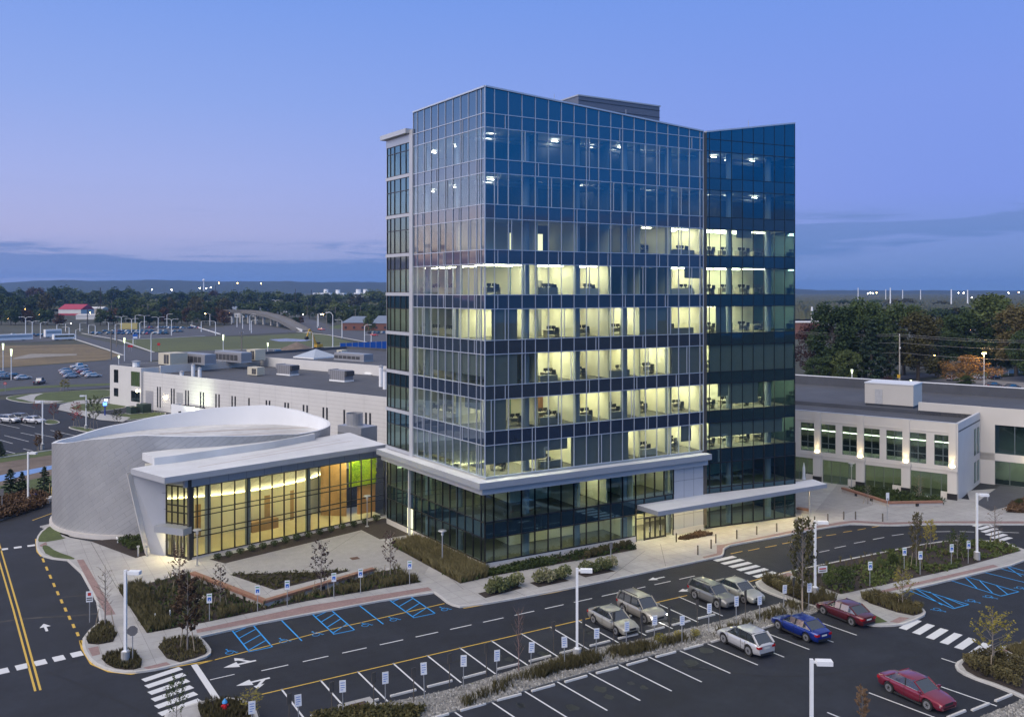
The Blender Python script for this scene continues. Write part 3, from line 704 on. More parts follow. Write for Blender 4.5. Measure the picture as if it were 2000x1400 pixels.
m = MB(); FL.bx(m, 14.9, 21.1, -3, .6, 43.55, 44.05, PANEL); FL.bx(m, 14.96, 20.5, -.5, .12, 42.6, 43.55, FASC); m.build('bay_cornice', tower)
m = MB(); m.box(TX+27.63, 69.3, TY-.06, TY+.5, .6, 44.0, mat('bronze_pier', (.10,.085,.07), .5, .3)); m.build('corner_pier', tower)
# slabs, core and interior
foot = [(41.32,73.74),(68.95,73.74),(69.35,73.8),(81.65,72.36),(83.4,94.2),(40.02,94.2)]
zs = [(-.05,.2),(3.02,4.56),(7.33,8.82)]+[(HEAD[k_]+.01, SILL[k_]+4.28) for k_ in range(7)]+[(HEAD[7]+.01, 43.2)]
for a, b in zs:
    m = MB(); m.prism(foot, a, b, CARPET, CEIL); m.build('floor_slab', tower)
m = MB(); m.prism(foot, 43.21, 43.25, ROOFW); m.build('roof', tower)
floors = [(.2,3.02),(4.56,7.33)]+[(SILL[k_]-.03, HEAD[k_]+.01) for k_ in range(8)]
CX0, CY0 = 47.2, 79.2
for a, b in floors:
    m = MB(); m.box(CX0, 82.25, CY0, 92, a, b, CREAM); m.build('core_wall', tower)
m = MB(); m.box(40.0, 83.4, 94.2, 94.5, 0, 43.9, FASC); m.build('rear_wall', tower)
m = MB(); m.prism([(81.75,72.3),(82.0,72.3),(83.75,94.4),(83.45,94.4)], 0, 45.6, SPANB); m.build('side_wall', tower)
COLM = mat('blue_grey_column', (.22,.26,.33), .6, var=.05)
for x, y in [(46.4,74.7),(52.5,74.7),(58.6,74.7),(64.7,74.7),(73.4,74.3),(79.2,73.9),(42.1,80.6),(41.7,87.0)]:
    m = MB(); m.tube([(x,y,.2),(x,y,43.0)], .36, COLM, 14); m.build('column', tower, smooth=True, angle=40)
PX = [41.4, 47.4, 52.0, 56.2, 60.3, 64.5, 68.85]
DARKR = mat('painted_dim_wall', (.10,.11,.13), .9, var=.1)  # dark copy of the cream wall, dimness of unlit floors put into colour
# lit[k] for the six front rooms, the side wing (L) and the right block (B)
LIT = {0:('1','1','1','1','1','1','h','1'), 1:('h','1','1','1','1','1','1','1'), 2:('0','1','1','1','1','h','h','h'), 3:('1','1','1','1','h','1','1','1'), 4:('1','1','1','0','0','1','1','1'), 5:('0','0','0','0','h','1','0','h'), 6:('0',)*8, 7:('0',)*8}
desks = []
CAB = [mat('cabinet_grey', (.20,.20,.19), .6, var=.05), mat('cabinet_cream', (.5,.47,.38), .6, var=.05), mat('cabinet_dark', (.05,.045,.04), .6, var=.05)]; WBRD = mat('whiteboard', (.75,.76,.76), .3, var=0)
for k_ in range(8):
    z0, z1 = floors[k_+2]; lit = LIT[k_]
    for i, x in enumerate(PX):
        if 0 < i:
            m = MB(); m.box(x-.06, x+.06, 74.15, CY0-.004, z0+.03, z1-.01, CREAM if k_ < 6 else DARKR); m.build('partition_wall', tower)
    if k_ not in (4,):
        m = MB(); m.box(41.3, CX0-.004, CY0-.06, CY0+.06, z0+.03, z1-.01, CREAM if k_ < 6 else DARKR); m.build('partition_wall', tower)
    if k_ >= 5:                                    # dark sheet on the core paints in the dimness of unlit floors
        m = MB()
        m.box(CX0-.02, (64.4 if k_ == 5 else 82.26), CY0-.03, CY0-.005, z0+.03, z1-.02, DARKR); m.build('painted_dimness', tower)
    for i in range(6):
        xa, xb = PX[i], PX[i+1]; xm = (xa+xb)/2
        if lit[i] in '1h':
            rv = rngT.randrange(3); m = MB(); w = (xb-xa)*.36; q = 1 if lit[i] == '1' else .35
            for yy in (75.6, 77.6): m.box(xm-w*q, xm+w*q, yy-.13, yy+.13, z1-.09, z1-.03, OFFV[rv])
            m.build('ceiling_light', tower)
            desks.append((rngT.uniform(xa+.6, xb-1.7), rngT.uniform(75.0,76.6), z0, k_, 'front'))
            if rngT.random() < .6: desks.append((rngT.uniform(xa+.6, xb-1.7), rngT.uniform(77.2,78.0), z0, k_, 'front'))
            if i > 0:
                m = MB(); xd = rngT.uniform(xa+.4, xb-1.5); mt = WOODD if rngT.random() < .6 else DARKM
                m.box(xd, xd+.95, CY0-.07, CY0-.035, z0+.04, z0+2.25, mt); m.build('interior_door', tower)
                if rngT.random() < .7:
                    xc = rngT.uniform(xa+.3, xb-2.2); m = MB(); m.box(xc, xc+rngT.uniform(.9,1.9), CY0-.5, CY0-.08, z0+.04, z0+rngT.choice((1.1,1.5,2.0)), CAB[rngT.randrange(3)]); m.build('cabinet', tower)
                if rngT.random() < .55:
                    m = MB(); m.box(xa+.5, xb-rngT.uniform(.5,2), 74.45, 74.85, z0+.04, z0+rngT.uniform(.6,.8), CAB[rngT.randrange(2)]); m.build('low_cabinet', tower)
                if rngT.random() < .5:
                    xc = rngT.uniform(xa+.3, xb-2.0); m = MB(); m.box(xc, xc+1.5, CY0-.04, CY0-.02, z0+1.2, z0+2.2, WBRD); m.build('whiteboard', tower)
                if rngT.random() < .5:
                    m = MB(); yy = rngT.uniform(76.8,77.8); m.box(xa+.1, xa+(xb-xa)*rngT.uniform(.25,.5), yy, yy+.08, z0+.04, z0+rngT.choice((1.5,2.85,2.85)), CAB[rngT.randrange(2)] if rngT.random() < .5 else CREAM); m.build('screen_wall', tower)
        elif k_ < 5 and i > 0:
            m = MB(); m.box(xa+.5, xa+1.4, CY0-.07, CY0-.035, z0+.04, z0+2.2, DARKM); m.build('interior_door', tower)
    if lit[6] in '1h':
        m = MB()
        for yy in (82, 85, 88, 91): m.box(43.2, 44.8, yy-.14, yy+.14, z1-.09, z1-.03, OFFL)
        m.build('ceiling_light', tower)
        for yy in (81.5, 84.5, 87.5): desks.append((42.4, yy, z0, k_, 'left'))
    if lit[7] in '1h':
        m = MB()
        for xx in (70.6, 72.8, 75, 77.2, 79.2, 70.7, 73, 75.2, 77.4): m.box(xx-.8, xx+.8, (75.0 if xx in (70.6,72.8,75,77.2,79.2) else 77.4), (75.25 if xx in (70.6,72.8,75,77.2,79.2) else 77.65), z1-.09, z1-.03, OFFV[2])
        m.build('ceiling_light', tower)
        for xx in (70.5, 73.2, 75.9, 78.3): desks.append((xx, 75.2, z0, k_, 'right'))
    if k_ >= 5:
        for (x, y) in ([(43.0,76.5),(50.5,76),(54.5,77.6),(59,75.6),(62.2,77.5),(66,76.2),(67.2,78.2),(72.5,75.5),(73.2,77.6),(78.2,75.4),(43.3,84),(43.0,89),(48.8,77.8),(56.4,76.9),(60.6,78.2),(64.1,77.4),(75.6,76.8),(77.0,78.1),(70.6,77.2),(52.2,78.3)] if k_ > 5 else [(72,75.6),(76.3,75.2)]):
            if rngT.random() < .78:
                x += rngT.uniform(-.6,.6); m = MB(); m.box(x-.36, x+.36, y-.045, y+.045, z1-.26, z1-.2, OFFLC); m.build('hanging_light', tower)
        if k_ > 5:                                  # exposed ducts and pipes under the slab
            m = MB(); 
            for yy in (75.2, 77.0): m.tube([(42.0,yy,z1-.55),(80.5,yy-.6,z1-.5)], .22 if yy > 76 else .1, STEEL, 8)
            m.build('duct', tower)
# glowing doorways on the dim sixth floor
LITDOOR = lamp_mat('lit_doorway', (.95,.90,.55), .75)
for u0, u1, zt in ((984,998,.5),(1043,1060,.5),(1162,1177,.55)):
    m = MB(); ta, tb = (FR.o[0]+Face((41.0,CY0), 0).hit(u0)-.17), 0
    fb = Face((0,CY0-.05), 0); m.box(fb.hit(u0), fb.hit(u1), CY0-.05, CY0-.045, floors[7][0]+.04, floors[7][0]+2.1, LITDOOR); m.build('lit_doorway', tower)
# accent walls
BLUEW = mat('blue_accent_wall', (.05,.17,.36), .8, var=.05); GRNW = mat('teal_accent_wall', (.08,.25,.17), .8, var=.05)
for k_, xa, xb, mt in ((4,47.25,50.2,BLUEW),(3,47.25,48.8,GRNW),(1,47.25,50.4,GRNW),(2,47.25,48.6,GRNW)):
    m = MB(); m.box(xa, xb, CY0-.034, CY0-.006, floors[k_+2][0]+.03, floors[k_+2][1]-.02, mt); m.build('accent_wall', tower)
# blinds behind the glass: face, floor, photo columns, share of the window height covered
for f, k_, u0, u1, cov in ((FR,3,962,1012,1),(FR,2,949,1012,1),(FR,1,949,990,1),(FR,0,949,1068,.62),(FR,0,1068,1110,.38),(FR,0,1117,1229,1),(FR,3,1251,1312,.98),(FR,2,1314,1371,1),(FR,4,1339,1372,.4),(FR,0,1332,1352,.6),(FB,2,1386,1551,1),(FB,1,1404,1424,.5),(FB,1,1426,1482,.8),(FB,0,1386,1530,.55),(FB,3,1400,1420,1),(FB,5,1440,1470,.3),(FL,2,842,946,.72),(FL,0,812,944,.78),(FL,1,905,935,.35)):
    t0, t1 = sorted((max(.05, f.hit(u0)), f.hit(u1))); t1 = min(t1, {FR:27.5,FB:12.5,FL:14.1}[f])
    m = MB(); f.bx(m, t0, t1, -.2, -.17, HEAD[k_]-2.95*cov, HEAD[k_]-.02, BLIND); m.build('window_blind', tower)
# penthouse
m = MB(); m.box(57.9, 69.7, 82, 92, 43.25, 48.4, mat('penthouse_panel', (.10,.12,.17), .5, .2, var=.05)); m.box(57.8, 69.8, 81.9, 92.1, 48.4, 48.55, FASC)
for q in range(6): m.box(57.85, 69.75, 81.96, 81.995, 43.9+q*.8, 43.94+q*.8, DARKM)
m.build('penthouse', tower)
# ledge, soffit band, lower storeys
def off(f, t, o): return f.p(t, o, 0)[:2]
dL = 1.15
cor = (TX-1.22, TY-1.15)
m = MB(); m.prism([off(FR,27.85,dL), cor, off(FL,20.9,dL), off(FL,20.9,-.05), off(FL,0,-.05), off(FR,27.85,-.05)][::-1], 8.02, 8.62, ROOFW, FASC)
m.build('ledge', tower)
m = MB(); m.prism([off(FR,27.85,.55), (TX-.6,TY-.55), off(FL,20.9,.55), off(FL,20.9,-.1), off(FL,0,-.1), off(FR,27.85,-.1)][::-1], 7.34, 8.015, PANEL); m.build('ledge_soffit', tower)
sRl = [0,.95]+[.95+1.545*i for i in range(1,12)]+[18.13]; sRl = [t for t in sRl if t < 17.9]+[18.13]
sRl2 = sRl+[19.4,20.7,22.0,23.33]
sLl = [0,.65]+[.65+1.46*i for i in range(1,14)]+[20.4]
def low(face, edges, sizes, z0, z1, gl, wob=.004):
    for g in groups(edges, sizes):
        w = MB()
        for a, b in zip(g[:-1], g[1:]): face.quad(w, a, b, 0, z0, z1, gl, wob)
        w.build('window', tower)
low(FR, sRl2, [4,4,4,len(sRl2)-13], 4.58, 7.33, GLD); low(FR, sRl, [4,4,len(sRl)-9], .84, 3.02, GLD)
low(FL, sLl, [5,5,len(sLl)-11], 4.58, 7.33, GLD); low(FL, sLl, [5,5,len(sLl)-11], .84, 3.02, GLD)
low(FB, sB, [5,4], 4.58, 7.33, GLD); low(FB, sB, [5,4], .25, 3.5, GLD)
for face, e, top_ in ((FR, sRl2, 4.58), (FL, sLl, 4.58)):
    m = MB()
    for a, b in zip(e[:-1], e[1:]): face.quad(m, a, b, 0, 3.02, 4.58, SPANB, .003)
    m.build('spandrel', tower)
m = MB()
for a, b in zip(sB[:-1], sB[1:]): FB.quad(m, a, b, 0, 7.33, 8.86, SPANB, .003)
m.build('spandrel', tower)
m = MB()
for a, b in zip(sB[:-1], sB[1:]): FB.quad(m, a, b, 0, 3.5, 4.58, SPANB, .003)
m.build('spandrel', tower)
def lowgrid(face, e, z0, z1, rails, mt=BLK, t1=None):
    m = MB()
    for t in e: face.bx(m, t-.045, t+.045, -.06, .08, z0, z1, mt)
    for z in rails: face.bx(m, e[0], t1 or e[-1], -.05, .076, z-.05, z+.05, mt)
    m.build('mullion_grid', tower)
lowgrid(FR, sRl, .74, 7.33, (.79,3.02)); lowgrid(FR, sRl2, 4.5, 7.33, (4.58,7.28)); lowgrid(FL, sLl, .74, 7.33, (.79,3.02,4.58,7.28)); lowgrid(FB, sB, .2, 8.86, (.25,3.5,4.58,7.33))
m = MB(); FR.bx(m, -.06, 18.13, -.3, .06, -.05, .74, BASEC); m.build('base_wall', tower)
m = MB(); FL.bx(m, .31, 14.3, -.3, .06, -.05, .74, BASEC); FL.bx(m, 15.6, 20.5, -.3, .06, -.05, .74, BASEC); m.build('base_wall', tower)
m = MB(); FL.bx(m, 14.75, 15.0, 0, .25, 0, 7.3, PANEL); m.build('downpipe', tower)
d = MB(); FL.bx(d, 14.35, 14.7, -.02, .03, .15, 2.95, LITDOOR); FL.bx(d, 15.05, 15.55, -.02, .03, .15, 2.9, LITDOOR); d.build('side_door', tower)
m = MB(); FR.bx(m, 23.38, 27.6, -.3, .05, .72, 7.33, PANEL)
for t in (24.8, 26.2): FR.bx(m, t-.012, t+.012, .045, .056, .75, 7.3, DARKM)
for z in (2.2, 3.7, 5.9): FR.bx(m, 23.4, 27.58, .045, .054, z-.012, z+.012, DARKM)
m.build('panel_wall', tower)
m = MB(); FR.bx(m, 23.3, 27.6, -.3, .1, -.05, .72, BASEC); m.build('base_wall', tower)
# entrance doors
m = MB()
FR.quad(m, 18.2, 19.3, -.02, .2, 3.4, GLC); FR.quad(m, 22.2, 23.3, -.02, .2, 3.4, GLC); FR.quad(m, 19.3, 22.2, -.02, 2.55, 3.4, GLC); m.build('entrance_glazing', tower)
m = MB()
for t in (18.18, 19.3, 22.2, 23.3): FR.bx(m, t-.05, t+.05, -.08, .07, .14, 4.55, BLK)
FR.bx(m, 18.18, 23.3, -.07, .066, 2.5, 2.6, BLK); FR.bx(m, 18.18, 23.3, -.07, .064, 3.4, 3.5, BLK); m.build('entrance_frame', tower)
for i in range(4):
    a = 19.36+i*.71; m = MB()
    for (p, q, r, s_) in ((a, a+.07, .16, 2.48), (a+.62, a+.69, .16, 2.48)): FR.bx(m, p, q, -.05, .05, r, s_, BLK)
    FR.bx(m, a+.07, a+.62, -.05, .05, .16, .34, BLK); FR.bx(m, a+.07, a+.62, -.05, .05, 2.38, 2.48, BLK); FR.quad(m, a+.07, a+.62, 0, .34, 2.38, GLC)
    dd = m.build('entrance_door', tower); h = MB(); FR.bx(h, a+(.52 if i%2==0 else .1), a+(.58 if i%2==0 else .16), .06, .1, .95, 1.5, STEEL); h.build('handle', dd)
m = MB(); m.box(59.3, 64.5, 78.6, 78.75, .2, 3.0, CREAM); m.build('vestibule_wall', tower)
m = MB(); m.box(60, 63.8, 75.2, 75.7, 2.9, 2.96, lamp_mat('warm_light', (1,.86,.46), 18)); m.build('ceiling_light', tower)
for (x0, x1, z1, mt) in ((44,47,2.96,1),(49,54,2.96,1),(55.5,58,2.96,1),(53,55.6,7.28,2),(60.2,63.6,7.28,1)):
    m = MB(); m.box(x0, x1, 76.2, 76.35, z1-.06, z1, OFFL if mt == 2 else lamp_mat('dim_office_light', (1,.9,.5), 8)); m.build('ceiling_light', tower)
for x in (52.4, 55.9, 59.3, 64.5):
    m = MB(); m.box(x-.06, x+.06, 74.1, CY0, 4.57, 7.32, CREAM); m.build('partition_wall', tower)
m = MB(); m.box(59.24, 59.3, 74.1, CY0, .21, 3.01, CREAM); m.build('partition_wall', tower)
m = MB()
for xx in (71, 75, 79): m.box(xx-.5, xx+.5, 75.8, 75.95, 2.9, 2.96, MATS['dim_office_light'])
m.build('ceiling_light', tower)
m = MB()
for yy in (81, 87): m.box(43.2, 43.4, yy-.6, yy+.6, 7.2, 7.26, MATS['dim_office_light'])
m.build('ceiling_light', tower)
# entrance canopy
m = MB(); m.prism([(59.5,70.2),(84.9,70.15),(85.6,72.8),(82.1,72.75),(81.95,72.1),(69.4,73.55),(59.45,73.52)], 3.55, 4.02, ROOFW, FASC); m.build('entrance_canopy', tower)
m = MB()
for i in range(9):
    x = 61+i*2.75; y = 71.7
    m.tube([(x,y,3.5),(x,y,3.545)], .17, lamp_mat('canopy_light', (1,.80,.36), 120), 12)
m.build('canopy_downlight', tower)
m = MB(); m.tube([(83.4,71.4,0),(83.4,71.4,3.55)], .09, STEEL, 10); m.build('canopy_post', tower)
# roof-top lightning rods
m = MB()
for t in (8, 17): m.tube([FR.p(t,-.2,roofR(t)+.1), FR.p(t,-.2,roofR(t)+.75)], .025, STEEL, 5)
m.build('lightning_rod', tower)
m = MB(); m.tube([FB.p(6,-.2,roofB(6)+.1), FB.p(6,-.2,roofB(6)+.9)], .03, STEEL, 5); m.build('lightning_rod', tower)
# desks and chairs behind the glass
DESKW = mat('desk_laminate', (.42,.38,.30), .5, var=.05); DESKD = mat('charcoal_fabric', (.05,.05,.055), .9, var=.1)
dk = thing('office_desk', 'pale office desk with two monitors', 'desk', (0,0,0))
m = MB(); m.box(0,1.6,0,.75,.70,.74,DESKW); m.build('desk_top', dk)
m = MB(); m.box(.03,.08,.03,.72,0,.699,DESKW); m.box(1.52,1.57,.03,.72,0,.699,DESKW); m.box(.081,1.519,.64,.67,.25,.699,DESKW); m.build('desk_frame', dk)
for xx in (.25,.85):
    m = MB(); m.box(xx,xx+.5,.42,.46,.85,1.15,DARKM); m.box(xx+.2,xx+.3,.40,.5,.741,.849,DARKM); m.build('monitor', dk)
ch = thing('office_chair', 'dark swivel office chair', 'chair', (0,0,0))
m = MB(); m.box(-.25,.25,-.25,.25,.42,.5,DESKD); m.build('seat', ch)
m = MB(); m.box(-.23,.23,.22,.29,.55,1.05,DESKD); m.build('backrest', ch)
m = MB(); m.tube([(0,0,.05),(0,0,.419)], .04, DARKM, 8)
for q in range(5): a = q*2*pi/5; m.tube([(0,0,.1),(.3*cos(a),.3*sin(a),.03)], .025, DARKM, 5)
m.build('pedestal', ch)
refresh()
ordf = ['third','fourth','fifth','sixth','seventh','eighth']
cnt = {}
side_n = {'front':'front','left':'left','right':'right block'}
for i, (x, y, z, k_, sd) in enumerate(desks):
    key = (k_, sd); cnt[key] = cnt.get(key, 0)+1
for i, (x, y, z, k_, sd) in enumerate(desks):
    lb = 'behind the %s glass on the %s tower storey' % (side_n[sd], ordf[k_])
    g1 = 'desks '+lb; g2 = 'chairs '+lb
    rz = 0 if sd != 'left' else pi/2
    o = dk if i == 0 else clone(dk, (0,0,0)); o.location = (x, y, z+.032); o.rotation_euler.z = rz
    tag(o, 'pale desk with monitors '+lb, 'desk', g1)
    o = ch if i == 0 else clone(ch, (0,0,0)); o.location = (x+.8, y-.35, z+.032) if sd != 'left' else (x+.3, y+.8, z+.032); o.rotation_euler.z = rz+pi
    tag(o, 'dark swivel chair '+lb, 'chair', g2)
# ================================================================ LOBBY (glass atrium) AND DRUM
lobby = thing('lobby', 'glass-fronted entrance lobby with a flat white roof and yellow interior', 'lobby building', (17.9,91.3,0))
aA = radians(14.1); FA = Face((17.9,91.3), aA); LA = 23.72
GLA = glass('lobby_glass', (.86,.88,.78), 1.5, (.85,.93,1))
sA = [0,.75,1.9]+[1.9+1.42*i for i in range(1,16)]; sA[-1] = LA-.1
railz = (.36,2.2,2.75,4.25,4.75,7.2)
for g in groups(sA, [2,5,5,5]):
    m = MB()
    for a, b in zip(g[:-1], g[1:]):
        for z0, z1 in zip(railz[:-1], railz[1:]): FA.quad(m, a, b, 0, z0, z1, GLA, .003)
    m.build('window', lobby)
m = MB()
for t in sA: FA.bx(m, t-.04, t+.04, -.1, .07, .3, 7.25, BLK)
for z in railz: FA.bx(m, sA[0], sA[-1], -.08, .066, z-.04, z+.04, BLK)
m.build('mullion_grid', lobby)
m = MB(); FA.bx(m, -.1, LA, -.3, .1, -.05, .3, BASEC); m.build('base_wall', lobby)
m = MB(); FA.bx(m, -.6, LA-.2, -.3, .12, 7.25, 8.2, FASC)
for t in range(0, 23, 2): FA.bx(m, t-.01, t+.01, .118, .126, 7.27, 8.19, DARKM)
m.build('fascia', lobby)
roofp = [(15.2,89.35),(40.45,95.65),(45.6,96.3),(45.6,107.2),(33.6,103.6),(26,101.5),(13.1,95.7)]
roofp[2] = (40.2,99.0); roofp[3] = (39.9,106.0)
m = MB(); m.prism(roofp, 8.22, 8.8, ROOFW, PANEL)
m.build('roof', lobby)
m = MB(); m.prism([(15.4,96.3),(17.5,96.6),(22,98.0),(28,99.6),(34.3,102.6),(34.2,104.3),(30,103),(14.8,100)], 8.8, 9.55, ROOFW, ROOFW); m.build('roof_step', lobby)
m = MB()
for (a, b, w_) in (((19,93),(38,100),.12),((24,96),(37,101.3),.09)): m.strip([a, b], w_, 8.80, 8.806, mat('rust_stain', (.34,.25,.2), .8, var=.3))
m.build('roof_stain', lobby)
for u, v in ((378,905),(500,880)):
    pass
E0 = (17.9,91.3); E1 = (14.8,95.5)
aE = atan2(E1[1]-E0[1], E1[0]-E0[0]); FE = Face(E0, aE, -1); LE = hypot(E1[0]-E0[0], E1[1]-E0[1])
m = MB()
gx = [.15,.75,1.55,2.3,3.0]
for a, b in zip(gx[:-1], gx[1:]):
    for z0, z1 in ((3.5,4.6),(4.6,5.3),(5.3,7.2)): FE.quad(m, a, b, 0, z0, z1, GLA, .002)
m.build('window', lobby)
m = MB()
for t in gx: FE.bx(m, t-.04, t+.04, -.08, .07, .2, 7.25, BLK)
for z in (2.6,3.5,4.6,5.3,7.2): FE.bx(m, gx[0], gx[-1], -.07, .066, z-.05, z+.05, BLK)
m.build('mullion_grid', lobby)
for i in range(3):
    a = .2+i*.92; m = MB(); FE.bx(m, a, a+.08, -.04, .05, .15, 2.55, BLK); FE.bx(m, a+.8, a+.88, -.04, .05, .15, 2.55, BLK); FE.bx(m, a+.08, a+.8, -.04, .05, .15, .35, BLK); FE.bx(m, a+.08, a+.8, -.04, .05, 2.45, 2.55, BLK); FE.quad(m, a+.08, a+.8, 0, .35, 2.45, GLC)
    dd = m.build('entrance_door', lobby); h = MB(); FE.bx(h, a+.62, a+.68, .06, .1, .9, 1.7, STEEL); h.build('handle', dd)
m = MB(); FE.bx(m, -.15, .1, -.35, .3, .05, 8.2, mat('dark_stone_pier', (.05,.045,.04), .7, var=.3, scale=6, bump=.4)); m.build('corner_pier', lobby)
m = MB(); FE.bx(m, -.2, 3.5, .0, 1.15, 2.75, 3.4, FASC); m.build('door_canopy', lobby)
m = MB(); FE.bx(m, .5, 2.6, .4, .62, 2.70, 2.745, lamp_mat('door_light', (1,.82,.4), 60)); m.build('canopy_downlight', lobby)
M0 = FE.p(3.05, .02, 0); T1 = (13.1,95.7)
m = MB()
m.face([(M0[0],M0[1],.05),(E1[0],E1[1],.05),(T1[0],T1[1],8.22),(M0[0],M0[1],8.22)], PANEL)
for z in (1.6,3.2,4.8,6.4):
    f = z/8.22; x = E1[0]+(T1[0]-E1[0])*f; y = E1[1]+(T1[1]-E1[1])*f
    m.obox((M0[0]-.004,M0[1]-.006,z), (x-M0[0],y-M0[1],0), (-.012,-.01,0), (0,0,.03), DARKM)
m.build('panel_wall', lobby)
m = MB(); ux_, uy_ = (cos(aA), sin(aA))
ex = (-.25*ux_-.1, -.25*uy_-.1); 
b4 = [(E1[0]+.1,E1[1]-.15),(E1[0]-.35,E1[1]-.3),(E1[0]-.35,E1[1]+.5),(E1[0]+.1,E1[1]+.6)]; dx_, dy_ = T1[0]-E1[0], T1[1]-E1[1]
m.grid([[(x,y,0) for x,y in b4],[(x+dx_,y+dy_,8.3) for x,y in b4]], mat('pale_blade', (.55,.53,.5), .6, var=.04), True)
m.build('slanted_blade', lobby)
m = MB(); m.prism([(14.9,95.6),(15.2,95.6),(17.6,101.2),(17.2,101.3)], 0, 8.2, PANEL); m.build('side_wall', lobby)
# inside: floor, round columns, curved wall under a cove light
m = MB(); m.prism([(18,91.5),(40.7,97.2),(40.3,103),(33.5,102.6),(23,100.1),(15.2,100.6),(15,95.6)], .1, .2, mat('lobby_floor', (.50,.44,.30), .3, var=.06, scale=.8)); m.build('lobby_floor', lobby)
m = MB(); m.prism([(18,91.6),(40.6,97.3),(40.2,103.4),(33.5,103),(23,100.6),(15.2,101),(15,95.7)], 7.28, 8.2, CEIL); m.build('ceiling', lobby)
DCX, DCY, DA, DB = 23.2, 113.0, 16.0, 13.2
def ell(th, o=0): return (DCX+(DA+o)*cos(th), DCY+(DB+o)*sin(th))
m = MB(); arc = [radians(-111+i*3.5) for i in range(22)]
m.grid([[(*ell(a,.55),.2) for a in arc],[(*ell(a,.55),4.3) for a in arc],[(*ell(a,.02),4.3) for a in arc]], mat('lobby_plaster', (.64,.60,.46), .8, var=.05, scale=.5)); m.build('curved_wall', lobby, smooth=True, angle=40)
m = MB(); m.grid([[(*ell(a,.3),4.36) for a in arc],[(*ell(a,.1),4.36) for a in arc]], lamp_mat('cove_light', (1,.86,.42), 9)); m.build('cove_light', lobby)
for a0, a1 in ((-101,-99),(-75,-72.5),(-63,-61)):
    m = MB(); aa = [radians(a0+(a1-a0)*i/4) for i in range(5)]; m.grid([[(*ell(a,.6),.2) for a in aa],[(*ell(a,.6),3.6 if a0 != -102 else 2.6) for a in aa]], mat('wood_panel', (.33,.20,.10), .45, var=.2, scale=1.5)); m.build('wood_panel', lobby)
for t in (6.6, 13.8, 2.2):
    x, y, _ = FA.p(t, -.75, 0); m = MB(); m.tube([(x,y,.2),(x,y,7.28)], .3, mat('steel_column', (.30,.34,.36), .45, .2), 14); m.build('column', lobby, smooth=True, angle=40)
m = MB(); m.prism([(37.3,99.34),(37.4,99.14),(40.75,99.6),(40.7,99.8)], 3.5, 7.27, foliage('living_wall', (.06,.15,.015), (.32,.42,.03), (.62,.58,.06)))
rngL = random.Random(3)
for q in range(900):
    t = rngL.random(); x = 37.4+3.35*t; y = 99.14+.46*t-.03-rngL.random()*.12; z = rngL.uniform(3.55,7.2); s_ = rngL.uniform(.06,.15); a = rngL.uniform(0,6.28)
    m.face([(x+s_*cos(a),y+rngL.uniform(-.05,.05),z+s_*sin(a)),(x-s_*sin(a),y-.05,z+s_*cos(a)),(x-s_*cos(a),y+.0,z-s_*sin(a)),(x+s_*sin(a),y-.08,z-s_*cos(a))], MATS['living_wall'])
m.build('living_wall', lobby)
m = MB(); m.prism([(38.4,99.55),(38.5,99.35),(40.75,99.65),(40.7,99.85)], .2, 3.48, mat('orange_wall', (.50,.27,.12), .6, var=.05)); m.build('feature_wall', lobby)
m = MB(); m.prism([(34.6,101.4),(34.5,101.2),(36.95,99.15),(37.0,99.3)], .2, 7.27, MATS['wood_panel']); m.build('wood_panel', lobby)
m = MB()
for t in range(1, 23, 3):
    x, y, _ = FA.p(t, -2.6, 0); m.box(x-.5, x+.5, y-.12, y+.12, 7.2, 7.265, lamp_mat('lobby_light', (1,.87,.40), 58))
m.build('ceiling_light', lobby)
x, y, _ = FA.p(21, -1.2, 0); m = MB(); m.box(x-1.5, x+1.5, y-.1, y+.05, 7.2, 7.265, lamp_mat('grow_light', (1,.95,.6), 75)); m.build('grow_light', lobby)
m = MB(); x, y, _ = FA.p(9, -4.2, 0); m.obox((x,y,.2), (3.2*cos(aA),3.2*sin(aA),0), (-.2,.8,0), (0,0,1.1), MATS['wood_panel']); tag(m.build('reception_desk'), 'long wooden reception desk inside the yellow lobby', 'desk')
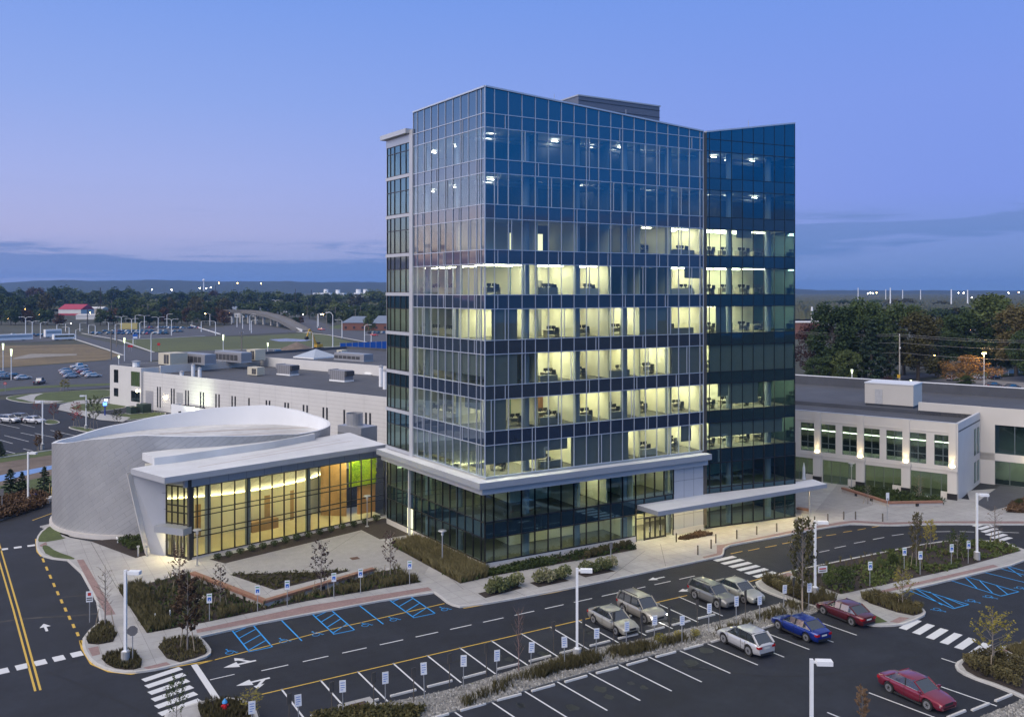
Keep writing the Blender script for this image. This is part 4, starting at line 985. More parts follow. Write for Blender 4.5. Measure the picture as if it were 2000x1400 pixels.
# ---------------------------------------------------------------- drum
drum = thing('drum_hall', 'round grey shingle-clad hall with a sloping white rim', 'hall', (DCX,DCY,0))
rim = [(-165,9.75),(-138,10.7),(-121,11.1),(-98,10.75),(-71,10.2),(-55,9.75),(-40,9.6),(-15,9.5),(13,9.75),(29,10.3),(47,10.75),(70,10.5),(94,9.95),(118,9.3),(146,8.75),(170,9.0),(195,9.75)]
def rimz(deg):
    d_ = (deg+165) % 360-165
    for (a, za), (b, zb) in zip(rim[:-1], rim[1:]):
        if a <= d_ <= b:
            f = (d_-a)/(b-a); f = f*f*(3-2*f)*.5+f*.5; return za+(zb-za)*f
    return 9.75
def shingle():
    m_ = bpy.data.materials.new('metal_shingle'); m_.use_nodes = True; t = NT(m_.node_tree); b = t.n['Principled BSDF']
    uv = t.new('ShaderNodeTexCoord').outputs['UV']
    mp = t.mapping(uv, rot=(0,0,radians(-33)))
    br = t.new('ShaderNodeTexBrick'); t.l.new(mp, br.inputs['Vector']); br.offset = .5
    br.inputs['Scale'].default_value = 1; br.inputs['Brick Width'].default_value = 2.6; br.inputs['Row Height'].default_value = .5; br.inputs['Mortar Size'].default_value = .022
    br.inputs['Color1'].default_value = (.44,.44,.445,1); br.inputs['Color2'].default_value = (.475,.475,.475,1); br.inputs['Mortar'].default_value = (.31,.31,.315,1); br.inputs['Mortar Smooth'].default_value = .2
    nz = t.noise(.35, uv, 4, .6)
    cc = t.mix(1, br.outputs[0], t.ramp(nz, [(.3,(.94,.94,.95)),(.7,(1.05,1.05,1.05))]), 'MULTIPLY')
    t.l.new(cc, b.inputs['Base Color']); b.inputs['Metallic'].default_value = .5
    t.put(b.inputs['Roughness'], t.mapr(nz, .3, .7, .40, .46))
    bn = t.new('ShaderNodeBump'); bn.inputs['Strength'].default_value = .35; bn.inputs['Distance'].default_value = .03; bn.invert = True
    t.l.new(br.outputs['Fac'], bn.inputs['Height']); t.l.new(bn.outputs[0], b.inputs['Normal'])
    return m_
SHING = shingle()
m = MB(); N = 120; arcl = 0; pa = None
pts = []
for i in range(N+1):
    th = 2*pi*i/N; p = ell(th)
    if pa: arcl += hypot(p[0]-pa[0], p[1]-pa[1])
    pts.append((p, arcl, rimz(math.degrees(th)))); pa = p
for (p, u0, z0), (q, u1, z1) in zip(pts[:-1], pts[1:]):
    m.face([(*p,.45),(*q,.45),(*q,z1),(*p,z0)], SHING, [(u0,.45),(u1,.45),(u1,z1),(u0,z0)])
o = m.build('shingle_wall', drum, smooth=True)
m = MB(); rows = [[] for _ in range(4)]
for i in range(N):
    th = 2*pi*i/N; z = rimz(math.degrees(th))
    for r, (o_, zz) in enumerate(((.015, z-.02), (.015, z+.03), (-.35, z+.03), (-.42, 8.2))): rows[r].append((*ell(th,o_), zz))
m.grid(rows, mat('white_parapet', (.72,.73,.75), .7, var=.03, scale=.4, stain=.06), True); m.build('parapet', drum, smooth=True, angle=35)
m = MB(); m.face([(*ell(2*pi*i/N,-.4), 8.2) for i in range(N)], mat('drum_roof_membrane', (.55,.55,.55), .8, var=.14, scale=.9, stain=.22)); m.build('roof', drum)
m = MB()
for (a, b, w_) in (((17,118),(36,112),.25),((20,121),(38,116.5),.35),((24,116),(37,113.5),.15)): m.strip([a, ((a[0]+b[0])/2,(a[1]+b[1])/2+.5), b], w_, 8.205, 8.21, MATS['rust_stain'])
m.build('roof_stain', drum)
m = MB(); m.grid([[(*ell(2*pi*i/N,.25),0) for i in range(N)],[(*ell(2*pi*i/N,.25),.5) for i in range(N)],[(*ell(2*pi*i/N,-.1),.5) for i in range(N)]], BASEC, True); m.build('base_ring', drum, smooth=True, angle=35)
m = MB(); x, y = P(230,1062); m.tube([(x,y+.9,.5),(x,y,.45),(x,y,.05)], .07, WHITEM, 8); m.tube([(x,y,.0),(x,y,.1)], .18, CONC, 8); tag(m.build('standpipe'), 'white bent standpipe at the foot of the grey drum', 'pipe')
# ================================================================ WHITE BUILDING (left)
wb = thing('white_building', 'long low white building with slit windows and rooftop plant', 'building', (32,215,0))
e1 = (.355,-.935); e2 = (.935,.355)
class Loc:
    def __init__(s, o, a, b): s.o = o; s.a = a; s.b = b
    def p(s, i, j): return (s.o[0]+s.a[0]*i+s.b[0]*j, s.o[1]+s.a[1]*i+s.b[1]*j)
    def bx(s, m_, i0, i1, j0, j1, z0, z1, mt): m_.obox((*s.p(i0,j0),z0), (s.a[0]*(i1-i0),s.a[1]*(i1-i0),0), (s.b[0]*(j1-j0),s.b[1]*(j1-j0),0), (0,0,z1-z0), mt)
WL = Loc((32,215), e1, e2)
WALLW = mat('white_precast', (.60,.585,.565), .8, var=.04, scale=.4, stain=.06)
ROOFD = mat('dark_roof_membrane', (.075,.08,.095), .85, var=.14, scale=.5, stain=.2)
JOINT = mat('panel_joint', (.30,.29,.28), .9, var=.05)
m = MB(); WL.bx(m, 0, 104, 0, .4, 0, 8.3, WALLW); 
for z in [1.0+.72*i for i in range(10)]: WL.bx(m, 0, 104, -.008, -.0005, z-.012, z+.012, JOINT)
for i in range(3, 104, 5): WL.bx(m, i-.012, i+.012, -.012, -.0085, 0, 8.28, JOINT)
m.build('wall', wb)
m = MB(); WL.bx(m, .4, 104, .4, 31, 7.0, 7.6, ROOFD); m.build('roof', wb)
m = MB(); WL.bx(m, -13.8, 0, -.5, 31, 0, 9.1, WALLW); m.build('end_block', wb)
m = MB(); WL.bx(m, -13.4, -.4, .2, 30, 9.1, 9.115, ROOFD); m.build('roof', wb)
m = MB(); WL.bx(m, 0, 104, 31, 31.5, 7.6, 9.85, WALLW); WL.bx(m, .005, .4, 4, 31, 7.61, 9.4, WALLW); m.build('parapet', wb)
m = MB(); WL.bx(m, -13.8, 104, 31.5, 72, 0, 9.2, ROOFD); m.build('rear_block', wb)
m = MB(); WL.bx(m, -13.8, 104, 72, 72.5, 0, 9.9, ROOFD); WL.bx(m, -14.2, -13.8, 20, 72, 0, 9.9, ROOFD); m.build('parapet', wb)
m = MB(); WL.bx(m, 53, 78, 31.2, 46, 7.6, 14.4, WALLW); m.build('raised_block', wb)
fw = Face(WL.p(0,0), atan2(e1[1], e1[0]))
SLIT = mat('slit_window_dark', (.03,.033,.04), .3, .2)
for u in (308,313,335,340,363,368,392,397.5,422,428,453.5,459.5,486.5,520.5,526.7,557,563,593,600,631.7,638.7,672.5,715,723):
    t = fw.hit(u); m = MB(); WL.bx(m, t-.22, t+.22, -.05, -.013, .8, 5.3, SLIT); m.build('window', wb)
fe = Face(WL.p(0,-.5), atan2(e1[1], e1[0]))
LITG = lamp_mat('lit_window_green', (.60,.60,.22), .22)
for (ua, ub, z0, z1, lit) in ((223,231,5.2,8.2,0),(256.5,273,4.9,8.2,1),(223,231,2.0,3.9,0),(256.5,273,1.4,3.8,0)):
    ta, tb = sorted((fe.hit(ua), fe.hit(ub))); m = MB(); WL.bx(m, ta, tb, -.53, -.502, z0, z1, GLP); w = m.build('window', wb)
    m = MB(); WL.bx(m, ta, tb, -.5018, -.5008, z0, z1, LITG if lit else SLIT); m.build('pane', w)
    m = MB(); 
    for q in range(5): t = ta+(tb-ta)*q/4; WL.bx(m, t-.04, t+.04, -.56, -.531, z0, z1, DARKM)
    m.build('frame', w)
m = MB(); t = fw.hit(292); WL.bx(m, t-1.6, t+1.6, -.04, -.014, 0, 4.2, mat('grey_shutter', (.33,.33,.35), .5, .2)); m.build('roller_door', wb)
m = MB(); t = fw.hit(351); WL.bx(m, t-1.2, t+1.2, -.04, -.014, 2.3, 4.6, mat('grey_louvre', (.40,.40,.40), .5, .2)); m.build('louvre', wb)
# rooftop plant on the white building: each unit its own thing
def rooftop(px, z, L, w_, h, kind, label, name='rooftop_unit', cat='rooftop unit', ang=None):
    x, y = P(*px, z); g = thing(name, label, cat, (x,y,z), (atan2(e1[1],e1[0]) if ang is None else ang), 'rooftop plant')
    UN = mat('unit_grey', (.27,.27,.29), .6, .3, var=.1); UB = mat('unit_beige', (.52,.48,.38), .6, var=.05); UD = mat('unit_dark', (.05,.05,.055), .6)
    m = MB()
    if kind == 'ahu':
        m.box(-L/2-.1,L/2+.1,-w_/2-.1,w_/2+.1,0,.3,WHITEM); m.build('curb_base', g, world=False); m = MB()
        m.box(-L/2,L/2,-w_/2,w_/2,.3,h,UN)
        for q in range(7): m.box(-L/2+.25+q*L/7.2, -L/2+.29+q*L/7.2, -w_/2-.03, -w_/2-.002, .35, h-.05, UD)
        m.build('cabinet', g, world=False); m = MB(); m.box(-L/2-.5,-L/2-.01,-w_/2,w_/2,h-.9,h+.1,UN); m.build('intake_hood', g, world=False)
        m = MB(); m.box(L/2+.005,L/2+.5,-w_/2+.1,w_/2-.1,h*.55,h-.1,UD); m.build('exhaust_louvre', g, world=False)
    elif kind == 'box':
        m.box(-L/2,L/2,-w_/2,w_/2,.15,h,UB); m.build('cabinet', g, world=False); m = MB(); m.box(-L/2+.3,L/2-.3,-w_/2+.2,w_/2-.2,0,.149,UD); m.build('curb_base', g, world=False)
        for q in range(2): m = MB(); m.box(-.1+q*L*.22,L*.16+q*L*.22,-w_/2-.04,-w_/2-.002,.4,h-.3,UD); m.build('vent', g, world=False)
    elif kind == 'skylight':
        m.grid([[(-L/2,-w_/2,.2),(L/2,-w_/2,.2),(L/2,w_/2,.2),(-L/2,w_/2,.2)],[(-L*.3,-w_*.3,h),(L*.3,-w_*.3,h),(L*.3,w_*.3,h),(-L*.3,w_*.3,h)]], mat('dome_white', (.7,.7,.68), .4), True); m.face([(-L*.3,-w_*.3,h),(L*.3,-w_*.3,h),(L*.3,w_*.3,h),(-L*.3,w_*.3,h)], MATS['dome_white']); m.build('dome', g, world=False)
        m = MB(); m.box(-L/2-.05,L/2+.05,-w_/2-.05,w_/2+.05,0,.199,STEEL); m.build('curb_base', g, world=False)
    elif kind == 'stack':
        m.tube([(0,0,0),(0,0,h)], w_/2, WHITEM, 10); m.build('flue', g, world=False); m = MB(); m.tube([(0,0,h),(0,0,h+.25)], [w_*.7,w_*.2], STEEL, 10); m.build('cap', g, world=False)
    elif kind == 'pyramid':
        m.grid([[(-L/2,-w_/2,.3),(L/2,-w_/2,.3),(L/2,w_/2,.3),(-L/2,w_/2,.3)],[(-.05,-.05,h),(.05,-.05,h),(.05,.05,h),(-.05,.05,h)]], mat('pale_glazing', (.45,.5,.56), .2, .2), True); m.build('glazing', g, world=False)
        m = MB(); m.box(-L/2-.1,L/2+.1,-w_/2-.1,w_/2+.1,0,.299,WHITEM); m.build('curb_base', g, world=False)
    elif kind == 'plant':
        m.box(-L/2,L/2,-w_/2,w_/2,.3,h,UN)
        for q in range(int(L/1.6)): m.box(-L/2+.2+q*1.6,-L/2+1.5+q*1.6,-w_/2-.05,-w_/2-.002,.5,h-.4,UD)
        m.build('cabinet', g, world=False); m = MB(); m.box(-L/2,L/2,-w_/2+.1,w_/2-.1,h,h+.25,STEEL); m.build('fan_deck', g, world=False)
        m = MB(); m.box(-L/2-.05,L/2+.05,-w_/2-.05,w_/2+.05,0,.299,STEEL); m.build('curb_base', g, world=False)
    return g
rooftop((562,732), 7.6, 4.6, 2.4, 2.3, 'ahu', 'grey rooftop air handler beside the small beige unit')
rooftop((667,744), 7.6, 4.6, 2.4, 2.3, 'ahu', 'grey rooftop air handler nearest the glass tower')
rooftop((500,733), 7.6, 3.6, 2.0, 1.9, 'box', 'small beige rooftop unit with two dark vents')
rooftop((546,714), 7.6, 2.6, 1.6, .6, 'skylight', 'white roof dome behind the first grey air handler', 'skylight', 'skylight')
rooftop((597,719), 7.6, 2.8, 1.6, .6, 'skylight', 'white roof dome between the two grey air handlers', 'skylight', 'skylight')
rooftop((722,732), 7.6, 2.6, 1.6, .6, 'skylight', 'white roof dome nearest the glass tower', 'skylight', 'skylight')
rooftop((377,736), 7.6, .6, .75, 2.6, 'stack', 'taller white flue of the pair on the dark roof', 'flue', 'flue')
rooftop((390,737), 7.6, .6, .75, 2.0, 'stack', 'shorter white flue of the pair on the dark roof', 'flue', 'flue')
rooftop((355,733), 7.6, .9, .9, .8, 'stack', 'squat roof vent left of the white flues', 'flue', 'roof vent')
rooftop((744,755), 7.6, .9, .8, 4.0, 'stack', 'tall white flue at the tower edge, left of its pair', 'flue', 'flue')
rooftop((752,760), 7.6, .9, .85, 3.6, 'stack', 'tall white flue touching the tower edge', 'flue', 'flue')
rooftop((338,712), 9.2, 5.0, 4.5, 2.8, 'box', 'pale plant box at the left end of the roof plant', 'rooftop_unit', 'rooftop unit')
rooftop((385,710), 9.2, 11, 3, 2.2, 'plant', 'long dark louvred chiller, left one of two', 'rooftop_unit', 'chiller')
rooftop((455,706), 9.2, 11, 3, 2.2, 'plant', 'long dark louvred chiller, right one of two', 'rooftop_unit', 'chiller')
rooftop((500,704), 9.2, 3.5, 3, 2.8, 'box', 'pale plant box right of the two chillers', 'rooftop_unit', 'rooftop unit')
rooftop((617,698), 9.2, 8, 8, 2.2, 'pyramid', 'pale pyramid rooflight on the rear roof', 'rooflight', 'rooflight')
rooftop((690,704), 9.2, 11, 3, 1.6, 'plant', 'low louvred condenser row beside the raised white block', 'rooftop_unit', 'condenser')
rooftop((668,695), 9.2, 2, 2, 1.6, 'box', 'small pale unit behind the condenser row', 'rooftop_unit', 'rooftop unit')
rooftop((266,716), 9.115, 1.6, 1.6, 1.2, 'stack', 'small roof fan on the white end block', 'roof_fan', 'roof fan')
# cooling tower behind the lobby roof
x, y = at_depth(698, 134); ct = thing('cooling_tower', 'galvanised cooling tower with a round fan stack behind the lobby roof', 'cooling tower', (x,y,0), atan2(e1[1],e1[0]))
m = MB(); m.box(-2.6,2.6,-1.6,1.6,0,6.3,STEEL)
for q in range(6): m.box(-2.55,2.55,-1.64,-1.602,1.2+q*.75,1.55+q*.75,mat('louvre_grey', (.2,.21,.22), .6, .3))
m.build('casing', ct, world=False); m = MB(); m.tube([(-.6,0,6.3),(-.6,0,8.1)], 1.25, STEEL, 20, cap=False); m.tube([(-.6,0,7.2),(-.6,0,7.25)], 1.15, DARKM, 16); m.build('fan_stack', ct, world=False)
# plant yard items beside the white wall
x, y = P(341,812); g = thing('screen_enclosure', 'white walled plant enclosure at the foot of the white wall', 'enclosure', (x,y,0), atan2(e1[1],e1[0]))
m = MB(); m.box(-1,12,-.1,.1,0,2.4,WHITEM); m.box(-1.2,-1.0,-.1,5,0,2.4,WHITEM); m.box(12,12.2,-.1,5,0,2.4,WHITEM); m.build('screen_wall', g, world=False)
m = MB(); m.box(.5,8,1,4,0,2.2,MATS['unit_dark']); tag(m.build('plant_cabinet', g, world=False))
GREENC = mat('green_cabinet', (.035,.06,.045), .5, .2)
for px, s_, lab in (((258,808),(1.9,1.6,1.6),'smaller dark green transformer cabinet on the lawn'),((281,806),(2.6,2.0,2.0),'larger dark green transformer cabinet by the white wall')):
    x, y = P(*px); g = thing('transformer', lab, 'transformer', (x,y,0), atan2(e1[1],e1[0])); m = MB(); m.box(-s_[0]/2,s_[0]/2,-s_[1]/2,s_[1]/2,.12,s_[2],GREENC); m.build('cabinet', g, world=False); m = MB(); m.box(-s_[0]/2-.2,s_[0]/2+.2,-s_[1]/2-.2,s_[1]/2+.2,0,.119,CONC); m.build('pad', g, world=False)
# wall lamps of the white building
WARM = lamp_mat('bulb_warm', (1,.85,.5), 30); COOL = lamp_mat('bulb_cool', (.85,1,.72), 30)
for u, z in ((324,3.4),(270,3.9)):
    f_ = fw if u > 300 else fe; t = f_.hit(u); x, y, _ = f_.p(t, .35, 0)
    g = thing('wall_lamp', 'lit wall lamp '+('on the white wall' if u > 300 else 'above the end block door'), 'lamp', (x,y,z)); m = MB(); m.tube([(0,0,-.18),(0,0,.1)], .16, WARM, 8); m.build('bulb', g, world=False); m = MB(); m.tube([(0,0,.101),(0,0,.2)], [.22,.1], DARKM, 8); m.build('hood', g, world=False)
t = fw.hit(398); x, y, _ = fw.p(t, 5.5, 0)
g = thing('flood_light', 'flood light standing before the white wall', 'lamp', (x,y,0)); m = MB(); m.tube([(0,0,0),(0,0,1.6)], .05, STEEL, 6); m.build('post', g, world=False); m = MB(); m.box(-.25,.25,-.15,.15,1.62,1.95,DARKM); m.build('lamp_head', g, world=False)
sp = bpy.data.lights.new('flood_lamp', 'SPOT'); sp.energy = 850; sp.color = (.86,1,.70); sp.spot_size = radians(110); sp.spot_blend = .9; sp.shadow_soft_size = .3
so_ = bpy.data.objects.new('flood_lamp', sp); COL.objects.link(so_); so_.location = (x,y,2.2)
tx, ty, _ = fw.p(t-1, -.2, 0); so_.rotation_euler = (Vector((x,y,2.2))-Vector((tx,ty,4.8))).to_track_quat('Z','Y').to_euler()
# ================================================================ CREAM WING (right)
cb = thing('cream_building', 'cream two-storey wing with tall windows and lamp-lit pilasters', 'building', (106,67.4,0))
RL = Loc((106,67.4), (-.355,.935), (.935,.355))
CRM = mat('cream_render', (.62,.585,.53), .85, var=.03, scale=.4, stain=.05); CRM2 = mat('pale_grey_render', (.56,.56,.57), .85, var=.04, scale=.4, stain=.05)
fr_ = Face((106,67.4), atan2(.935,-.355), -1)
UPW = [(1564,1591),(1603.5,1632),(1645,1674),(1687,1718),(1731,1763),(1777,1809),(1824.6,1858.7)]
LOW = [(1530,1592),(1607,1675),(1689.5,1763.5),(1778,1859)]
PIL = [1597,1681,1770,1866]
uw = [tuple(sorted((fr_.hit(a), fr_.hit(b)))) for a, b in UPW]; uw += [(uw[0][1]+2.4+i*5.2, uw[0][1]+5.4+i*5.2) for i in range(2)]
lw = [tuple(sorted((fr_.hit(a), fr_.hit(b)))) for a, b in LOW]
uw.sort(); lw.sort(); WLEN = 42
m = MB(); RL.bx(m, 0, WLEN, 0, .35, 8.15, 9.75, CRM); RL.bx(m, 0, WLEN, 0, .35, 3.25, 4.25, CRM); RL.bx(m, 0, WLEN, 0, .35, -.05, .12, CRM)
ed = [0]+[q for w in uw for q in w]+[WLEN]
for a, b in zip(ed[0::2], ed[1::2]): RL.bx(m, a, b, 0, .35, 4.25, 8.15, CRM)
ed = [0]+[q for w in lw for q in w]+[WLEN]
for a, b in zip(ed[0::2], ed[1::2]): RL.bx(m, a, b, 0, .35, .12, 3.25, CRM)
RL.bx(m, .2, WLEN, -.06, -.002, 8.45, 8.6, CRM); RL.bx(m, 0, WLEN, -.05, -.002, 3.7, 3.85, CRM)
m.build('front_wall', cb)
FRM = mat('grey_window_frame', (.12,.15,.16), .5, .3)
def pwin(L_, a, b, j, z0, z1, nv, nh, parent, gl=GLP):
    m_ = MB(); L_.bx(m_, a, b, j+.12, j+.13, z0, z1, gl); w = m_.build('window', parent)
    m_ = MB()
    for q in range(nv+1): t_ = a+(b-a)*q/nv; L_.bx(m_, max(a,t_-.05), min(b,t_+.05), j+.06, j+.115, z0, z1, FRM)
    for q in range(nh+1): z = z0+(z1-z0)*(q if nh != 2 else (0,.32,1)[q]*2)/nh; L_.bx(m_, a, b, j+.064, j+.111, max(z0,z-.05), min(z1,z+.05), FRM)
    m_.build('frame', w)
for a, b in uw: pwin(RL, a, b, 0, 4.25, 8.15, 2, 2, cb)
for a, b in lw: pwin(RL, a, b, 0, .12, 3.25, 4, 1, cb)
for i, (a, b) in enumerate(lw):
    m = MB(); RL.bx(m, a, a+1.3, .0, .3, .0, 1.0, CRM); m.build('window_apron', cb)
for i, u in enumerate(PIL):
    t = fr_.hit(u); w_ = .55
    if i == 3: t = .62
    m = MB(); RL.bx(m, t-w_, t+w_, -.28, -.002, .9, 3.7, CRM); RL.bx(m, t-w_*.8, t+w_*.8, -.18, -.002, 4.25, 9.7, CRM); m.build('pilaster', cb)
    m = MB(); RL.bx(m, t-w_-.12, t+w_+.12, -.4, -.004, 3.7, 4.05, CRM); RL.bx(m, t-w_-.05, t+w_+.05, -.34, -.006, 4.05, 4.24, CRM); m.build('capital', cb)
    m = MB(); RL.bx(m, t-w_-.03, t+w_+.03, -.31, -.002, -.02, .9, mat('black_granite', (.02,.02,.022), .3)); m.build('plinth', cb)
    m = MB(); RL.bx(m, t-.22, t+.22, -.36, -.24, 4.25, 4.33, lamp_mat('uplight_lens', (1,.8,.42), 30)); m.build('uplight', cb)
    lt = bpy.data.lights.new('uplight_lamp', 'SPOT'); lt.energy = 70; lt.color = (1,.80,.42); lt.spot_size = radians(75); lt.spot_blend = .8; lt.shadow_soft_size = .05
    lo = bpy.data.objects.new('uplight_lamp', lt); COL.objects.link(lo); x, y = RL.p(t, -.55); lo.location = (x, y, 4.4); lo.rotation_euler = (pi-radians(10), 0, atan2(.355,.935)-pi/2)
    tx, ty = RL.p(t, -.2); lo.rotation_euler = (Vector((x,y,4.4))-Vector((tx,ty,7.2))).to_track_quat('Z','Y').to_euler()
m = MB(); RL.bx(m, 0, .35, .352, 13.5, 0, 9.75, CRM2); m.build('side_wall', cb)
m = MB(); RL.bx(m, .0, WLEN, .35, 14, 8.6, 8.8, ROOFD); RL.bx(m, .35, WLEN, 13.6, 14, 8.8, 9.35, ROOFD); m.build('roof', cb)
m = MB(); RL.bx(m, -40, WLEN, 14.3, 42, 8.0, 9.0, ROOFD); RL.bx(m, -40, WLEN, 42, 42.4, 0, 10.6, ROOFD); m.build('rear_roof', cb)
m = MB(); RL.bx(m, -40, WLEN, 41.98, 42.5, 10.6, 10.72, WHITEM); RL.bx(m, .0, WLEN, -.02, .36, 9.75, 9.8, mat('pale_coping', (.55,.57,.6), .5, .3)); m.build('coping', cb)
# right wing, set back
m = MB(); RL.bx(m, -40, 0, 13.6, 14, 8.2, 10.5, CRM); RL.bx(m, -40, 0, 13.6, 14, 3.3, 4.3, CRM); RL.bx(m, -1.8, 0, 13.6, 14, 0, 8.2, CRM); RL.bx(m, -40, -14, 13.6, 14, 0, 8.2, CRM); RL.bx(m, -10, -9, 13.6, 14, 0, 8.2, CRM); RL.bx(m, 0, 8, 13.6, 14.2, 8.0, 10.5, CRM); m.build('wing_wall', cb)
for a, b in ((-9,-1.8),(-14,-10)):
    pwin(RL, a, b, 13.6, 4.3, 8.2, 3, 1, cb); pwin(RL, a, b, 13.6, .1, 3.3, 4, 1, cb)
for z0, z1 in ((4.3,7.9),(.6,3.4)):
    for a, b in ((9.6,10.9),(11.6,12.8)):
        m = MB(); RL.bx(m, -.02, -.005, a, b, z0, z1, SLIT); w = m.build('window', cb); m = MB(); RL.bx(m, -.05, -.021, a+.06, b-.06, z0+.06, z1-.06, GLP); m.build('pane', w)
m = MB()
for a, b, z0, z1 in ((.4,WLEN,0,4.0),(.4,WLEN,4.05,8.5)):
    RL.bx(m, a, b, 5.5, 5.6, z0, z1, CREAM)
m.build('interior_wall', cb)
m = MB(); RL.bx(m, .4, WLEN, .4, 14, 3.3, 4.2, CEIL); RL.bx(m, -40, -.2, 14, 22, 3.4, 4.2, CEIL); RL.bx(m, .4, WLEN, .4, 14, .0, .1, CARPET); m.build('floor_slab', cb)
m = MB(); RL.bx(m, -40, -.2, 18, 18.1, 0, 8.1, CREAM); m.build('interior_wall', cb)
for (i0, i1, j, z, s_) in ((1,24,2.0,6.9,1),(1,24,2.2,3.0,0),(-12,-2,15.8,3.1,1)):
    m = MB(); RL.bx(m, i0, i1, j-.08, j+.08, z, z+.06, lamp_mat('strip_light', (1,.93,.62), 9) if s_ else lamp_mat('strip_light_dim', (1,.9,.5), 7)); m.build('strip_light', cb)
m = MB(); RL.bx(m, 1, 24, 3.6, 5.2, 4.2, 5.6, DARKM); m.build('bookcase', cb)
x0, y0 = P(1689,791,9.0)
st = thing('stair_head', 'cream rooftop stair head with a pale door', 'stair head', (x0,y0,9.0), atan2(-.935,.355))
m = MB(); m.box(0,7.0,0,5,.35,3.4,CRM); m.build('wall', st, world=False); m = MB(); m.box(-.06,7.06,-.06,5.06,3.4,3.55,WHITEM); m.build('coping', st, world=False)
m = MB(); m.box(1.5,2.6,-.05,-.003,.36,2.6,mat('pale_door', (.5,.5,.5), .5)); m.build('door', st, world=False); m = MB(); m.box(.1,6.9,.1,4.9,-.3,.349,ROOFD); m.build('curb_base', st, world=False)
x, y = RL.p(-6.5, 13.3); g = thing('wall_lamp', 'lit dome lamp over the right wing door', 'lamp', (x,y,3.7)); m = MB(); m.tube([(0,0,-.2),(0,0,.15)], [.3,.12], WARM, 10); m.build('bulb', g, world=False); m = MB(); m.tube([(0,0,.151),(0,0,.3)], [.12,.05], DARKM, 8); m.build('hood', g, world=False)
# ================================================================ VEHICLES
def car_paint():
    m = bpy.data.materials.new('car_paint'); m.use_nodes = True; t = NT(m.node_tree); b = t.n['Principled BSDF']
    t.l.new(t.new('ShaderNodeObjectInfo').outputs['Color'], b.inputs['Base Color'])
    b.inputs['Roughness'].default_value = .32; b.inputs['Metallic'].default_value = .35; b.inputs['Coat Weight'].default_value = 1; b.inputs['Coat Roughness'].default_value = .04
    return m
PAINT = car_paint()
CGLASS = mat('car_glass', (.022,.028,.032), .04, 0, var=0, spec=1.0); CGLASS.node_tree.nodes['Principled BSDF'].inputs['IOR'].default_value = 1.9
TYRE = mat('tyre_rubber', (.018,.018,.018), .85, var=.1); RIM = mat('alloy_rim', (.5,.5,.52), .3, .8, var=0)
TRIM = mat('black_trim', (.02,.02,.022), .6, var=0)
LENS = mat('clear_lens', (.7,.72,.75), .15, .3, var=0); TAIL = mat('red_lens', (.35,.01,.015), .2, var=0); AMB = mat('plate_white', (.6,.6,.55), .5, var=0)
HEADON = lamp_mat('headlamp_on', (1,.93,.82), 26)
def lerp_tab(tab, x):
    for (a, va), (b, vb) in zip(tab[:-1], tab[1:]):
        if x <= b: f = max(0, (x-a)/(b-a)); return va+(vb-va)*f
    return tab[-1][1]
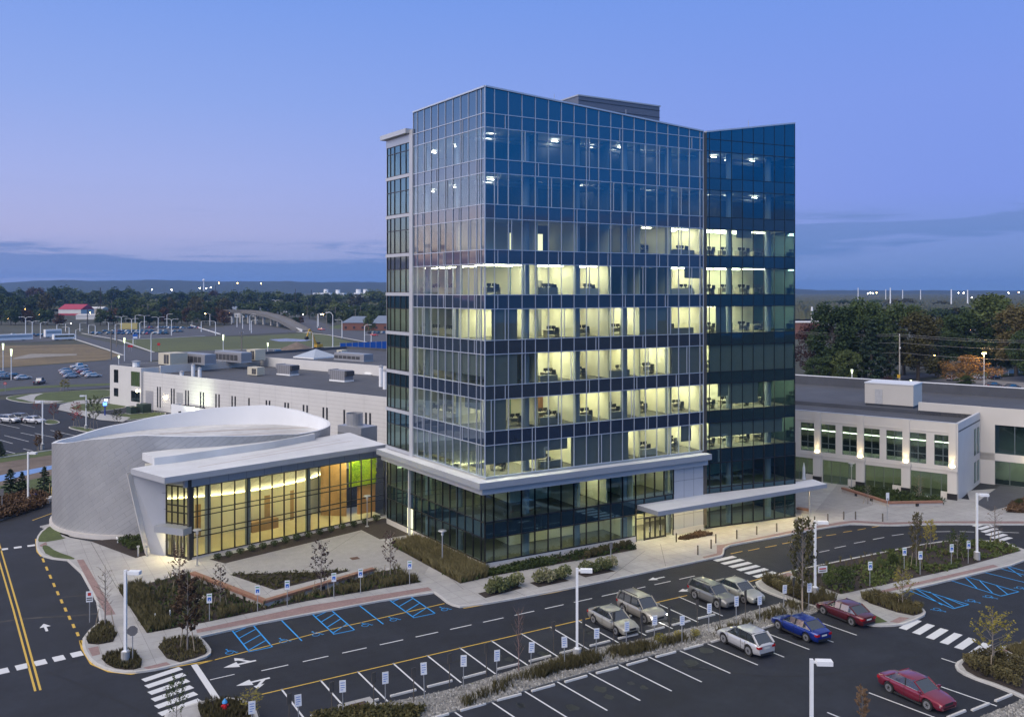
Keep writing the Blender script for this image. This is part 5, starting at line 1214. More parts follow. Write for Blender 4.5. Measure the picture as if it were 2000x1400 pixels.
def make_car(kind, label, L=4.75, Wd=1.82, H=1.46, lit=False, parts=True):
    """x forward, origin on the ground under the middle of the car"""
    g = thing('parked_car', label, 'car')
    h = L/2; hw = Wd/2
    spec = {'sedan': dict(belt=[(-h,.86),(-h+.25,.93),(-h+1.0,.97),(-.3,.95),(.9,.93),(h-1.1,.88),(h-.35,.76),(h,.62)], g=(-h+.55,-h+1.38,.32,h-1.22)),
            'suv': dict(belt=[(-h,.95),(-h+.2,1.05),(-.3,1.04),(.8,1.03),(h-.95,1.0),(h-.3,.9),(h,.7)], g=(-h+.06,-h+.45,.35,h-1.2)),
            'cross': dict(belt=[(-h,.92),(-h+.2,1.08),(-.3,1.02),(.8,1.0),(h-1.0,.96),(h-.3,.84),(h,.66)], g=(-h+.1,-h+.8,.2,h-1.15)),
            'pickup': dict(belt=[(-h,1.0),(-h+.2,1.05),(-.6,1.05),(.8,1.08),(h-1.2,1.06),(h-.3,.98),(h,.8)], g=(-.75,-.55,.75,h-1.3)),
            'van': dict(belt=[(-h,1.0),(-h+.2,1.1),(-.3,1.1),(.8,1.1),(h-.9,1.05),(h-.3,.9),(h,.7)], g=(-h+.04,-h+.2,.9,h-.75))}[kind]
    belt = spec['belt']; g0, g1, g2, g3 = spec['g']
    wr = .35 if kind == 'sedan' else .39; ax = (h-.92, -h+.98); zb = .2 if kind == 'sedan' else .26
    m = MB(); rows = []
    st = sorted(set([-h, -h+.06, -h+.25]+[ax[1]+wr*1.2*cos(radians(a)) for a in range(0,181,30)]+[-.4,0,.4]+[ax[0]+wr*1.2*cos(radians(a)) for a in range(0,181,30)]+[h-.3,h-.1,h]))
    for x in st:
        e = max(0, (abs(x)-(h-.85))/.85); w = hw*(1-.20*e**2.4); zt = lerp_tab(belt, x)
        zl = zb+.08*e
        for a in ax:
            if abs(x-a) < wr*1.2: zl = max(zl, wr*.98+sqrt(max(0, (wr*1.2)**2-(x-a)**2))*.98)
        zl = min(zl, zt-.12); zs = max(zl+.04, min(zt-.1, .62))
        half = [(w*.90, zl), (w*.985, min(zs-.01, zl+.12)), (w, zs), (w*.99, (zs+zt)/2), (w*.955, zt-.07), (w*.90, zt-.02), (w*.80, zt+.015), (w*.45, zt+.035)]
        rows.append([(x, -y, z) for y, z in half]+[(x, y, z) for y, z in half[::-1]])
    m.grid(rows, PAINT); m.face(rows[0], PAINT); m.face(rows[-1][::-1], PAINT)
    body = m.build('body', g, world=False, smooth=True, angle=50)
    def zb_(x): return lerp_tab(belt, x)
    zr = H; rw = hw*.75; bw = hw*.90
    # greenhouse: glass loft, roof and pillars
    gl = MB(); stg = [(g0,0),(g1,1),((g1+g2)/2,1.02),(g2,1),(g3,0)]; rows = []
    for x, f in stg:
        zz = zb_(x)+.0; top = zz+.01 if f == 0 else zr-.03*(2-f)
        ww = bw*.92 if f == 0 else rw; rows.append([(x,-bw*.985 if f else -ww,zz),(x,-ww,top),(x,ww,top),(x,bw*.985 if f else ww,zz)])
    gl.grid(rows, CGLASS); gl.build('windows', g, world=False)
    rf = MB(); rr = []
    for x, dz in ((g1-.12,-.06),(g1+.12,.012),((g1+g2)/2,.035),(g2-.1,.012),(g2+.1,-.045)):
        z = zr-.03+dz; rr.append([(x,-rw*1.03,z-.05),(x,-rw*.93,z),(x,-rw*.5,z+.02),(x,rw*.5,z+.02),(x,rw*.93,z),(x,rw*1.03,z-.05)])
    rf.grid(rr, PAINT)
    rf.build('roof', g, world=False, smooth=True)
    pl = MB()
    for s_ in (-1, 1):
        def gp(x, f): return (x, s_*(bw*.99*(1-f)+rw*1.02*f), (zb_(x)*(1-f)+(zr-.05)*f))
        pl.tube([(g3,s_*bw*.93,zb_(g3)),gp(g2+.06,1)], .045, PAINT, 5); pl.tube([(g0,s_*bw*.93,zb_(g0)),gp(g1-.06,1)], .055 if kind == 'sedan' else .08, PAINT, 5)
        for xm in ([(g1+g2)/2+.15] if kind in ('sedan','pickup') else [(g1+g2)/2+.35, g1+.55]): pl.tube([gp(xm,0),gp(xm-.05,1)], .04, TRIM, 5)
        if kind in ('suv',): pl.tube([(g1+.2,s_*rw*.8,zr+.06),(g2-.2,s_*rw*.8,zr+.06)], .025, TRIM, 5)
        pl.tube([(g0+.1,s_*bw*.985,zb_(g0+.1)+.01),(0,s_*bw*.995,zb_(0)+.01),(g3-.1,s_*bw*.96,zb_(g3-.1)+.01)], .016, TRIM if kind != 'sedan' else RIM, 4)
    pl.build('pillars', g, world=False)
    for a in ax:
        for s_ in (-1, 1):
            w = MB(); w.tube([(a,s_*(hw-.2),wr),(a,s_*(hw-.01),wr)], wr, TYRE, 16); wo = w.build('wheel', g, world=False)
            r = MB(); r.tube([(a,s_*(hw-.05),wr),(a,s_*(hw+.004),wr)], wr*.70, RIM, 12); r.tube([(a,s_*(hw+.004),wr),(a,s_*(hw+.008),wr)], wr*.2, TRIM, 6)
            for q in range(5):
                an = q*2*pi/5+.3; r.obox((a+wr*.28*cos(an)-.03,s_*(hw+.005),wr+wr*.28*sin(an)-.03), (.06,0,0), (0,s_*.004,0), (0,0,.06), TRIM)
            ro = r.build('rim', wo, world=False)
    for s_ in (-1, 1):
        w = MB(); zt = zb_(h-.15); w.obox((h-.34,s_*hw*.55,zt-.19), (.27,0,-.02), (0,s_*hw*.30,0), (0,0,.13), HEADON if lit else LENS); w.build('headlight', g, world=False)
        w = MB(); zt = zb_(-h+.1); w.obox((-h+.03,s_*hw*.52,zt-.24), (-.05,0,0), (0,s_*hw*.33,0), (0,0,.17 if kind != 'suv' else .3), TAIL); w.obox((-h+.03,s_*hw*.84,zt-.23), (.2,0,0), (0,s_*.05,0), (0,0,.14), TAIL); w.build('tail_light', g, world=False)
        w = MB(); w.obox((g3-.25,s_*hw*.97,zb_(g3-.2)+.03), (.16,0,0), (0,s_*.17,0), (0,0,.12), PAINT); w.build('wing_mirror', g, world=False)
    sm = MB()
    for s_ in (-1, 1):
        for xm in ((g1+g2)/2+.12, g2+.62, g1-.35 if kind == 'sedan' else g1+.5): sm.obox((xm,s_*(hw-.004),.36), (.022,0,0), (0,s_*.012,0), (0,0,zb_(xm)-.42), TRIM)
        for xm in ((g1+g2)/2-.02, g1-.1 if kind == 'sedan' else g1+.75): sm.obox((xm-.16,s_*(hw-.02),.72), (.17,0,0), (0,s_*.04,0), (0,0,.035), RIM if kind == 'suv' else PAINT)
        sm.obox((ax[1]+wr*1.2,s_*(hw-.07),zb-.02), (ax[0]-ax[1]-wr*2.4,0,0), (0,s_*.07,0), (0,0,.1), TRIM)
    sm.build('door_seams', g, world=False)
    w = MB(); w.box(h-.09,h+.01,-hw*.42,hw*.42,.5,.66,TRIM); w.box(h-.08,h-.0,-hw*.6,hw*.6,.3,.42,TRIM); w.build('grille', g, world=False)
    w = MB(); w.box(-h-.015,-h+.04,-.26,.26,.62 if kind=='sedan' else .7,.74 if kind=='sedan' else .82,AMB); w.box(-h-.005,-h+.05,-hw*.7,hw*.7,.28,.44,TRIM); w.build('number_plate', g, world=False)
    return g
refresh()
def place(c, u, v, rz, color, label, group=None, z=0):
    x, y = P(u, v); c.location = (x, y, z); c.rotation_euler = (0,0,rz); c['label'] = label
    if group: c['group'] = group
    for k_ in [c]+list(c.children_recursive): k_.color = (*color, 1)
DN, UPr = -pi/2+.01, pi/2-.04
near = 'cars parked in front of the tower'
c_sed = make_car('sedan', ''); c_suv = make_car('suv', '', 4.6, 1.84, 1.74, lit=True); c_est = make_car('suv', '', 4.6, 1.78, 1.62); c_cro = make_car('cross', '', 4.52, 1.84, 1.66)
c_pick = make_car('pickup', '', 5.4, 1.95, 1.85)
refresh()
def cc(src, u, v, rz, color, label, group, first=False):
    c = src if first else clone(src, (0,0,0), color=color)
    place(c, u, v, rz, color, label, group); return c
cc(c_sed, 1197, 1224, DN, (.36,.345,.30), 'gold saloon with unlit headlights beside the gold off-roader', near, True)
cc(c_suv, 1253, 1203, DN, (.34,.32,.28), 'gold off-roader with both headlights switched on', near, True)
cc(c_est, 1392, 1175, DN, (.20,.20,.19), 'dark grey estate car with roof rails facing the median', near, True)
cc(c_sed, 1442, 1165, DN, (.42,.42,.38), 'pale silver-green saloon beside the dark grey estate', near)
cc(c_cro, 1455, 1264, UPr, (.55,.55,.56), 'silver crossover parked nose to the rock median', near, True)
cc(c_sed, 1563, 1237, UPr, (.004,.025,.22), 'bright blue saloon between silver crossover and maroon saloon', near)
cc(c_sed, 1650, 1207, UPr, (.10,.012,.02), 'dark maroon saloon nearest the path with the brick ramp', near)
cc(c_sed, 1789, 1363, DN-.05, (.22,.02,.045), 'burgundy saloon alone in the lower right lot', near)
# left car parks
rc = random.Random(5)
lotn = 'cars in the left car parks'
cc(c_suv.copy() if 0 else c_est, 18, 821, DN+pi+.9 if 0 else radians(-35), (.7,.7,.7), '', lotn) if 0 else None
for (k_, u, v, rz, col, lab) in [
    (c_est,18,825,-.9,(.72,.72,.72),'white off-roader at the left edge of the near left lot'),(c_est,43,822,-.9,(.22,.24,.27),'slate grey off-roader beside the white saloon'),(c_sed,67,826,-.9,(.7,.7,.71),'white saloon beside the lamp post in the near left lot'),
    (c_sed,45,741,.35,(.75,.75,.76),'long white saloon beside a lamp in the middle left lot'),(c_sed,28,737,.35,(.03,.03,.035),'black saloon behind the long white saloon'),(c_sed,10,741,.35,(.12,.13,.15),'dark grey saloon left of the white saloon'),(c_sed,3,733,.35,(.5,.52,.55),'pale saloon cut by the left edge'),('first',77,750,1.2,(.04,.045,.055),'dark pickup facing the camera alone in the middle left lot'),
    (c_pick,154,719,.3,(.7,.7,.7),'white pickup at the back of the car cluster'),(c_sed,159,724,.3,(.6,.62,.64),'silver saloon before the white pickup'),(c_sed,130,727,.3,(.33,.36,.42),'blue-grey saloon at the left of the cluster'),(c_sed,166,729,.3,(.25,.05,.06),'dark red saloon in the car cluster'),(c_sed,133,731,.3,(.7,.71,.72),'white saloon in the left row of the cluster'),(c_sed,173,733,.3,(.72,.72,.72),'white saloon in the right row of the cluster'),(c_sed,136,734,.3,(.10,.12,.16),'navy saloon in the left row of the cluster'),(c_sed,140,738,.3,(.42,.45,.50),'silver-blue saloon at the front left of the cluster'),(c_sed,182,737,.3,(.62,.64,.66),'silver saloon at the front right of the cluster'),
    (c_est,1859,743,.2,(.55,.57,.6),'white hatchback left of the orange-lit tree'),(c_pick,1789,757,.2,(.65,.65,.66),'white pickup behind the cream stair head'),(c_sed,1940,756,-.25,(.09,.075,.07),'dark brown saloon right of the orange-lit tree'),(c_sed,1977,760,-.25,(.025,.025,.03),'black saloon at the far right car park'),(c_sed,1943,740,-.1,(.02,.025,.04),'black car behind the orange-lit lamp'),(c_sed,1913,741,-.1,(.65,.65,.65),'white car half hidden by the orange-lit tree'),
    (c_sed,628,645,-.6,(.55,.03,.03),'red car descending the far highway'),(c_sed,731,656,-.5,(.6,.03,.03),'red car on the far highway near the tower'),(c_sed,595,691,.2,(.35,.03,.05),'dark red car behind the white building parapet'),(c_est,545,690,.2,(.25,.27,.3),'grey off-roader behind the white building parapet'),(c_sed,608,691,.2,(.12,.14,.2),'navy car behind the white building parapet')]:
    cc(c_pick if k_ == 'first' else k_, u, v, rz, col, lab, lotn, k_ == 'first')
# far car park: simple two-part cars
fc = thing('parked_car', '', 'car'); m = MB()
m.grid([[(-2.3,-.85,.3),(-2.3,-.85,.85),(-2.3,.85,.85),(-2.3,.85,.3)],[(2.3,-.85,.3),(2.3,-.85,.75),(2.3,.85,.75),(2.3,.85,.3)]], PAINT); m.face([(-2.3,-.85,.3),(-2.3,-.85,.85),(-2.3,.85,.85),(-2.3,.85,.3)], PAINT); m.face([(2.3,-.85,.3),(2.3,.85,.3),(2.3,.85,.75),(2.3,-.85,.75)], PAINT)
m.build('body', fc, world=False)
m = MB(); m.grid([[(-1.9,-.78,.85),(-1.9,.78,.85)],[(-1.2,-.65,1.42),(-1.2,.65,1.42)],[(.2,-.65,1.42),(.2,.65,1.42)],[(1.1,-.78,.8),(1.1,.78,.8)]], PAINT); m.face([(-1.9,-.78,.85),(1.1,-.78,.8),(.2,-.65,1.42),(-1.2,-.65,1.42)], CGLASS); m.face([(-1.9,.78,.85),(-1.2,.65,1.42),(.2,.65,1.42),(1.1,.78,.8)], CGLASS); m.build('cabin', fc, world=False)
m = MB(); 
for a in (-1.45, 1.4): m.tube([(a,-.86,.32),(a,.86,.32)], .32, TYRE, 8)
m.build('wheels', fc, world=False); refresh()
palette = [((.65,.65,.66),'white'),((.42,.43,.45),'silver'),((.03,.03,.035),'black'),((.14,.15,.17),'dark grey'),((.35,.03,.04),'red'),((.05,.08,.16),'navy'),((.45,.42,.36),'beige')]
rows = [('back row',[(372+6.5*i,641.5-.1*i) for i in range(4)]+[(288+7.5*i,641+.1*i) for i in range(10)]),('middle row',[(206+9*i,648.5) for i in range(17)]),('front row',[(183+10*i,652.5) for i in range(15)]),('left-edge lot',[(28+9.5*i,655.5+(i%2)*1.2) for i in range(7)]),('highway side lot',[(724+8*i,651.5) for i in range(4)])]
first = True
for rn, pts in rows:
    for i, (u, v) in enumerate(pts):
        if rc.random() < .1: continue
        colr, cn = rc.choice(palette)
        c = fc if first else clone(fc, (0,0,0)); first = False
        place(c, u+rc.uniform(-1.5,1.5), v+rc.uniform(-.4,.4), .5+rc.uniform(-.1,.1), colr, '%s car, %s from the left in the %s of the far car park' % (cn, ordinal(i), rn) if 'lot' not in rn else '%s car, %s from the left in the far %s' % (cn, ordinal(i), rn), 'cars in the far car parks')
# bus, lorries, trailer
def bus(u, v, rz, L, H, label, stripe, name='bus', cat='bus'):
    x, y = P(u, v); g = thing(name, label, cat, (x,y,0), rz); m = MB(); m.box(-L/2,L/2,-1.25,1.25,.5,H,WHITEM); m.build('body', g, world=False)
    m = MB(); m.box(-L/2+.5,L/2-.4,-1.28,-1.252,H*.5,H*.82,CGLASS if stripe else STEEL); m.build('window', g, world=False)
    m = MB(); 
    for a in (-L*.32, L*.3): m.tube([(a,-1.2,.5),(a,1.2,.5)], .5, TYRE, 10)
    m.build('wheels', g, world=False)
bus(124,664,.35,11,3.2,'white coach with a dark window band in the far left lot',True); bus(103,659,.35,9,4.6,'pale box lorry behind the white coach',False,'box_lorry','lorry'); bus(20,666,.35,22,3.6,'long white trailer at the left edge beyond the dry field',False,'trailer','trailer')
# ================================================================ LAMPS
lampg = 'white square lamp posts'
def lamp_post(label, hgt=6.0):
    g = thing('lamp_post', label, 'lamp post', (0,0,0), 0, lampg)
    m = MB(); m.tube([(0,0,-.02),(0,0,.78)], .3, CONC, 16); m.build('concrete_base', g, world=False, smooth=True, angle=40)
    m = MB(); m.box(-.09,.09,-.09,.09,.79,hgt+.55,WHITEM); m.box(-.17,.17,-.17,.17,.78,.83,WHITEM); m.build('pole', g, world=False)
    m = MB(); m.box(.09,.24,-.05,.05,hgt+.34,hgt+.46,WHITEM); m.obox((.24,-.22,hgt+.26), (.85,0,.0), (0,.44,0), (0,0,.24), WHITEM); m.box(.28,1.05,-.18,.18,hgt+.24,hgt+.258,LENS); m.build('lamp_head', g, world=False)
    return g
lp = lamp_post(''); refresh()
for i, (u, v, rz, s_, lab) in enumerate([(245,1295,-.6,1,'white lamp post on the lower left corner island'),(1127,1290,-.6,1,'white lamp post standing in the rock median'),(1592,1166,-.6,1,'white lamp post beside the concrete path of the right island'),(1908,1095,-.6,1,'white lamp post in the bed above the right accessible bays'),(1585,1527,-.6,1,'white lamp post cut off by the lower edge'),(55,985,-.6,1,'white lamp post with blue tarpaulins at its foot'),(83,878,pi-.4,1.25,'tall white lamp post on the near left car park kerb'),(168,838,pi-.4,1,'white lamp post on the island by the near left lot')]):
    x, y = P(u, v); o = lp if i == 0 else clone(lp, (0,0,0)); o.location = (x,y,.0 if i > 4 else .1); o.rotation_euler.z = rz; o['label'] = lab; o.scale = (1,1,s_)
def mast(label, arms, h=9.5, name='street_light', lit=None):
    g = thing(name, label, 'street light', (0,0,0), 0, 'far street lights'); m = MB(); m.tube([(0,0,0),(0,0,h)], [.2,.13], WHITEM, 8); m.build('pole', g, world=False)
    for s_ in arms:
        m = MB(); m.tube([(0,0,h-.3),(s_*.5,0,h+.35),(s_*1.3,0,h+.6),(s_*2.2,0,h+.55)], .09, WHITEM, 6); m.obox((s_*2.2,-.2,h+.45), (s_*.9,0,0), (0,.4,0), (0,0,.16), WHITEM); a = m.build('arm', g, world=False)
        if lit: b = MB(); b.tube([(s_*2.6,0,h+.1),(s_*2.6,0,h+.44)], [.25,.35], lit, 8); b.build('lit_bulb', a, world=False)
    return g
SOD = lamp_mat('sodium_lamp', (1,.55,.16), 24); WHL = lamp_mat('white_far_lamp', (1,.88,.66), 24)
m1 = mast('', (1,)); m2 = mast('', (1,-1)); m3 = mast('', (1,), lit=SOD); refresh()
far_l = [(2,50,654,619,'at the left edge lot'),(2,63,658,627,'in front of the left edge lot'),(1,79,661,629,'right of the left edge lot'),(1,111,650,636,'beside the red barn road'),(1,135,657,640,'left of the far road'),(1,148,664,643,'where the far road bends'),(3,128,648,632,'lit, beside the red barn'),(1,156,647,634,'at the far road end'),(1,173,651,638,'over the far car park entrance'),(1,186,653,641,'at the far car park entrance'),(1,212,645,631,'at the left of the far car park'),(2,237,645,618,'on the far car park back row'),(2,257,652,622,'before the yellow container'),(1,264,641,615,'behind the yellow container'),(1,273,660,628,'at the far car park front row'),(2,282,641,616,'right of the yellow container'),(2,309,647,619,'over the red cars'),(2,335,655,623,'at the far car park right end'),(1,326,640,613,'behind the far car park'),(1,375,635,612,'left of the overpass'),(1,225,664,632,'before the far lawn'),(1,260,672,648,'on the far lawn edge'),(1,295,706,648,'tall, before the long chillers'),(3,410,636,612,'lit, at the overpass end'),(1,393,648,627,'in the empty lot'),(1,421,655,627,'at the lawn before the overpass'),(1,452,633,613,'first beside the overpass piers'),(1,463,639,612,'second beside the overpass piers'),(1,474,642,614,'third beside the overpass piers'),(1,488,645,614,'fourth beside the overpass piers'),(1,491,650,625,'in front of the fourth overpass pier light'),(2,478,602,585,'on the overpass deck'),(2,538,612,586,'on the overpass crest'),(2,579,617,596,'on the overpass ramp'),(1,620,640,612,'beside the highway'),(3,622,637,613,'lit, over the highway'),(1,668,660,624,'on the highway bend'),(1,611,686,648,'above the excavator'),(1,650,688,610,'tall, before the blue fence'),(1,712,672,634,'before the brick house'),(1,725,676,660,'short, at the blue fence')]
cntm = {1:0,2:0,3:0}
for kx, u, vb, vt, lab in far_l:
    src = {1:m1,2:m2,3:m3}[kx]; x, y = P(u, vb); d = D(x, y); hh = (vb-vt)/FPX*d
    o = src if cntm[kx] == 0 else clone(src, (0,0,0)); cntm[kx] += 1
    o.location = (x,y,0); o.rotation_euler.z = -YAW*.5+(pi if rc.random() < .3 else 0); s_ = max(.55, hh/10.1); o.scale = (max(.9,min(1.35,d/380)),)*2+(s_,)
    o['label'] = {1:'single-arm street light ',2:'twin-arm street light ',3:'sodium street light '}[kx]+lab
# tall lamp posts with lit vertical diffusers
tl = thing('lamp_column', '', 'lamp', (0,0,0), 0, 'glowing lamp columns'); m = MB(); m.tube([(0,0,0),(0,0,6)], .12, WHITEM, 8); m.build('pole', tl, world=False); m = MB(); m.tube([(0,0,6.0),(0,0,7.6)], [.16,.3], lamp_mat('column_glow', (.82,1,.55), 1.6), 8); m.build('diffuser', tl, world=False); m = MB(); m.tube([(0,0,7.61),(0,0,7.75)], .36, WHITEM, 8); m.build('cap', tl, world=False); refresh()
for i, (u, vb, vt, lab) in enumerate([(6,726,670,'glowing lamp column at the left edge'),(22,742,681,'glowing lamp column beside the long white saloon'),(243,705,659,'glowing lamp column left of the plant boxes'),(232,715,694,'glowing lamp column by the white end block'),(436,705,653,'glowing lamp column above the chillers'),(523,702,669,'glowing lamp column above the chiller end'),(1664,757,721,'glowing lamp column behind the right roof'),(1779,752,742,'glowing lamp column beside the stair head')]):
    x, y = P(u, vb); d = D(x,y); o = tl if i == 0 else clone(tl, (0,0,0)); o.location = (x,y,0); o['label'] = lab; s_ = (vb-vt)/FPX*d/7.75; o.scale = (1,1,s_)
# pedestrian lamps with flat discs
pdl = thing('path_lamp', '', 'lamp', (0,0,0), 0, 'flat-topped path lamps'); m = MB(); m.tube([(0,0,0),(0,0,3.0)], .06, STEEL, 10); m.tube([(0,0,0),(0,0,.06)], .22, STEEL, 12); m.build('pole', pdl, world=False); m = MB(); m.tube([(0,0,3.0),(0,0,3.35)], .13, LENS, 10); m.build('lens', pdl, world=False); m = MB(); m.tube([(0,0,3.4),(0,0,3.48)], [.42,.34], STEEL, 16); m.build('disc_shade', pdl, world=False); refresh()
for i, (u, v, lab) in enumerate([(385,1104,'path lamp before the lobby entrance corner'),(864,1106,'path lamp in the bed on the tower left side'),(717,1028,'path lamp before the lobby glass near the tower'),(1663,955,'path lamp before the cream wing')]):
    x, y = P(u, v, ZP); o = pdl if i == 0 else clone(pdl, (0,0,0)); o.location = (x,y,ZP+.01); o['label'] = lab
# bollards
bo = thing('bollard', '', 'bollard', (0,0,0), 0, 'bollards along the entrance kerb'); m = MB(); m.tube([(0,0,0),(0,0,.95)], .075, mat('bronze_bollard', (.14,.12,.10), .5, .4), 10); m.build('post', bo, world=False); m = MB(); m.tube([(0,0,.951),(0,0,1.0)], [.085,.05], STEEL, 10); m.build('cap', bo, world=False); refresh()
bl = [(1321,1058),(1363,1083),(1389,1071),(1398,1060),(1439,1052),(1478,1044),(1517,1038),(1555,1030),(1591,1024),(1617,1019),(1648,1014),(1671,1014),(1724,1018)]
for i, (u, v) in enumerate(bl):
    x, y = P(u, v, ZP); o = bo if i == 0 else clone(bo, (0,0,0)); o.location = (x,y,ZP); o['label'] = 'bronze bollard, %s from the entrance doors along the kerb' % ordinal(i)
lb = thing('bollard_light', '', 'lamp', (0,0,0), 0, 'bollard lights by the drum'); m = MB(); m.tube([(0,0,0),(0,0,.9)], .08, STEEL, 10); m.build('post', lb, world=False); m = MB(); m.tube([(0,0,.901),(0,0,1.05)], .15, STEEL, 12); m.build('cap', lb, world=False); refresh()
for i, (u, v, lab) in enumerate([(270,1086,'steel bollard light in the drum bed'),(287,1086,'steel bollard light beside the slanted blade'),(1929,978,'pale bollard light at the driveway, nearer one'),(1910,980,'pale bollard light beside the cream corner')]):
    x, y = P(u, v, ZP); o = lb if i == 0 else clone(lb, (0,0,0)); o.location = (x,y,ZP); o['label'] = lab
# ================================================================ SIGNS
SIGNW = mat('sign_white', (.75,.76,.78), .5, var=0); SIGNB = mat('sign_blue', (.02,.13,.50), .5, var=0); SIGNR = mat('sign_red', (.5,.02,.02), .5, var=0)
def sign(label, kind):
    g = thing('sign_post', label, 'sign', (0,0,0), 0, {'ada':'accessible parking signs','res':'reserved bay signs','back':'sign backs in the median'}[kind]); m = MB(); m.tube([(0,0,0),(0,0,2.15)], .035, STEEL if kind != 'back' else mat('bronze_post', (.11,.095,.08), .6, .3), 6); m.build('post', g, world=False)
    m = MB()
    if kind == 'back': m.box(-.15,.15,-.02,.02,1.55,2.2,MATS['bronze_post']); m.build('sign_plate', g, world=False); return g
    m.box(-.2,.2,-.075,-.045,1.45,2.2,SIGNW); p = m.build('sign_plate', g, world=False); m = MB()
    if kind == 'ada':
        m.box(-.13,.13,-.082,-.076,1.62,1.9,SIGNB); m.box(-.15,.15,-.082,-.076,2.03,2.1,mat('sign_green', (.03,.25,.1), .5, var=0))
        m.tube([(0,-.085,1.7),(.0,-.088,1.7)], .05, SIGNW, 8)
    else:
        for z in (2.03,1.88,1.74,1.6): m.box(-.13,.13 if z != 1.6 else .03,-.082,-.076,z,z+.035,SIGNB)
    m.build('symbol' if kind == 'ada' else 'lettering', p, world=False); return g
sa = sign('', 'ada'); sr = sign('', 'res'); sbk = sign('', 'back'); refresh()
ada = [(409,1212,'left of the bench bend bays'),(503,1195,'left of the bench tip'),(561,1184,'right of the bench tip'),(652,1168,'beside the dark young tree by the bench'),(704,1159,'near the right end of the bench'),(800,1142,'at the right end of the big bed'),(1699,1144,'first in the right bed'),(1766,1114,'second in the right bed'),(1797,1122,'third in the right bed'),(1858,1107,'fourth in the right bed'),(1891,1100,'fifth in the right bed, beside the lamp post')]
for i, (u, v, lab) in enumerate(ada):
    x, y = P(u, v, ZP); o = sa if i == 0 else clone(sa, (0,0,0)); o.location = (x,y,ZP); o.rotation_euler.z = -.3 if i < 6 else -.35; o['label'] = 'white and blue accessible parking sign '+lab
res = [(492,1440),(584,1422),(670,1395),(753,1378),(829,1362),(905,1343),(970,1332),(1036,1313),(1103,1304),(1164,1285),(1223,1268),(1278,1256),(1332,1255),(1384,1234),(1438,1221),(1484,1213),(1530,1190),(1579,1190)]
for i, (u, v) in enumerate(res):
    x, y = P(u, v, .1); o = sr if i == 0 else clone(sr, (0,0,0)); o.location = (x,y,.1); o.rotation_euler = (rc.uniform(-.04,.04), rc.uniform(-.05,.05), -.25+rc.uniform(-.15,.15)); o.scale = (1,1,rc.uniform(.92,1.05)); o['label'] = 'white reserved-bay sign, %s from the left along the rock median' % ordinal(i)
bks = [(565,1425),(648,1400),(730,1380),(808,1370),(878,1340),(950,1318),(1081,1272),(1140,1266),(1199,1252),(1253,1258),(1307,1240),(1362,1225),(1406,1222),(1456,1205),(1550,1178),(1549,1120)]
for i, (u, v) in enumerate(bks):
    x, y = P(u, v, .1); o = sbk if i == 0 else clone(sbk, (0,0,0)); o.location = (x,y,.1); o.rotation_euler.z = .2+rc.uniform(-.1,.1); o['label'] = 'bronze sign post seen from behind, %s from the left in the median' % ordinal(i) if i < 15 else 'bronze sign post at the tip of the right island'
def flat_sign(u, v, h, w, hh, mt, label, z=ZP, name='road_sign', rz=-.3, marks_=None, n=4):
    x, y = P(u, v, z); g = thing(name, label, 'sign', (x,y,z), rz); m = MB(); m.tube([(0,0,0),(0,0,h)], .04, STEEL, 6); m.build('post', g, world=False); m = MB()
    if n == 4: m.box(-w/2,w/2,-.07,-.042,h-hh,h,mt)
    else:
        pts = [(w/2*cos(2*pi*(q+.5)/n), w/2*sin(2*pi*(q+.5)/n)) for q in range(n)]
        m.grid([[(a,-.07,h-hh/2+b) for a,b in pts],[(a,-.042,h-hh/2+b) for a,b in pts]], mt, True); m.face([(a,-.07,h-hh/2+b) for a,b in pts], mt); m.face([(a,-.042,h-hh/2+b) for a,b in pts][::-1], mt)
    p = m.build('sign_plate', g, world=False)
    if marks_:
        m = MB()
        for (a, b, c, d, mt2) in marks_: m.box(a, b, -.078, -.071, h-hh+c, h-hh+d, mt2)
        m.build('lettering', p, world=False)
flat_sign(175,1215,2.5,.5,.85,SIGNW,'white regulatory sign with a red mark beside the left drive', marks_=[(-.12,.12,.5,.74,SIGNR),(-.2,.2,.12,.2,DARKM),(-.2,.2,.28,.36,DARKM)])
flat_sign(259,1292,2.6,.75,.75,mat('sign_back', (.18,.17,.17), .6, .3),'brown-backed octagonal sign behind the corner lamp post', n=8)
flat_sign(1606,1128,1.1,.95,.6,SIGNW,'low white sign in the right bed beside the lamp post', marks_=[(-.35,.35,.12,.2,DARKM),(-.35,.35,.3,.42,SIGNR)], z=ZP)
flat_sign(1733,1016,3.2,.4,.85,SIGNW,'white sign post on the pavement before the right bench', marks_=[(-.12,.12,.1,.2,DARKM)])
flat_sign(1193,1112,2.6,.3,.6,mat('sign_back', (.18,.17,.17), .6, .3),'slim grey sign post in the planter nearest the entrance')
flat_sign(10,765,2.6,.8,.8,SIGNR,'red octagonal stop sign at the left edge', n=8, marks_=[(-.28,.28,.33,.46,SIGNW)], z=0)
flat_sign(149,828,2.4,.7,.7,SIGNR,'red round no-entry sign before the white lamp', n=12, marks_=[(-.25,.25,.3,.4,SIGNW)], z=.1)
flat_sign(4,1000,2.8,.4,.8,mat('sign_back', (.18,.17,.17), .6, .3),'grey sign back in the shrub bed at the left edge', z=0)
flat_sign(1755,752,3.0,1.0,1.0,mat('sign_yellow', (.7,.4,.02), .5, var=0),'yellow diamond warning sign at the foot of the utility pole', n=4 if 0 else 4, z=0)
for u, v, l in ((252,687,'left'),(257,687,'right')): flat_sign(u, v, 3.0, 1.1, 1.1, SIGNR, 'red far junction sign, %s one of the pair' % l, z=0, n=8)
flat_sign(310,684,3.4,1.4,1.4,SIGNR,'red far sign on the lawn edge behind the chillers', z=0, n=8)
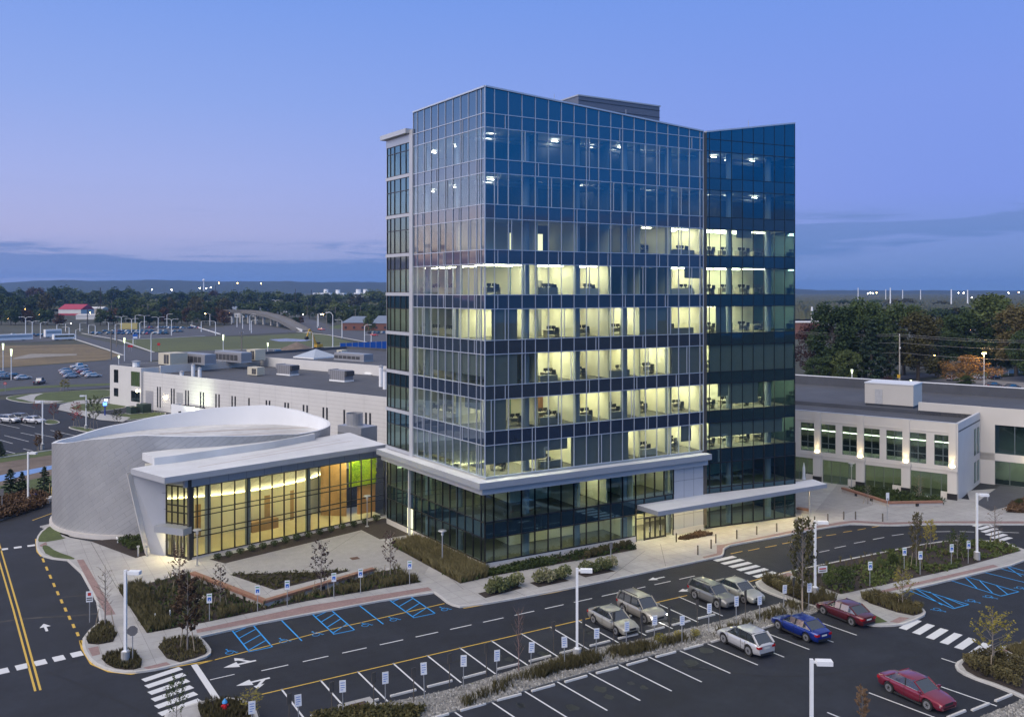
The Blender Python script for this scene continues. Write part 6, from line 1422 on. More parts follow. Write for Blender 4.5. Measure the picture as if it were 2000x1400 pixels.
flat_sign(264,672,5,2.2,2.2,SIGNB,'blue and white far board on the lawn', z=0, marks_=[(-1.0,1.0,.1,.9,SIGNW)])
x, y = P(205,812); g = thing('emergency_phone', 'blue-lit emergency phone pole by the lawn corner', 'phone pole', (x,y,0)); m = MB(); m.tube([(0,0,0),(0,0,3.2)], .14, mat('blue_pole', (.02,.05,.25), .4, var=0), 8); m.build('pole', g, world=False); m = MB(); m.box(-.35,.35,-.2,.2,2.2,2.9,lamp_mat('blue_glow', (.1,.25,1), 2)); m.build('blue_light', g, world=False); m = MB(); m.tube([(.2,0,3.22),(.2,0,3.5)], .22, lamp_mat('pole_lamp', (.8,.9,1), 8), 8); m.build('lamp', g, world=False)
x, y = P(1930,745); 
for (u, v, vt, lab) in ((1922,756,691,'sodium twin lamp lighting the orange tree'),):
    x, y = P(u, v); d = D(x,y); hh = (v-vt)/FPX*d; g = thing('car_park_light', lab, 'street light', (x,y,0)); m = MB(); m.tube([(0,0,0),(0,0,hh)], .1, WHITEM, 8); m.build('pole', g, world=False)
    for s_ in (-1, 1): m = MB(); m.box(s_*.3-.3, s_*.3+.3, -.2, .2, hh, hh+.25, lamp_mat('sodium_head', (1,.62,.18), 55)); m.build('lamp_head', g, world=False)
    pl = bpy.data.lights.new('sodium_lamp_light', 'POINT'); pl.energy = 420; pl.color = (1,.52,.08); pl.shadow_soft_size = .3; po = bpy.data.objects.new('sodium_lamp_light', pl); COL.objects.link(po); po.location = (x,y,hh-.2)
# headlamp glow of the gold off-roader
# ================================================================ WHEEL STOPS, BENCHES, HYDRANT, SMALL THINGS
ws = thing('wheel_stop', '', 'wheel stop', (0,0,0), 0, 'concrete wheel stops'); m = MB(); m.grid([[(x,-.09,0),(x,-.075,.11),(x,0,.13),(x,.075,.11),(x,.09,0)] for x in (-.92,-.86,.86,.92)], mat('wheel_stop_concrete', (.56,.55,.53), .8, var=.1, stain=.12)); m.face([(-.92,-.09,0),(-.92,.09,0),(-.92,.075,.11),(-.92,0,.13),(-.92,-.075,.11)], mat('wheel_stop_concrete', (.56,.55,.53), .8, var=.1, stain=.12)); m.face([(.92,-.09,0),(.92,-.075,.11),(.92,0,.13),(.92,.075,.11),(.92,.09,0)], mat('wheel_stop_concrete', (.56,.55,.53), .8, var=.1, stain=.12)); m.build('concrete_bar', ws, world=False)
m = MB(); [m.tube([(a,0,.12),(a,0,.14)], .02, DARKM, 6) for a in (-.6,.6)]; m.build('anchor_pin', ws, world=False); refresh()
k_ = 0
for row, xs, y, lab in (('upper', [x+1.34 for x in ux[:-1]], 54.0, 'upper row of bays'), ('lower', [x+1.3 for x in lx[:-1]], 49.9, 'lower row of bays')):
    vis = 0
    for x in xs:
        o = ws if k_ == 0 else clone(ws, (0,0,0)); k_ += 1
        o.location = (x, y+.004*x*0, 0); o.rotation_euler.z = rc.uniform(-.03,.03); o['label'] = 'concrete wheel stop, %s from the left in the %s' % (ordinal(vis), lab); vis += 1
for i, (u, v) in enumerate([(1868,1395),(1915,1381),(1960,1363),(1820,1412)]):
    o = clone(ws, (*P(u, v),0), 0); o['label'] = 'concrete wheel stop, %s in the lower right lot' % ['third','second','first','last'][i]
TEAK = mat('reddish_wood', (.26,.13,.085), .6, var=.2, scale=4); GRST = mat('bench_stone', (.42,.39,.36), .8, var=.08)
def bench(pts, name, label, w=.5, hgt=.5):
    g = thing(name, label, 'bench', (*pts[0], 0)); m = MB(); m.strip(pts, w*.7, ZP, ZP+hgt*.62, GRST); m.build('stone_base', g); m = MB(); m.strip(pts, w, ZP+hgt*.62+.03, ZP+hgt+.06, TEAK); m.build('wood_seat', g)
    for a, b in zip(pts[:-1], pts[1:]):
        n_ = int(hypot(b[0]-a[0], b[1]-a[1])/2.4)
        for q in range(1, n_): f = q/n_; x, y = a[0]+(b[0]-a[0])*f, a[1]+(b[1]-a[1])*f; m = MB(); m.box(x-.2,x+.2,y-.3,y+.3,ZP+.05,ZP+hgt*.62+.028,DARKM); m.build('bracket', g)
bench(PP([(376,1128),(517,1184),(729,1120)], ZP), 'bench', 'long V-shaped bench with reddish wood seat before the big bed')
bench(PP([(1646,960),(1737,989),(1840,987)], ZP), 'bench', 'long bent bench wall with wood top before the cream wing', .5, .55)
bench(PP([(1557,999),(1581,1003)], ZP), 'bench', 'short orange-lit wooden bench behind the canopy end', .6, .5)
x, y = P(439,1391,ZP); g = thing('fire_hydrant', 'red fire hydrant with a blue bonnet on the small island', 'hydrant', (x,y,ZP)); HR = mat('hydrant_red', (.55,.02,.03), .4, var=.05); m = MB(); m.tube([(0,0,0),(0,0,.06),(0,0,.061),(0,0,.62)], [.2,.2,.13,.13], HR, 14); m.build('barrel', g, world=False, smooth=True, angle=40)
m = MB(); m.tube([(0,0,.621),(0,0,.72),(0,0,.8),(0,0,.88)], [.17,.15,.08,.04], mat('hydrant_blue', (.05,.3,.65), .4, var=0), 14); m.build('bonnet', g, world=False, smooth=True)
for a in (0, pi, pi/2*3): m = MB(); m.tube([(.12*cos(a),.12*sin(a),.45),(.22*cos(a),.22*sin(a),.45)], .07, HR, 10); m.build('outlet', g, world=False)
TARP = mat('blue_tarpaulin', (.01,.07,.42), .5, var=.2, scale=3, bump=.4)
for px, w_, lab in (((40,981),2.4,'low blue tarpaulin heap left of the lamp foot'),((69,976),3.2,'blue tarpaulin heap right of the lamp foot')):
    x, y = P(*px); rr = random.Random(px[0]); m = MB(); N_ = 14; rows_ = []
    for j in range(6):
        f = j/5; rows_.append([(x+w_*.55*(1-f**1.6)*cos(2*pi*q/N_)*rr.uniform(.8,1.15), y+w_*.4*(1-f**1.6)*sin(2*pi*q/N_)*rr.uniform(.8,1.15), .75*f*w_/2.8+rr.uniform(0,.07)) for q in range(N_)])
    m.grid(rows_, TARP, True); tag(m.build('tarpaulin', smooth=True), lab, 'tarpaulin')
for i, (u, v, hgt, c_, lab) in enumerate([(93,982,.55,(.7,.7,.7),'white bucket, left of three by the tarpaulin'),(100,979,.6,(.7,.7,.7),'white bucket, middle of three by the tarpaulin'),(107,977,.6,(.68,.7,.72),'white bucket, right of three by the tarpaulin')]):
    x, y = P(u, v); g = thing('bucket', lab, 'bucket', (x,y,0)); m = MB(); m.tube([(0,0,0),(0,0,hgt)], [.25,.32], WHITEM, 12); m.build('pail', g, world=False); m = MB(); m.tube([(0,0,hgt+.001),(0,0,hgt+.05)], .34, WHITEM, 12); m.build('lid', g, world=False)
for u, v, h_, mt, lab in ((97,974,2.0,mat('timber_post', (.35,.25,.14), .8),'timber stake behind the white buckets'),(101,975,1.6,mat('yellow_post', (.6,.42,.03), .6),'yellow stake with a yellow flap behind the buckets')):
    x, y = P(u, v); m = MB(); m.tube([(x,y,0),(x,y,h_)], .06, mt, 6)
    if 'flap' in lab: m.obox((x,y-.02,h_-.4), (.8,0,.1), (0,.04,0), (0,0,.35), MATS['yellow_post'])
    tag(m.build('stake'), lab, 'stake')
for i, (u, v) in enumerate([(303,1216),(332,1209)]):
    x, y = P(u, v, ZP); m = MB(); m.tube([(x,y,ZP),(x,y,ZP+.75)], .05, WHITEM, 6); tag(m.build('marker_stake'), ['left white marker stake in the big bed','right white marker stake in the big bed'][i], 'stake')
x, y = P(380,1173,ZP); m = MB(); rr = random.Random(2)
for q in range(46):
    a, b, s_ = x+rr.uniform(-.9,.9), y+rr.uniform(-.6,.6), rr.uniform(.06,.13); m.obox((a,b,ZP), (s_*1.5,rr.uniform(-.05,.05),.02), (rr.uniform(-.05,.05),s_,.02), (0,0,s_), mat('pale_stone', (.5,.46,.42), .8, var=.25))
tag(m.build('pebbles'), 'small heap of pale stones in the big bed', 'stones', kind='stuff')
# loose river stones over the medians
rr = random.Random(9)
for nm, poly, n_, lab in (('river_stones', med, 5200, 'grey river stones covering the long median'), ('river_stones', br_rock, 700, 'grey river stones in the lower right corner')):
    m = MB(); ST = [mat('stone_a', (.22,.215,.205), .85, var=.25, scale=5), mat('stone_b', (.13,.13,.125), .85, var=.25, scale=5), mat('stone_c', (.34,.33,.31), .85, var=.2, scale=5)]
    for q in range(n_):
        px_, py_ = rnd_in(poly, rr); s_ = rr.uniform(.05,.14); a = rr.uniform(0,6.28); c_, sn = cos(a)*s_, sin(a)*s_; z = .09
        b_ = [(px_+c_,py_+sn,z),(px_-sn*.7,py_+c_*.7,z),(px_-c_,py_-sn,z),(px_+sn*.7,py_-c_*.7,z)]; t_ = (px_+rr.uniform(-.02,.02),py_,z+s_*rr.uniform(.6,1.1)); mt = ST[rr.randrange(3)]
        for j in range(4): m.face([b_[j], b_[(j+1)%4], t_], mt)
    tag(m.build(nm), lab, 'stones', kind='stuff')

x, y = P(1570,952,ZP); g = thing('patio_umbrella', 'closed white patio umbrella before the cream wing', 'umbrella', (x,y,ZP)); m = MB(); m.tube([(0,0,0),(0,0,3.4)], .04, STEEL, 6); m.tube([(0,0,0),(0,0,.1)], .35, CONC, 12); m.build('pole', g, world=False); m = MB(); m.tube([(0,0,1.1),(0,0,1.5),(0,0,2.6),(0,0,3.35)], [.26,.2,.17,.04], WHITEM, 10); m.build('folded_canopy', g, world=False)
# ================================================================ VEGETATION
BARK = mat('bark', (.09,.075,.06), .9, var=.3, scale=5); BARKP = mat('pale_bark', (.22,.19,.17), .85, var=.25, scale=6)
F_DARK = foliage('leaf_dark', (.024,.043,.018), (.052,.082,.031), (.092,.12,.044)); F_MID = foliage('leaf_mid', (.037,.06,.021), (.077,.105,.036), (.125,.145,.05))
F_OLIVE = foliage('leaf_olive', (.035,.038,.016), (.075,.07,.028), (.115,.095,.04)); F_RUST = foliage('leaf_rust', (.045,.030,.019), (.095,.055,.032), (.13,.075,.04))
F_PURP = foliage('leaf_purple', (.022,.013,.016), (.05,.026,.028), (.08,.04,.04)); F_YEL = foliage('leaf_yellow', (.13,.12,.025), (.28,.24,.05), (.36,.30,.07))
F_BROWN = foliage('leaf_brown', (.07,.045,.028), (.15,.092,.055), (.21,.135,.08)); F_PINE = foliage('leaf_pine', (.014,.028,.018), (.03,.052,.03), (.055,.075,.045))
F_REDM = foliage('leaf_red', (.10,.02,.02), (.24,.05,.04), (.32,.09,.06)); F_GRAS = foliage('ornamental_grass_leaf', (.05,.044,.021), (.105,.092,.042), (.17,.145,.068))
F_GREEN = foliage('shrub_leaf', (.028,.042,.015), (.06,.085,.026), (.10,.12,.04)); F_HYD = foliage('hydrangea_leaf', (.07,.09,.035), (.16,.17,.075), (.34,.30,.20))
F_GOLD = foliage('leaf_gold', (.10,.055,.02), (.22,.12,.04), (.30,.17,.06))
F_LIME = foliage('leaf_lime', (.09,.11,.02), (.16,.19,.03), (.22,.24,.05))
def leaf(m, p, s_, mt, r, flat=0):
    u = Vector((r.gauss(0,1), r.gauss(0,1), r.gauss(0,1)*(1-flat))).normalized(); w = u.cross(Vector((r.gauss(0,1), r.gauss(0,1), r.gauss(0,1)))).normalized()
    a = u*s_; b = w*s_*r.uniform(.45,.8); p = Vector(p)
    m.face([p-a, p-b*.9+a*.1, p+a, p+b], mt)
def big_tree(name, label, cat, H_, cr, n_, ls, mt, seed, shape='round', bark=BARK, trunk=.3):
    """trunk with limbs and a crown of leaf clumps, gaps left between the clumps"""
    r = random.Random(seed); g = thing(name, label, cat, (0,0,0)); m = MB(); tr = H_*.022*trunk/.3
    base = H_*(.14 if shape != 'pine' else .10); m.tube([(0,0,-.1),(r.uniform(-.1,.1),0,H_*.2),(r.uniform(-.3,.3),r.uniform(-.3,.3),H_*.45),(r.uniform(-.4,.4),r.uniform(-.4,.4),H_*.8)], [tr*1.25,tr,tr*.7,tr*.2], bark, 8)
    clumps = []
    nc = 46 if shape == 'round' else 54
    for i in range(nc):
        if shape == 'round':
            th = r.uniform(0, 2*pi); f = r.random(); z = base+(H_-base)*(.08+.84*f); prof = sin(pi*min(1,(.16+.80*f)))**.62
            rad = cr*prof*(r.random()**.45)*r.uniform(.8,1.12); clumps.append((rad*cos(th), rad*sin(th), z, cr*r.uniform(.20,.36)))
        else:
            f = i/nc; z = base+(H_-base)*f; th = i*2.4; rad = cr*(1-f*.92)*r.uniform(.35,1.0); clumps.append((rad*cos(th), rad*sin(th), z-rad*.08, cr*r.uniform(.16,.26)*(1.2-f*.6)))
    for c in clumps[::3]: m.tube([(0,0,min(c[2]*.75,H_*.6)),(c[0]*.5,c[1]*.5,c[2]*.88),(c[0],c[1],c[2])], [tr*.4,tr*.25,tr*.06], bark, 5, cap=False)
    m.build('trunk', g, world=False, smooth=True)
    m = MB(); tot = sum(c[3]**2 for c in clumps)
    for c in clumps:
        for _ in range(int(n_*c[3]**2/tot)):
            d = Vector((r.gauss(0,1), r.gauss(0,1), r.gauss(0,.75))).normalized()*c[3]*(r.random()**.35)
            if shape == 'pine': d.z *= .45
            leaf(m, (c[0]+d.x, c[1]+d.y, c[2]+d.z), ls*r.uniform(.6,1.3), mt, r, .3)
    m.build('crown', g, world=False)
    return g
def young_tree(label, mt, n_, seed, H_=5.0, bark=BARKP, spread=.16, ls=.06, stakes=True, shape='vase', name='young_tree'):
    r = random.Random(seed); g = thing(name, label, 'tree', (0,0,0)); m = MB(); m.tube([(0,0,-.05),(.02,.0,H_*.3),(0,.03,H_*.65),(.02,0,H_)], [.055,.045,.028,.008], bark, 7); tips = []
    for i in range(26):
        f = .24+.72*i/26; th = i*2.4+r.uniform(-.4,.4); L = H_*spread*(1.15-abs(f-.5)*(1.1 if shape == 'vase' else .8))*r.uniform(.7,1.25); z0 = H_*f*.92
        up = .9 if shape == 'vase' else 1.6
        p1 = (L*.45*cos(th), L*.45*sin(th), z0+L*.4*up); p2 = (L*cos(th), L*sin(th), z0+L*up); m.tube([(0,0,z0),p1,p2], [.018,.012,.004], bark, 4, cap=False)
        for q in range(3): a = th+r.uniform(-1,1); pt = (p1[0]+L*.4*cos(a), p1[1]+L*.4*sin(a), p1[2]+L*.5); m.tube([p1,pt], [.008,.003], bark, 3, cap=False); tips.append((p1,pt))
        tips.append((p1,p2))
    m.build('trunk', g, world=False, smooth=True)
    if n_:
        m = MB()
        for _ in range(n_):
            a, b = r.choice(tips); f = r.uniform(.1,1.1); leaf(m, [a[i]+(b[i]-a[i])*f+r.gauss(0,.06) for i in range(3)], ls*r.uniform(.7,1.3), mt, r)
        m.build('crown', g, world=False)
    if stakes:
        for s_ in (-1, 1): m = MB(); m.tube([(s_*.75,s_*.2,0),(s_*.5,s_*.12,1.35)], .03, mat('stake_wood', (.30,.24,.17), .8), 5); m.build('stake', g, world=False)
    return g
refresh()
yt = {'red': young_tree('', F_PURP, 330, 1, ls=.095), 'brown': young_tree('', F_BROWN, 2400, 2, spread=.16, ls=.095), 'pear': young_tree('', F_OLIVE, 1000, 3, spread=.12, ls=.085, shape='col'), 'yel': young_tree('', F_YEL, 750, 4, spread=.26, ls=.085), 'bare': young_tree('', F_RUST, 60, 5, bark=mat('pink_bark', (.20,.13,.12), .9), spread=.11, stakes=False, shape='col'), 'grn': young_tree('', F_GREEN, 1100, 6, spread=.30, ls=.09), 'gold': young_tree('', F_YEL, 1000, 8, spread=.17, ls=.09), 'redm': young_tree('', F_REDM, 420, 9, spread=.2, ls=.09), 'tuft': young_tree('', F_BROWN, 60, 10, spread=.15)}
refresh(); seen = set()
for kx, u, vb, vt, w_, lab in [('tuft',205,1222,1102,1.1,'slim nearly bare young tree beside the left brick band'),('red',350,1155,1062,1,'dark-leaved young tree before the lobby door'),('red',430,1187,1098,1,'dark-leaved young tree left of the bench bend'),('brown',366,1270,1120,1,'brown-leaved young tree on the corner by the lower lamp'),('red',627,1164,1052,1.05,'dark-leaved young tree standing before the bench'),('red',762,1126,1035,1,'dark-leaved young tree at the right end of the bench'),('pear',1567,1192,1004,.95,'tall columnar olive young tree on the median end'),('pear',1790,1110,995,.8,'columnar olive-brown young tree in the right bed'),('gold',1817,1071,1012,1.25,'yellow-leaved young tree in the right bed'),('grn',1870,1094,1038,1.3,'bushy green young tree in the right bed'),('tuft',1943,1056,988,1.6,'spreading nearly bare young tree at the far right crossing'),('yel',1763,1189,1112,1.1,'yellow-green young tree beside the right brick band'),('yel',1939,1304,1190,1.25,'yellow vase-shaped young tree on the corner island'),('brown',1684,1420,1338,.9,'small brown young tree at the lower edge'),('bare',1013,1308,1185,.9,'bare pinkish young tree in the median'),('yel',493,1400,1345,1.6,'leafy young tree beside the hydrant'),('grn',345,1420,1325,.8,'slim green young tree at the lower left crossing'),
    ('redm',72,808,782,1.6,'small red maple, left of three in the near left lot'),('redm',105,820,784,1.5,'small red maple, middle of three in the near left lot'),('redm',149,834,784,1.3,'red maple beside the white lamp'),('grn',183,840,776,.8,'slim green tree right of the white lamp'),('brown',74,880,848,1.3,'small brown tree before the tall lamp post'),('brown',114,873,840,1.3,'small brown tree at the drum edge'),('gold',126,762,740,2.6,'round olive-yellow tree beside the grey road'),('grn',229,830,800,1.2,'thin green tree by the red sign'),('tuft',1695,984,945,1.5,'bare thin tree in the right bench bed'),('tuft',1795,975,925,1.4,'thin tree before the cream wing windows'),('brown',1594,752,738,2.2,'small orange-brown tree behind the right roof')]:
    x, y = P(u, vb, ZP); d = D(x, y); s_ = (vb-vt)/FPX*d/5.0; o = yt[kx] if kx not in seen else clone(yt[kx], (0,0,0)); seen.add(kx)
    o.location = (x,y,ZP); o.rotation_euler.z = u*.7; o.scale = (s_*w_, s_*w_, s_); o['label'] = lab; o['group'] = 'young planted trees'
# evergreens on the left
eg = big_tree('evergreen', '', 'tree', 5, 1.5, 2600, .13, F_PINE, 21, 'pine'); refresh()
for i, (u, vb, vt, w_, lab) in enumerate([(20,962,916,1.5,'bushy dark evergreen behind the shrub bed, leftmost of three'),(43,962,921,1.2,'dark evergreen left of the lamp post, middle of three'),(87,966,911,1.15,'pointed dark evergreen right of the lamp post'),(1,893,862,1.4,'dark evergreen cut by the left edge')]):
    x, y = P(u, vb); s_ = (vb-vt)/FPX*D(x,y)/5; o = eg if i == 0 else clone(eg, (0,0,0)); o.location = (x,y,0); o.scale = (s_*w_,s_*w_,s_); o['label'] = lab; o['group'] = 'small evergreens'; o.rotation_euler.z = i*1.3
# large trees on the right
BT = {'dark': big_tree('broadleaf_tree', '', 'tree', 20, 7.5, 9500, .38, F_DARK, 31), 'mid': big_tree('broadleaf_tree', '', 'tree', 20, 7.5, 9000, .38, F_MID, 32), 'olive': big_tree('broadleaf_tree', '', 'tree', 20, 7, 8500, .38, F_OLIVE, 33), 'purple': big_tree('broadleaf_tree', '', 'tree', 20, 7.5, 5000, .34, F_PURP, 34), 'pine': big_tree('pine_tree', '', 'tree', 20, 6, 6000, .42, F_PINE, 35, 'pine'), 'gold': big_tree('broadleaf_tree', '', 'tree', 20, 9, 4200, .36, F_GOLD, 36)}
FT = {'dark': big_tree('broadleaf_tree', '', 'tree', 20, 9, 1700, .85, F_DARK, 41), 'mid': big_tree('broadleaf_tree', '', 'tree', 20, 9, 1700, .85, F_MID, 42), 'olive': big_tree('broadleaf_tree', '', 'tree', 20, 9, 1600, .85, F_OLIVE, 43), 'rust': big_tree('broadleaf_tree', '', 'tree', 20, 9, 1600, .85, F_RUST, 44), 'dark2': big_tree('broadleaf_tree', '', 'tree', 20, 8, 1700, .85, F_DARK, 45)}
refresh(); used = set()
def put_tree(bank, kx, u, vb, vt, hw, lab, group):
    x, y = P(u, vb); d = D(x, y); Hh = (vb-vt)/FPX*d; src = bank[kx]
    o = src if src.name not in used else clone(src, (0,0,0)); used.add(src.name); cr = {20:1}.get(20)
    sx = hw/FPX*d/(7.5 if bank is BT else 9); o.location = (x,y,0); o.rotation_euler.z = u*1.7; o.scale = (sx,sx,Hh/20); o['label'] = lab; o['group'] = group
gR = 'large trees behind the right building'
for kx, u, vb, vt, hw, lab in [('purple',1583,738,631,38,'purple-leaved tree nearest the tower'),('dark',1628,744,588,58,'broad dark tree behind the purple tree'),('dark',1690,742,580,56,'tallest dark broadleaf left of the utility pole'),('mid',1652,752,684,36,'low mid-green tree behind the cream roof'),('pine',1702,752,622,46,'ragged pine standing left of the utility pole'),('pine',1738,746,640,30,'slim pine just left of the utility pole'),('dark',1765,732,586,52,'dark round tree behind the utility pole'),('olive',1793,744,610,52,'olive-brown tree right of the utility pole'),('pine',1832,738,634,26,'narrow dark conifer right of the olive tree'),('mid',1852,722,618,40,'mid-green tree behind the narrow conifer'),('dark',1880,724,605,48,'dark tree behind the sodium lamp'),('mid',1925,722,576,66,'largest green tree, behind the sodium lamp'),('olive',1985,734,596,56,'brownish tree at the right edge'),('dark',2010,744,640,40,'dark tree cut by the right edge'),('gold',1893,752,693,42,'orange tree lit by the sodium lamp'),('mid',1884,757,733,17,'round green bush under the orange tree'),('dark',1600,750,695,30,'low dark tree beside the tower edge'),('dark',1955,728,660,36,'dark tree over the fenced lawn'),('purple',1735,760,735,14,'low reddish shrub behind the stair head')]:
    put_tree(BT, kx, u, vb, vt, hw, lab, gR)
rt = random.Random(77); names = {'dark':'dark green','mid':'mid green','olive':'olive','rust':'rust red','dark2':'blackish green'}
def row(u0, u1, n_, vb, vt, hw, kinds, lab, group, prof=None):
    for i in range(n_):
        u = u0+(u1-u0)*(i+.5)/n_+rt.uniform(-6,6); kx = rt.choice(kinds); t_ = (prof(u) if prof else vt)+rt.uniform(-4,5)
        put_tree(FT, kx, u, vb+rt.uniform(-2,2), t_, hw*rt.uniform(.8,1.3), '%s tree, %s from the left in the %s' % (names[kx], ordinal(i), lab), group)
mixk = ['dark','mid','mid','dark2','olive','dark','mid','rust']
profL = lambda u: lerp_tab([(-40,560),(0,562),(40,567),(80,560),(110,556),(150,563),(180,571),(240,564),(300,571),(340,568),(380,569),(440,571),(515,564),(560,571),(620,576),(700,572),(780,568)], u)
row(-30, 770, 40, 606, 566, 19, mixk, 'back row of the left woodland', 'trees of the left woodland', profL)
row(-30, 98, 8, 622, 585, 17, ['dark','dark2','mid','dark','olive'], 'middle row left of the red barn', 'trees of the left woodland', lambda u: profL(u)+14)
row(225, 445, 13, 622, 585, 17, ['dark','dark2','mid','dark','olive'], 'middle row right of the red barn', 'trees of the left woodland', lambda u: profL(u)+14)
row(-30, 100, 9, 634, 600, 14, ['dark','dark2','rust','dark'], 'front row left of the red barn', 'trees of the left woodland')
row(190, 445, 18, 634, 602, 14, ['dark','dark2','dark','rust','mid'], 'front row behind the far car park', 'trees of the left woodland')
row(470, 770, 19, 622, 590, 15, ['dark','dark2','mid','dark'], 'middle row behind the overpass', 'trees of the left woodland')
row(640, 770, 8, 634, 606, 13, ['dark','dark2','mid'], 'front row behind the brick house', 'trees of the left woodland')
row(540, 590, 6, 634, 618, 9, ['rust','dark'], 'reddish clump on the overpass ramp', 'trees of the left woodland')
put_tree(FT, 'dark', 721, 652, 612, 11, 'dark conical tree standing before the brick house', 'trees of the left woodland')
put_tree(FT, 'rust', 116, 636, 613, 12, 'dark red round tree before the red barn', 'trees of the left woodland')
row(1555, 2010, 17, 640, 592, 26, ['dark','mid','dark2','dark','olive'], 'middle row of the right woodland', 'trees of the right woodland', lambda u: 600 if u > 1620 else 640)
row(1555, 2010, 22, 606, 584, 18, ['dark','mid','olive','dark'], 'back row of the right woodland', 'trees of the right woodland', lambda u: 586+(u > 1800)*4)
# far woodland that reads as one mass
from mathutils import noise as mn
def forest(name, label, u0, u1, d0, d1, hgt, step, mtl, ridge=None, kind='stuff'):
    m = MB(); rows_ = []; d = d0; k_ = 0
    while d < d1:
        rr_ = []; st = step*(d/d0)**.9; w = (u1-u0)/FPX*d; n_ = int(w/st)
        n_ = 260 if n_ > 260 else n_
        rr_ = []
        N_ = 240
        for i in range(N_+1):
            u = u0+(u1-u0)*i/N_; x, y = at_depth(u, d); z = hgt*(.62+.3*mn.noise((x*.012,y*.012,1))+.35*random.random())*min(1,(k_+.35)/1.5)
            if ridge: z += ridge(u, (d-d0)/(d1-d0))
            rr_.append((x, y, z))
        rows_.append(rr_); k_ += 1; d *= 1.028 if not ridge else 1.018
    m.grid(rows_[::-1], mtl); o = m.build(name); tag(o, label, 'woodland' if kind == 'stuff' else None, None, kind); return o
FORM = foliage('far_wood', (.038,.052,.028), (.066,.076,.038), (.10,.082,.046))
forest('far_woodland', 'distant mixed autumn woodland on the left, one dark mass', -200, 900, 1150, 4300, 15, 9, FORM)
forest('far_woodland', 'distant dark woodland on the right, one flat mass', 1400, 2200, 760, 6500, 12, 9, FORM)
HILLM = foliage('hill_wood', (.025,.036,.024), (.04,.05,.03), (.06,.055,.035))
rl = lambda u: lerp_tab([(-300,553),(0,552.5),(40,549.5),(100,547.5),(150,547),(170,548.5),(250,548),(290,546),(380,548.5),(430,549.5),(500,549.5),(570,548.5),(586,551),(700,550.5),(780,552),(1000,556),(1400,563),(1560,564),(1600,566.5),(2300,568)], u)
def ridge(u, f): return (26.5-8+(568-rl(u))/FPX*5600*(1-.0))*sin(pi*min(1,f*1.15+.02))**.8 if f < .45 else (26.5-8+(568-rl(u))/FPX*5600)*max(0,sin(pi*min(1,f*1.05+.05)))**.8
forest('wooded_hills', 'long low wooded hills along the horizon', -300, 2300, 4700, 6300, 9, 20, HILLM, lambda u, f: max(0,(18+(568-rl(u))/FPX*5500))*sin(pi*min(1,max(0,f)))**.7, 'structure')
# ================================================================ SHRUBS AND GROUND COVER
def cover(name, poly, n_, hgt, mt, label, seed, blades=9, wid=.019, dens=None, round_=False):
    r = random.Random(seed); m = MB()
    for _ in range(n_):
        x, y = rnd_in(poly, r)
        if dens and r.random() > dens(x, y): continue
        hh = hgt*r.uniform(.55,1.2)
        for b in range(blades):
            a = r.uniform(0, 2*pi); l_ = hh*r.uniform(.15,.5); c_, sn = cos(a), sin(a); w_ = wid*r.uniform(.7,1.4)
            if round_: leaf(m, (x+r.gauss(0,hh*.3), y+r.gauss(0,hh*.3), ZP+hh*r.uniform(.15,1)), wid*2.2*r.uniform(.7,1.3), mt, r)
            else: m.face([(x-sn*w_,y+c_*w_,ZP), (x+sn*w_,y-c_*w_,ZP), (x+c_*l_*.5+sn*w_*.7,y+sn*l_*.5-c_*w_*.7,ZP+hh*.65), (x+c_*l_,y+sn*l_,ZP+hh)], mt)
    tag(m.build(name), label, 'planting', kind='stuff')
def segd(x, y, a, b):
    dx, dy = b[0]-a[0], b[1]-a[1]; f = max(0, min(1, ((x-a[0])*dx+(y-a[1])*dy)/(dx*dx+dy*dy))); return hypot(x-a[0]-f*dx, y-a[1]-f*dy)
bl_ = PP([(231,1153),(287,1236),(400,1215),(600,1173),(824,1136)], ZP)
def bigd(x, y):
    if segd(x, y, bl_[0], bl_[1]) < 1.9: return 1
    if min(segd(x, y, bl_[i], bl_[i+1]) for i in (1,2,3)) < 1.1: return .6 if mn.noise((x*.3,y*.3,9)) > 0 else .12
    return .05
cover('ornamental_grass', BEDS['big'], 6500, .7, F_GRAS, 'brown ornamental grass filling the big bed', 1, dens=bigd)
cover('ground_cover', BEDS['big'], 900, .25, F_GREEN, 'small sparse plants on the mulch of the big bed', 2, round_=True, wid=.04)
cover('ground_cover', BEDS['tri'], 260, .26, F_OLIVE, 'small plants in the triangular bed', 3, round_=True, wid=.04)
def tl_d(x, y): return 1 if y < 84 else .3
cover('ornamental_grass', BEDS['towerleft'], 3600, .85, F_GRAS, 'tall brown grass along the tower left side', 4, dens=tl_d)
cover('ground_cover', BEDS['towerleft'], 900, .45, F_GREEN, 'green low plants beside the side door', 5, round_=True, wid=.05, dens=lambda x, y: 1 if y > 82 else .15)
cover('ground_cover', BEDS['towerfront'], 1300, .4, F_GREEN, 'green ground cover at the front of the tower', 6, round_=True, wid=.05, dens=lambda x, y: 1 if x < 48 else .25)
cover('ground_cover', BEDS['entr'], 350, .25, F_BROWN, 'low brown plants beside the entrance', 7, round_=True, wid=.04)
for k_, s_ in (('isl1',8),('isl2',9),('isl3',10)): cover('ground_cover', BEDS[k_], 420, .3, F_GRAS, {'isl1':'low plants in the bed beside the left drive','isl2':'low plants round the corner lamp base','isl3':'low plants under the brown tree'}[k_], s_)
cover('ground_cover', BEDS['r1'], 1500, .34, F_GREEN, 'patchy green ground cover of the right island', 11, round_=True, wid=.055, dens=lambda x, y: .12+.88*(mn.noise((x*.25,y*.25,3)) > 0))
cover('ornamental_grass', BEDS['r1'], 1500, .6, F_GRAS, 'brown grasses in the right island bed', 12, dens=lambda x, y: .55 if x < 64 else .05)
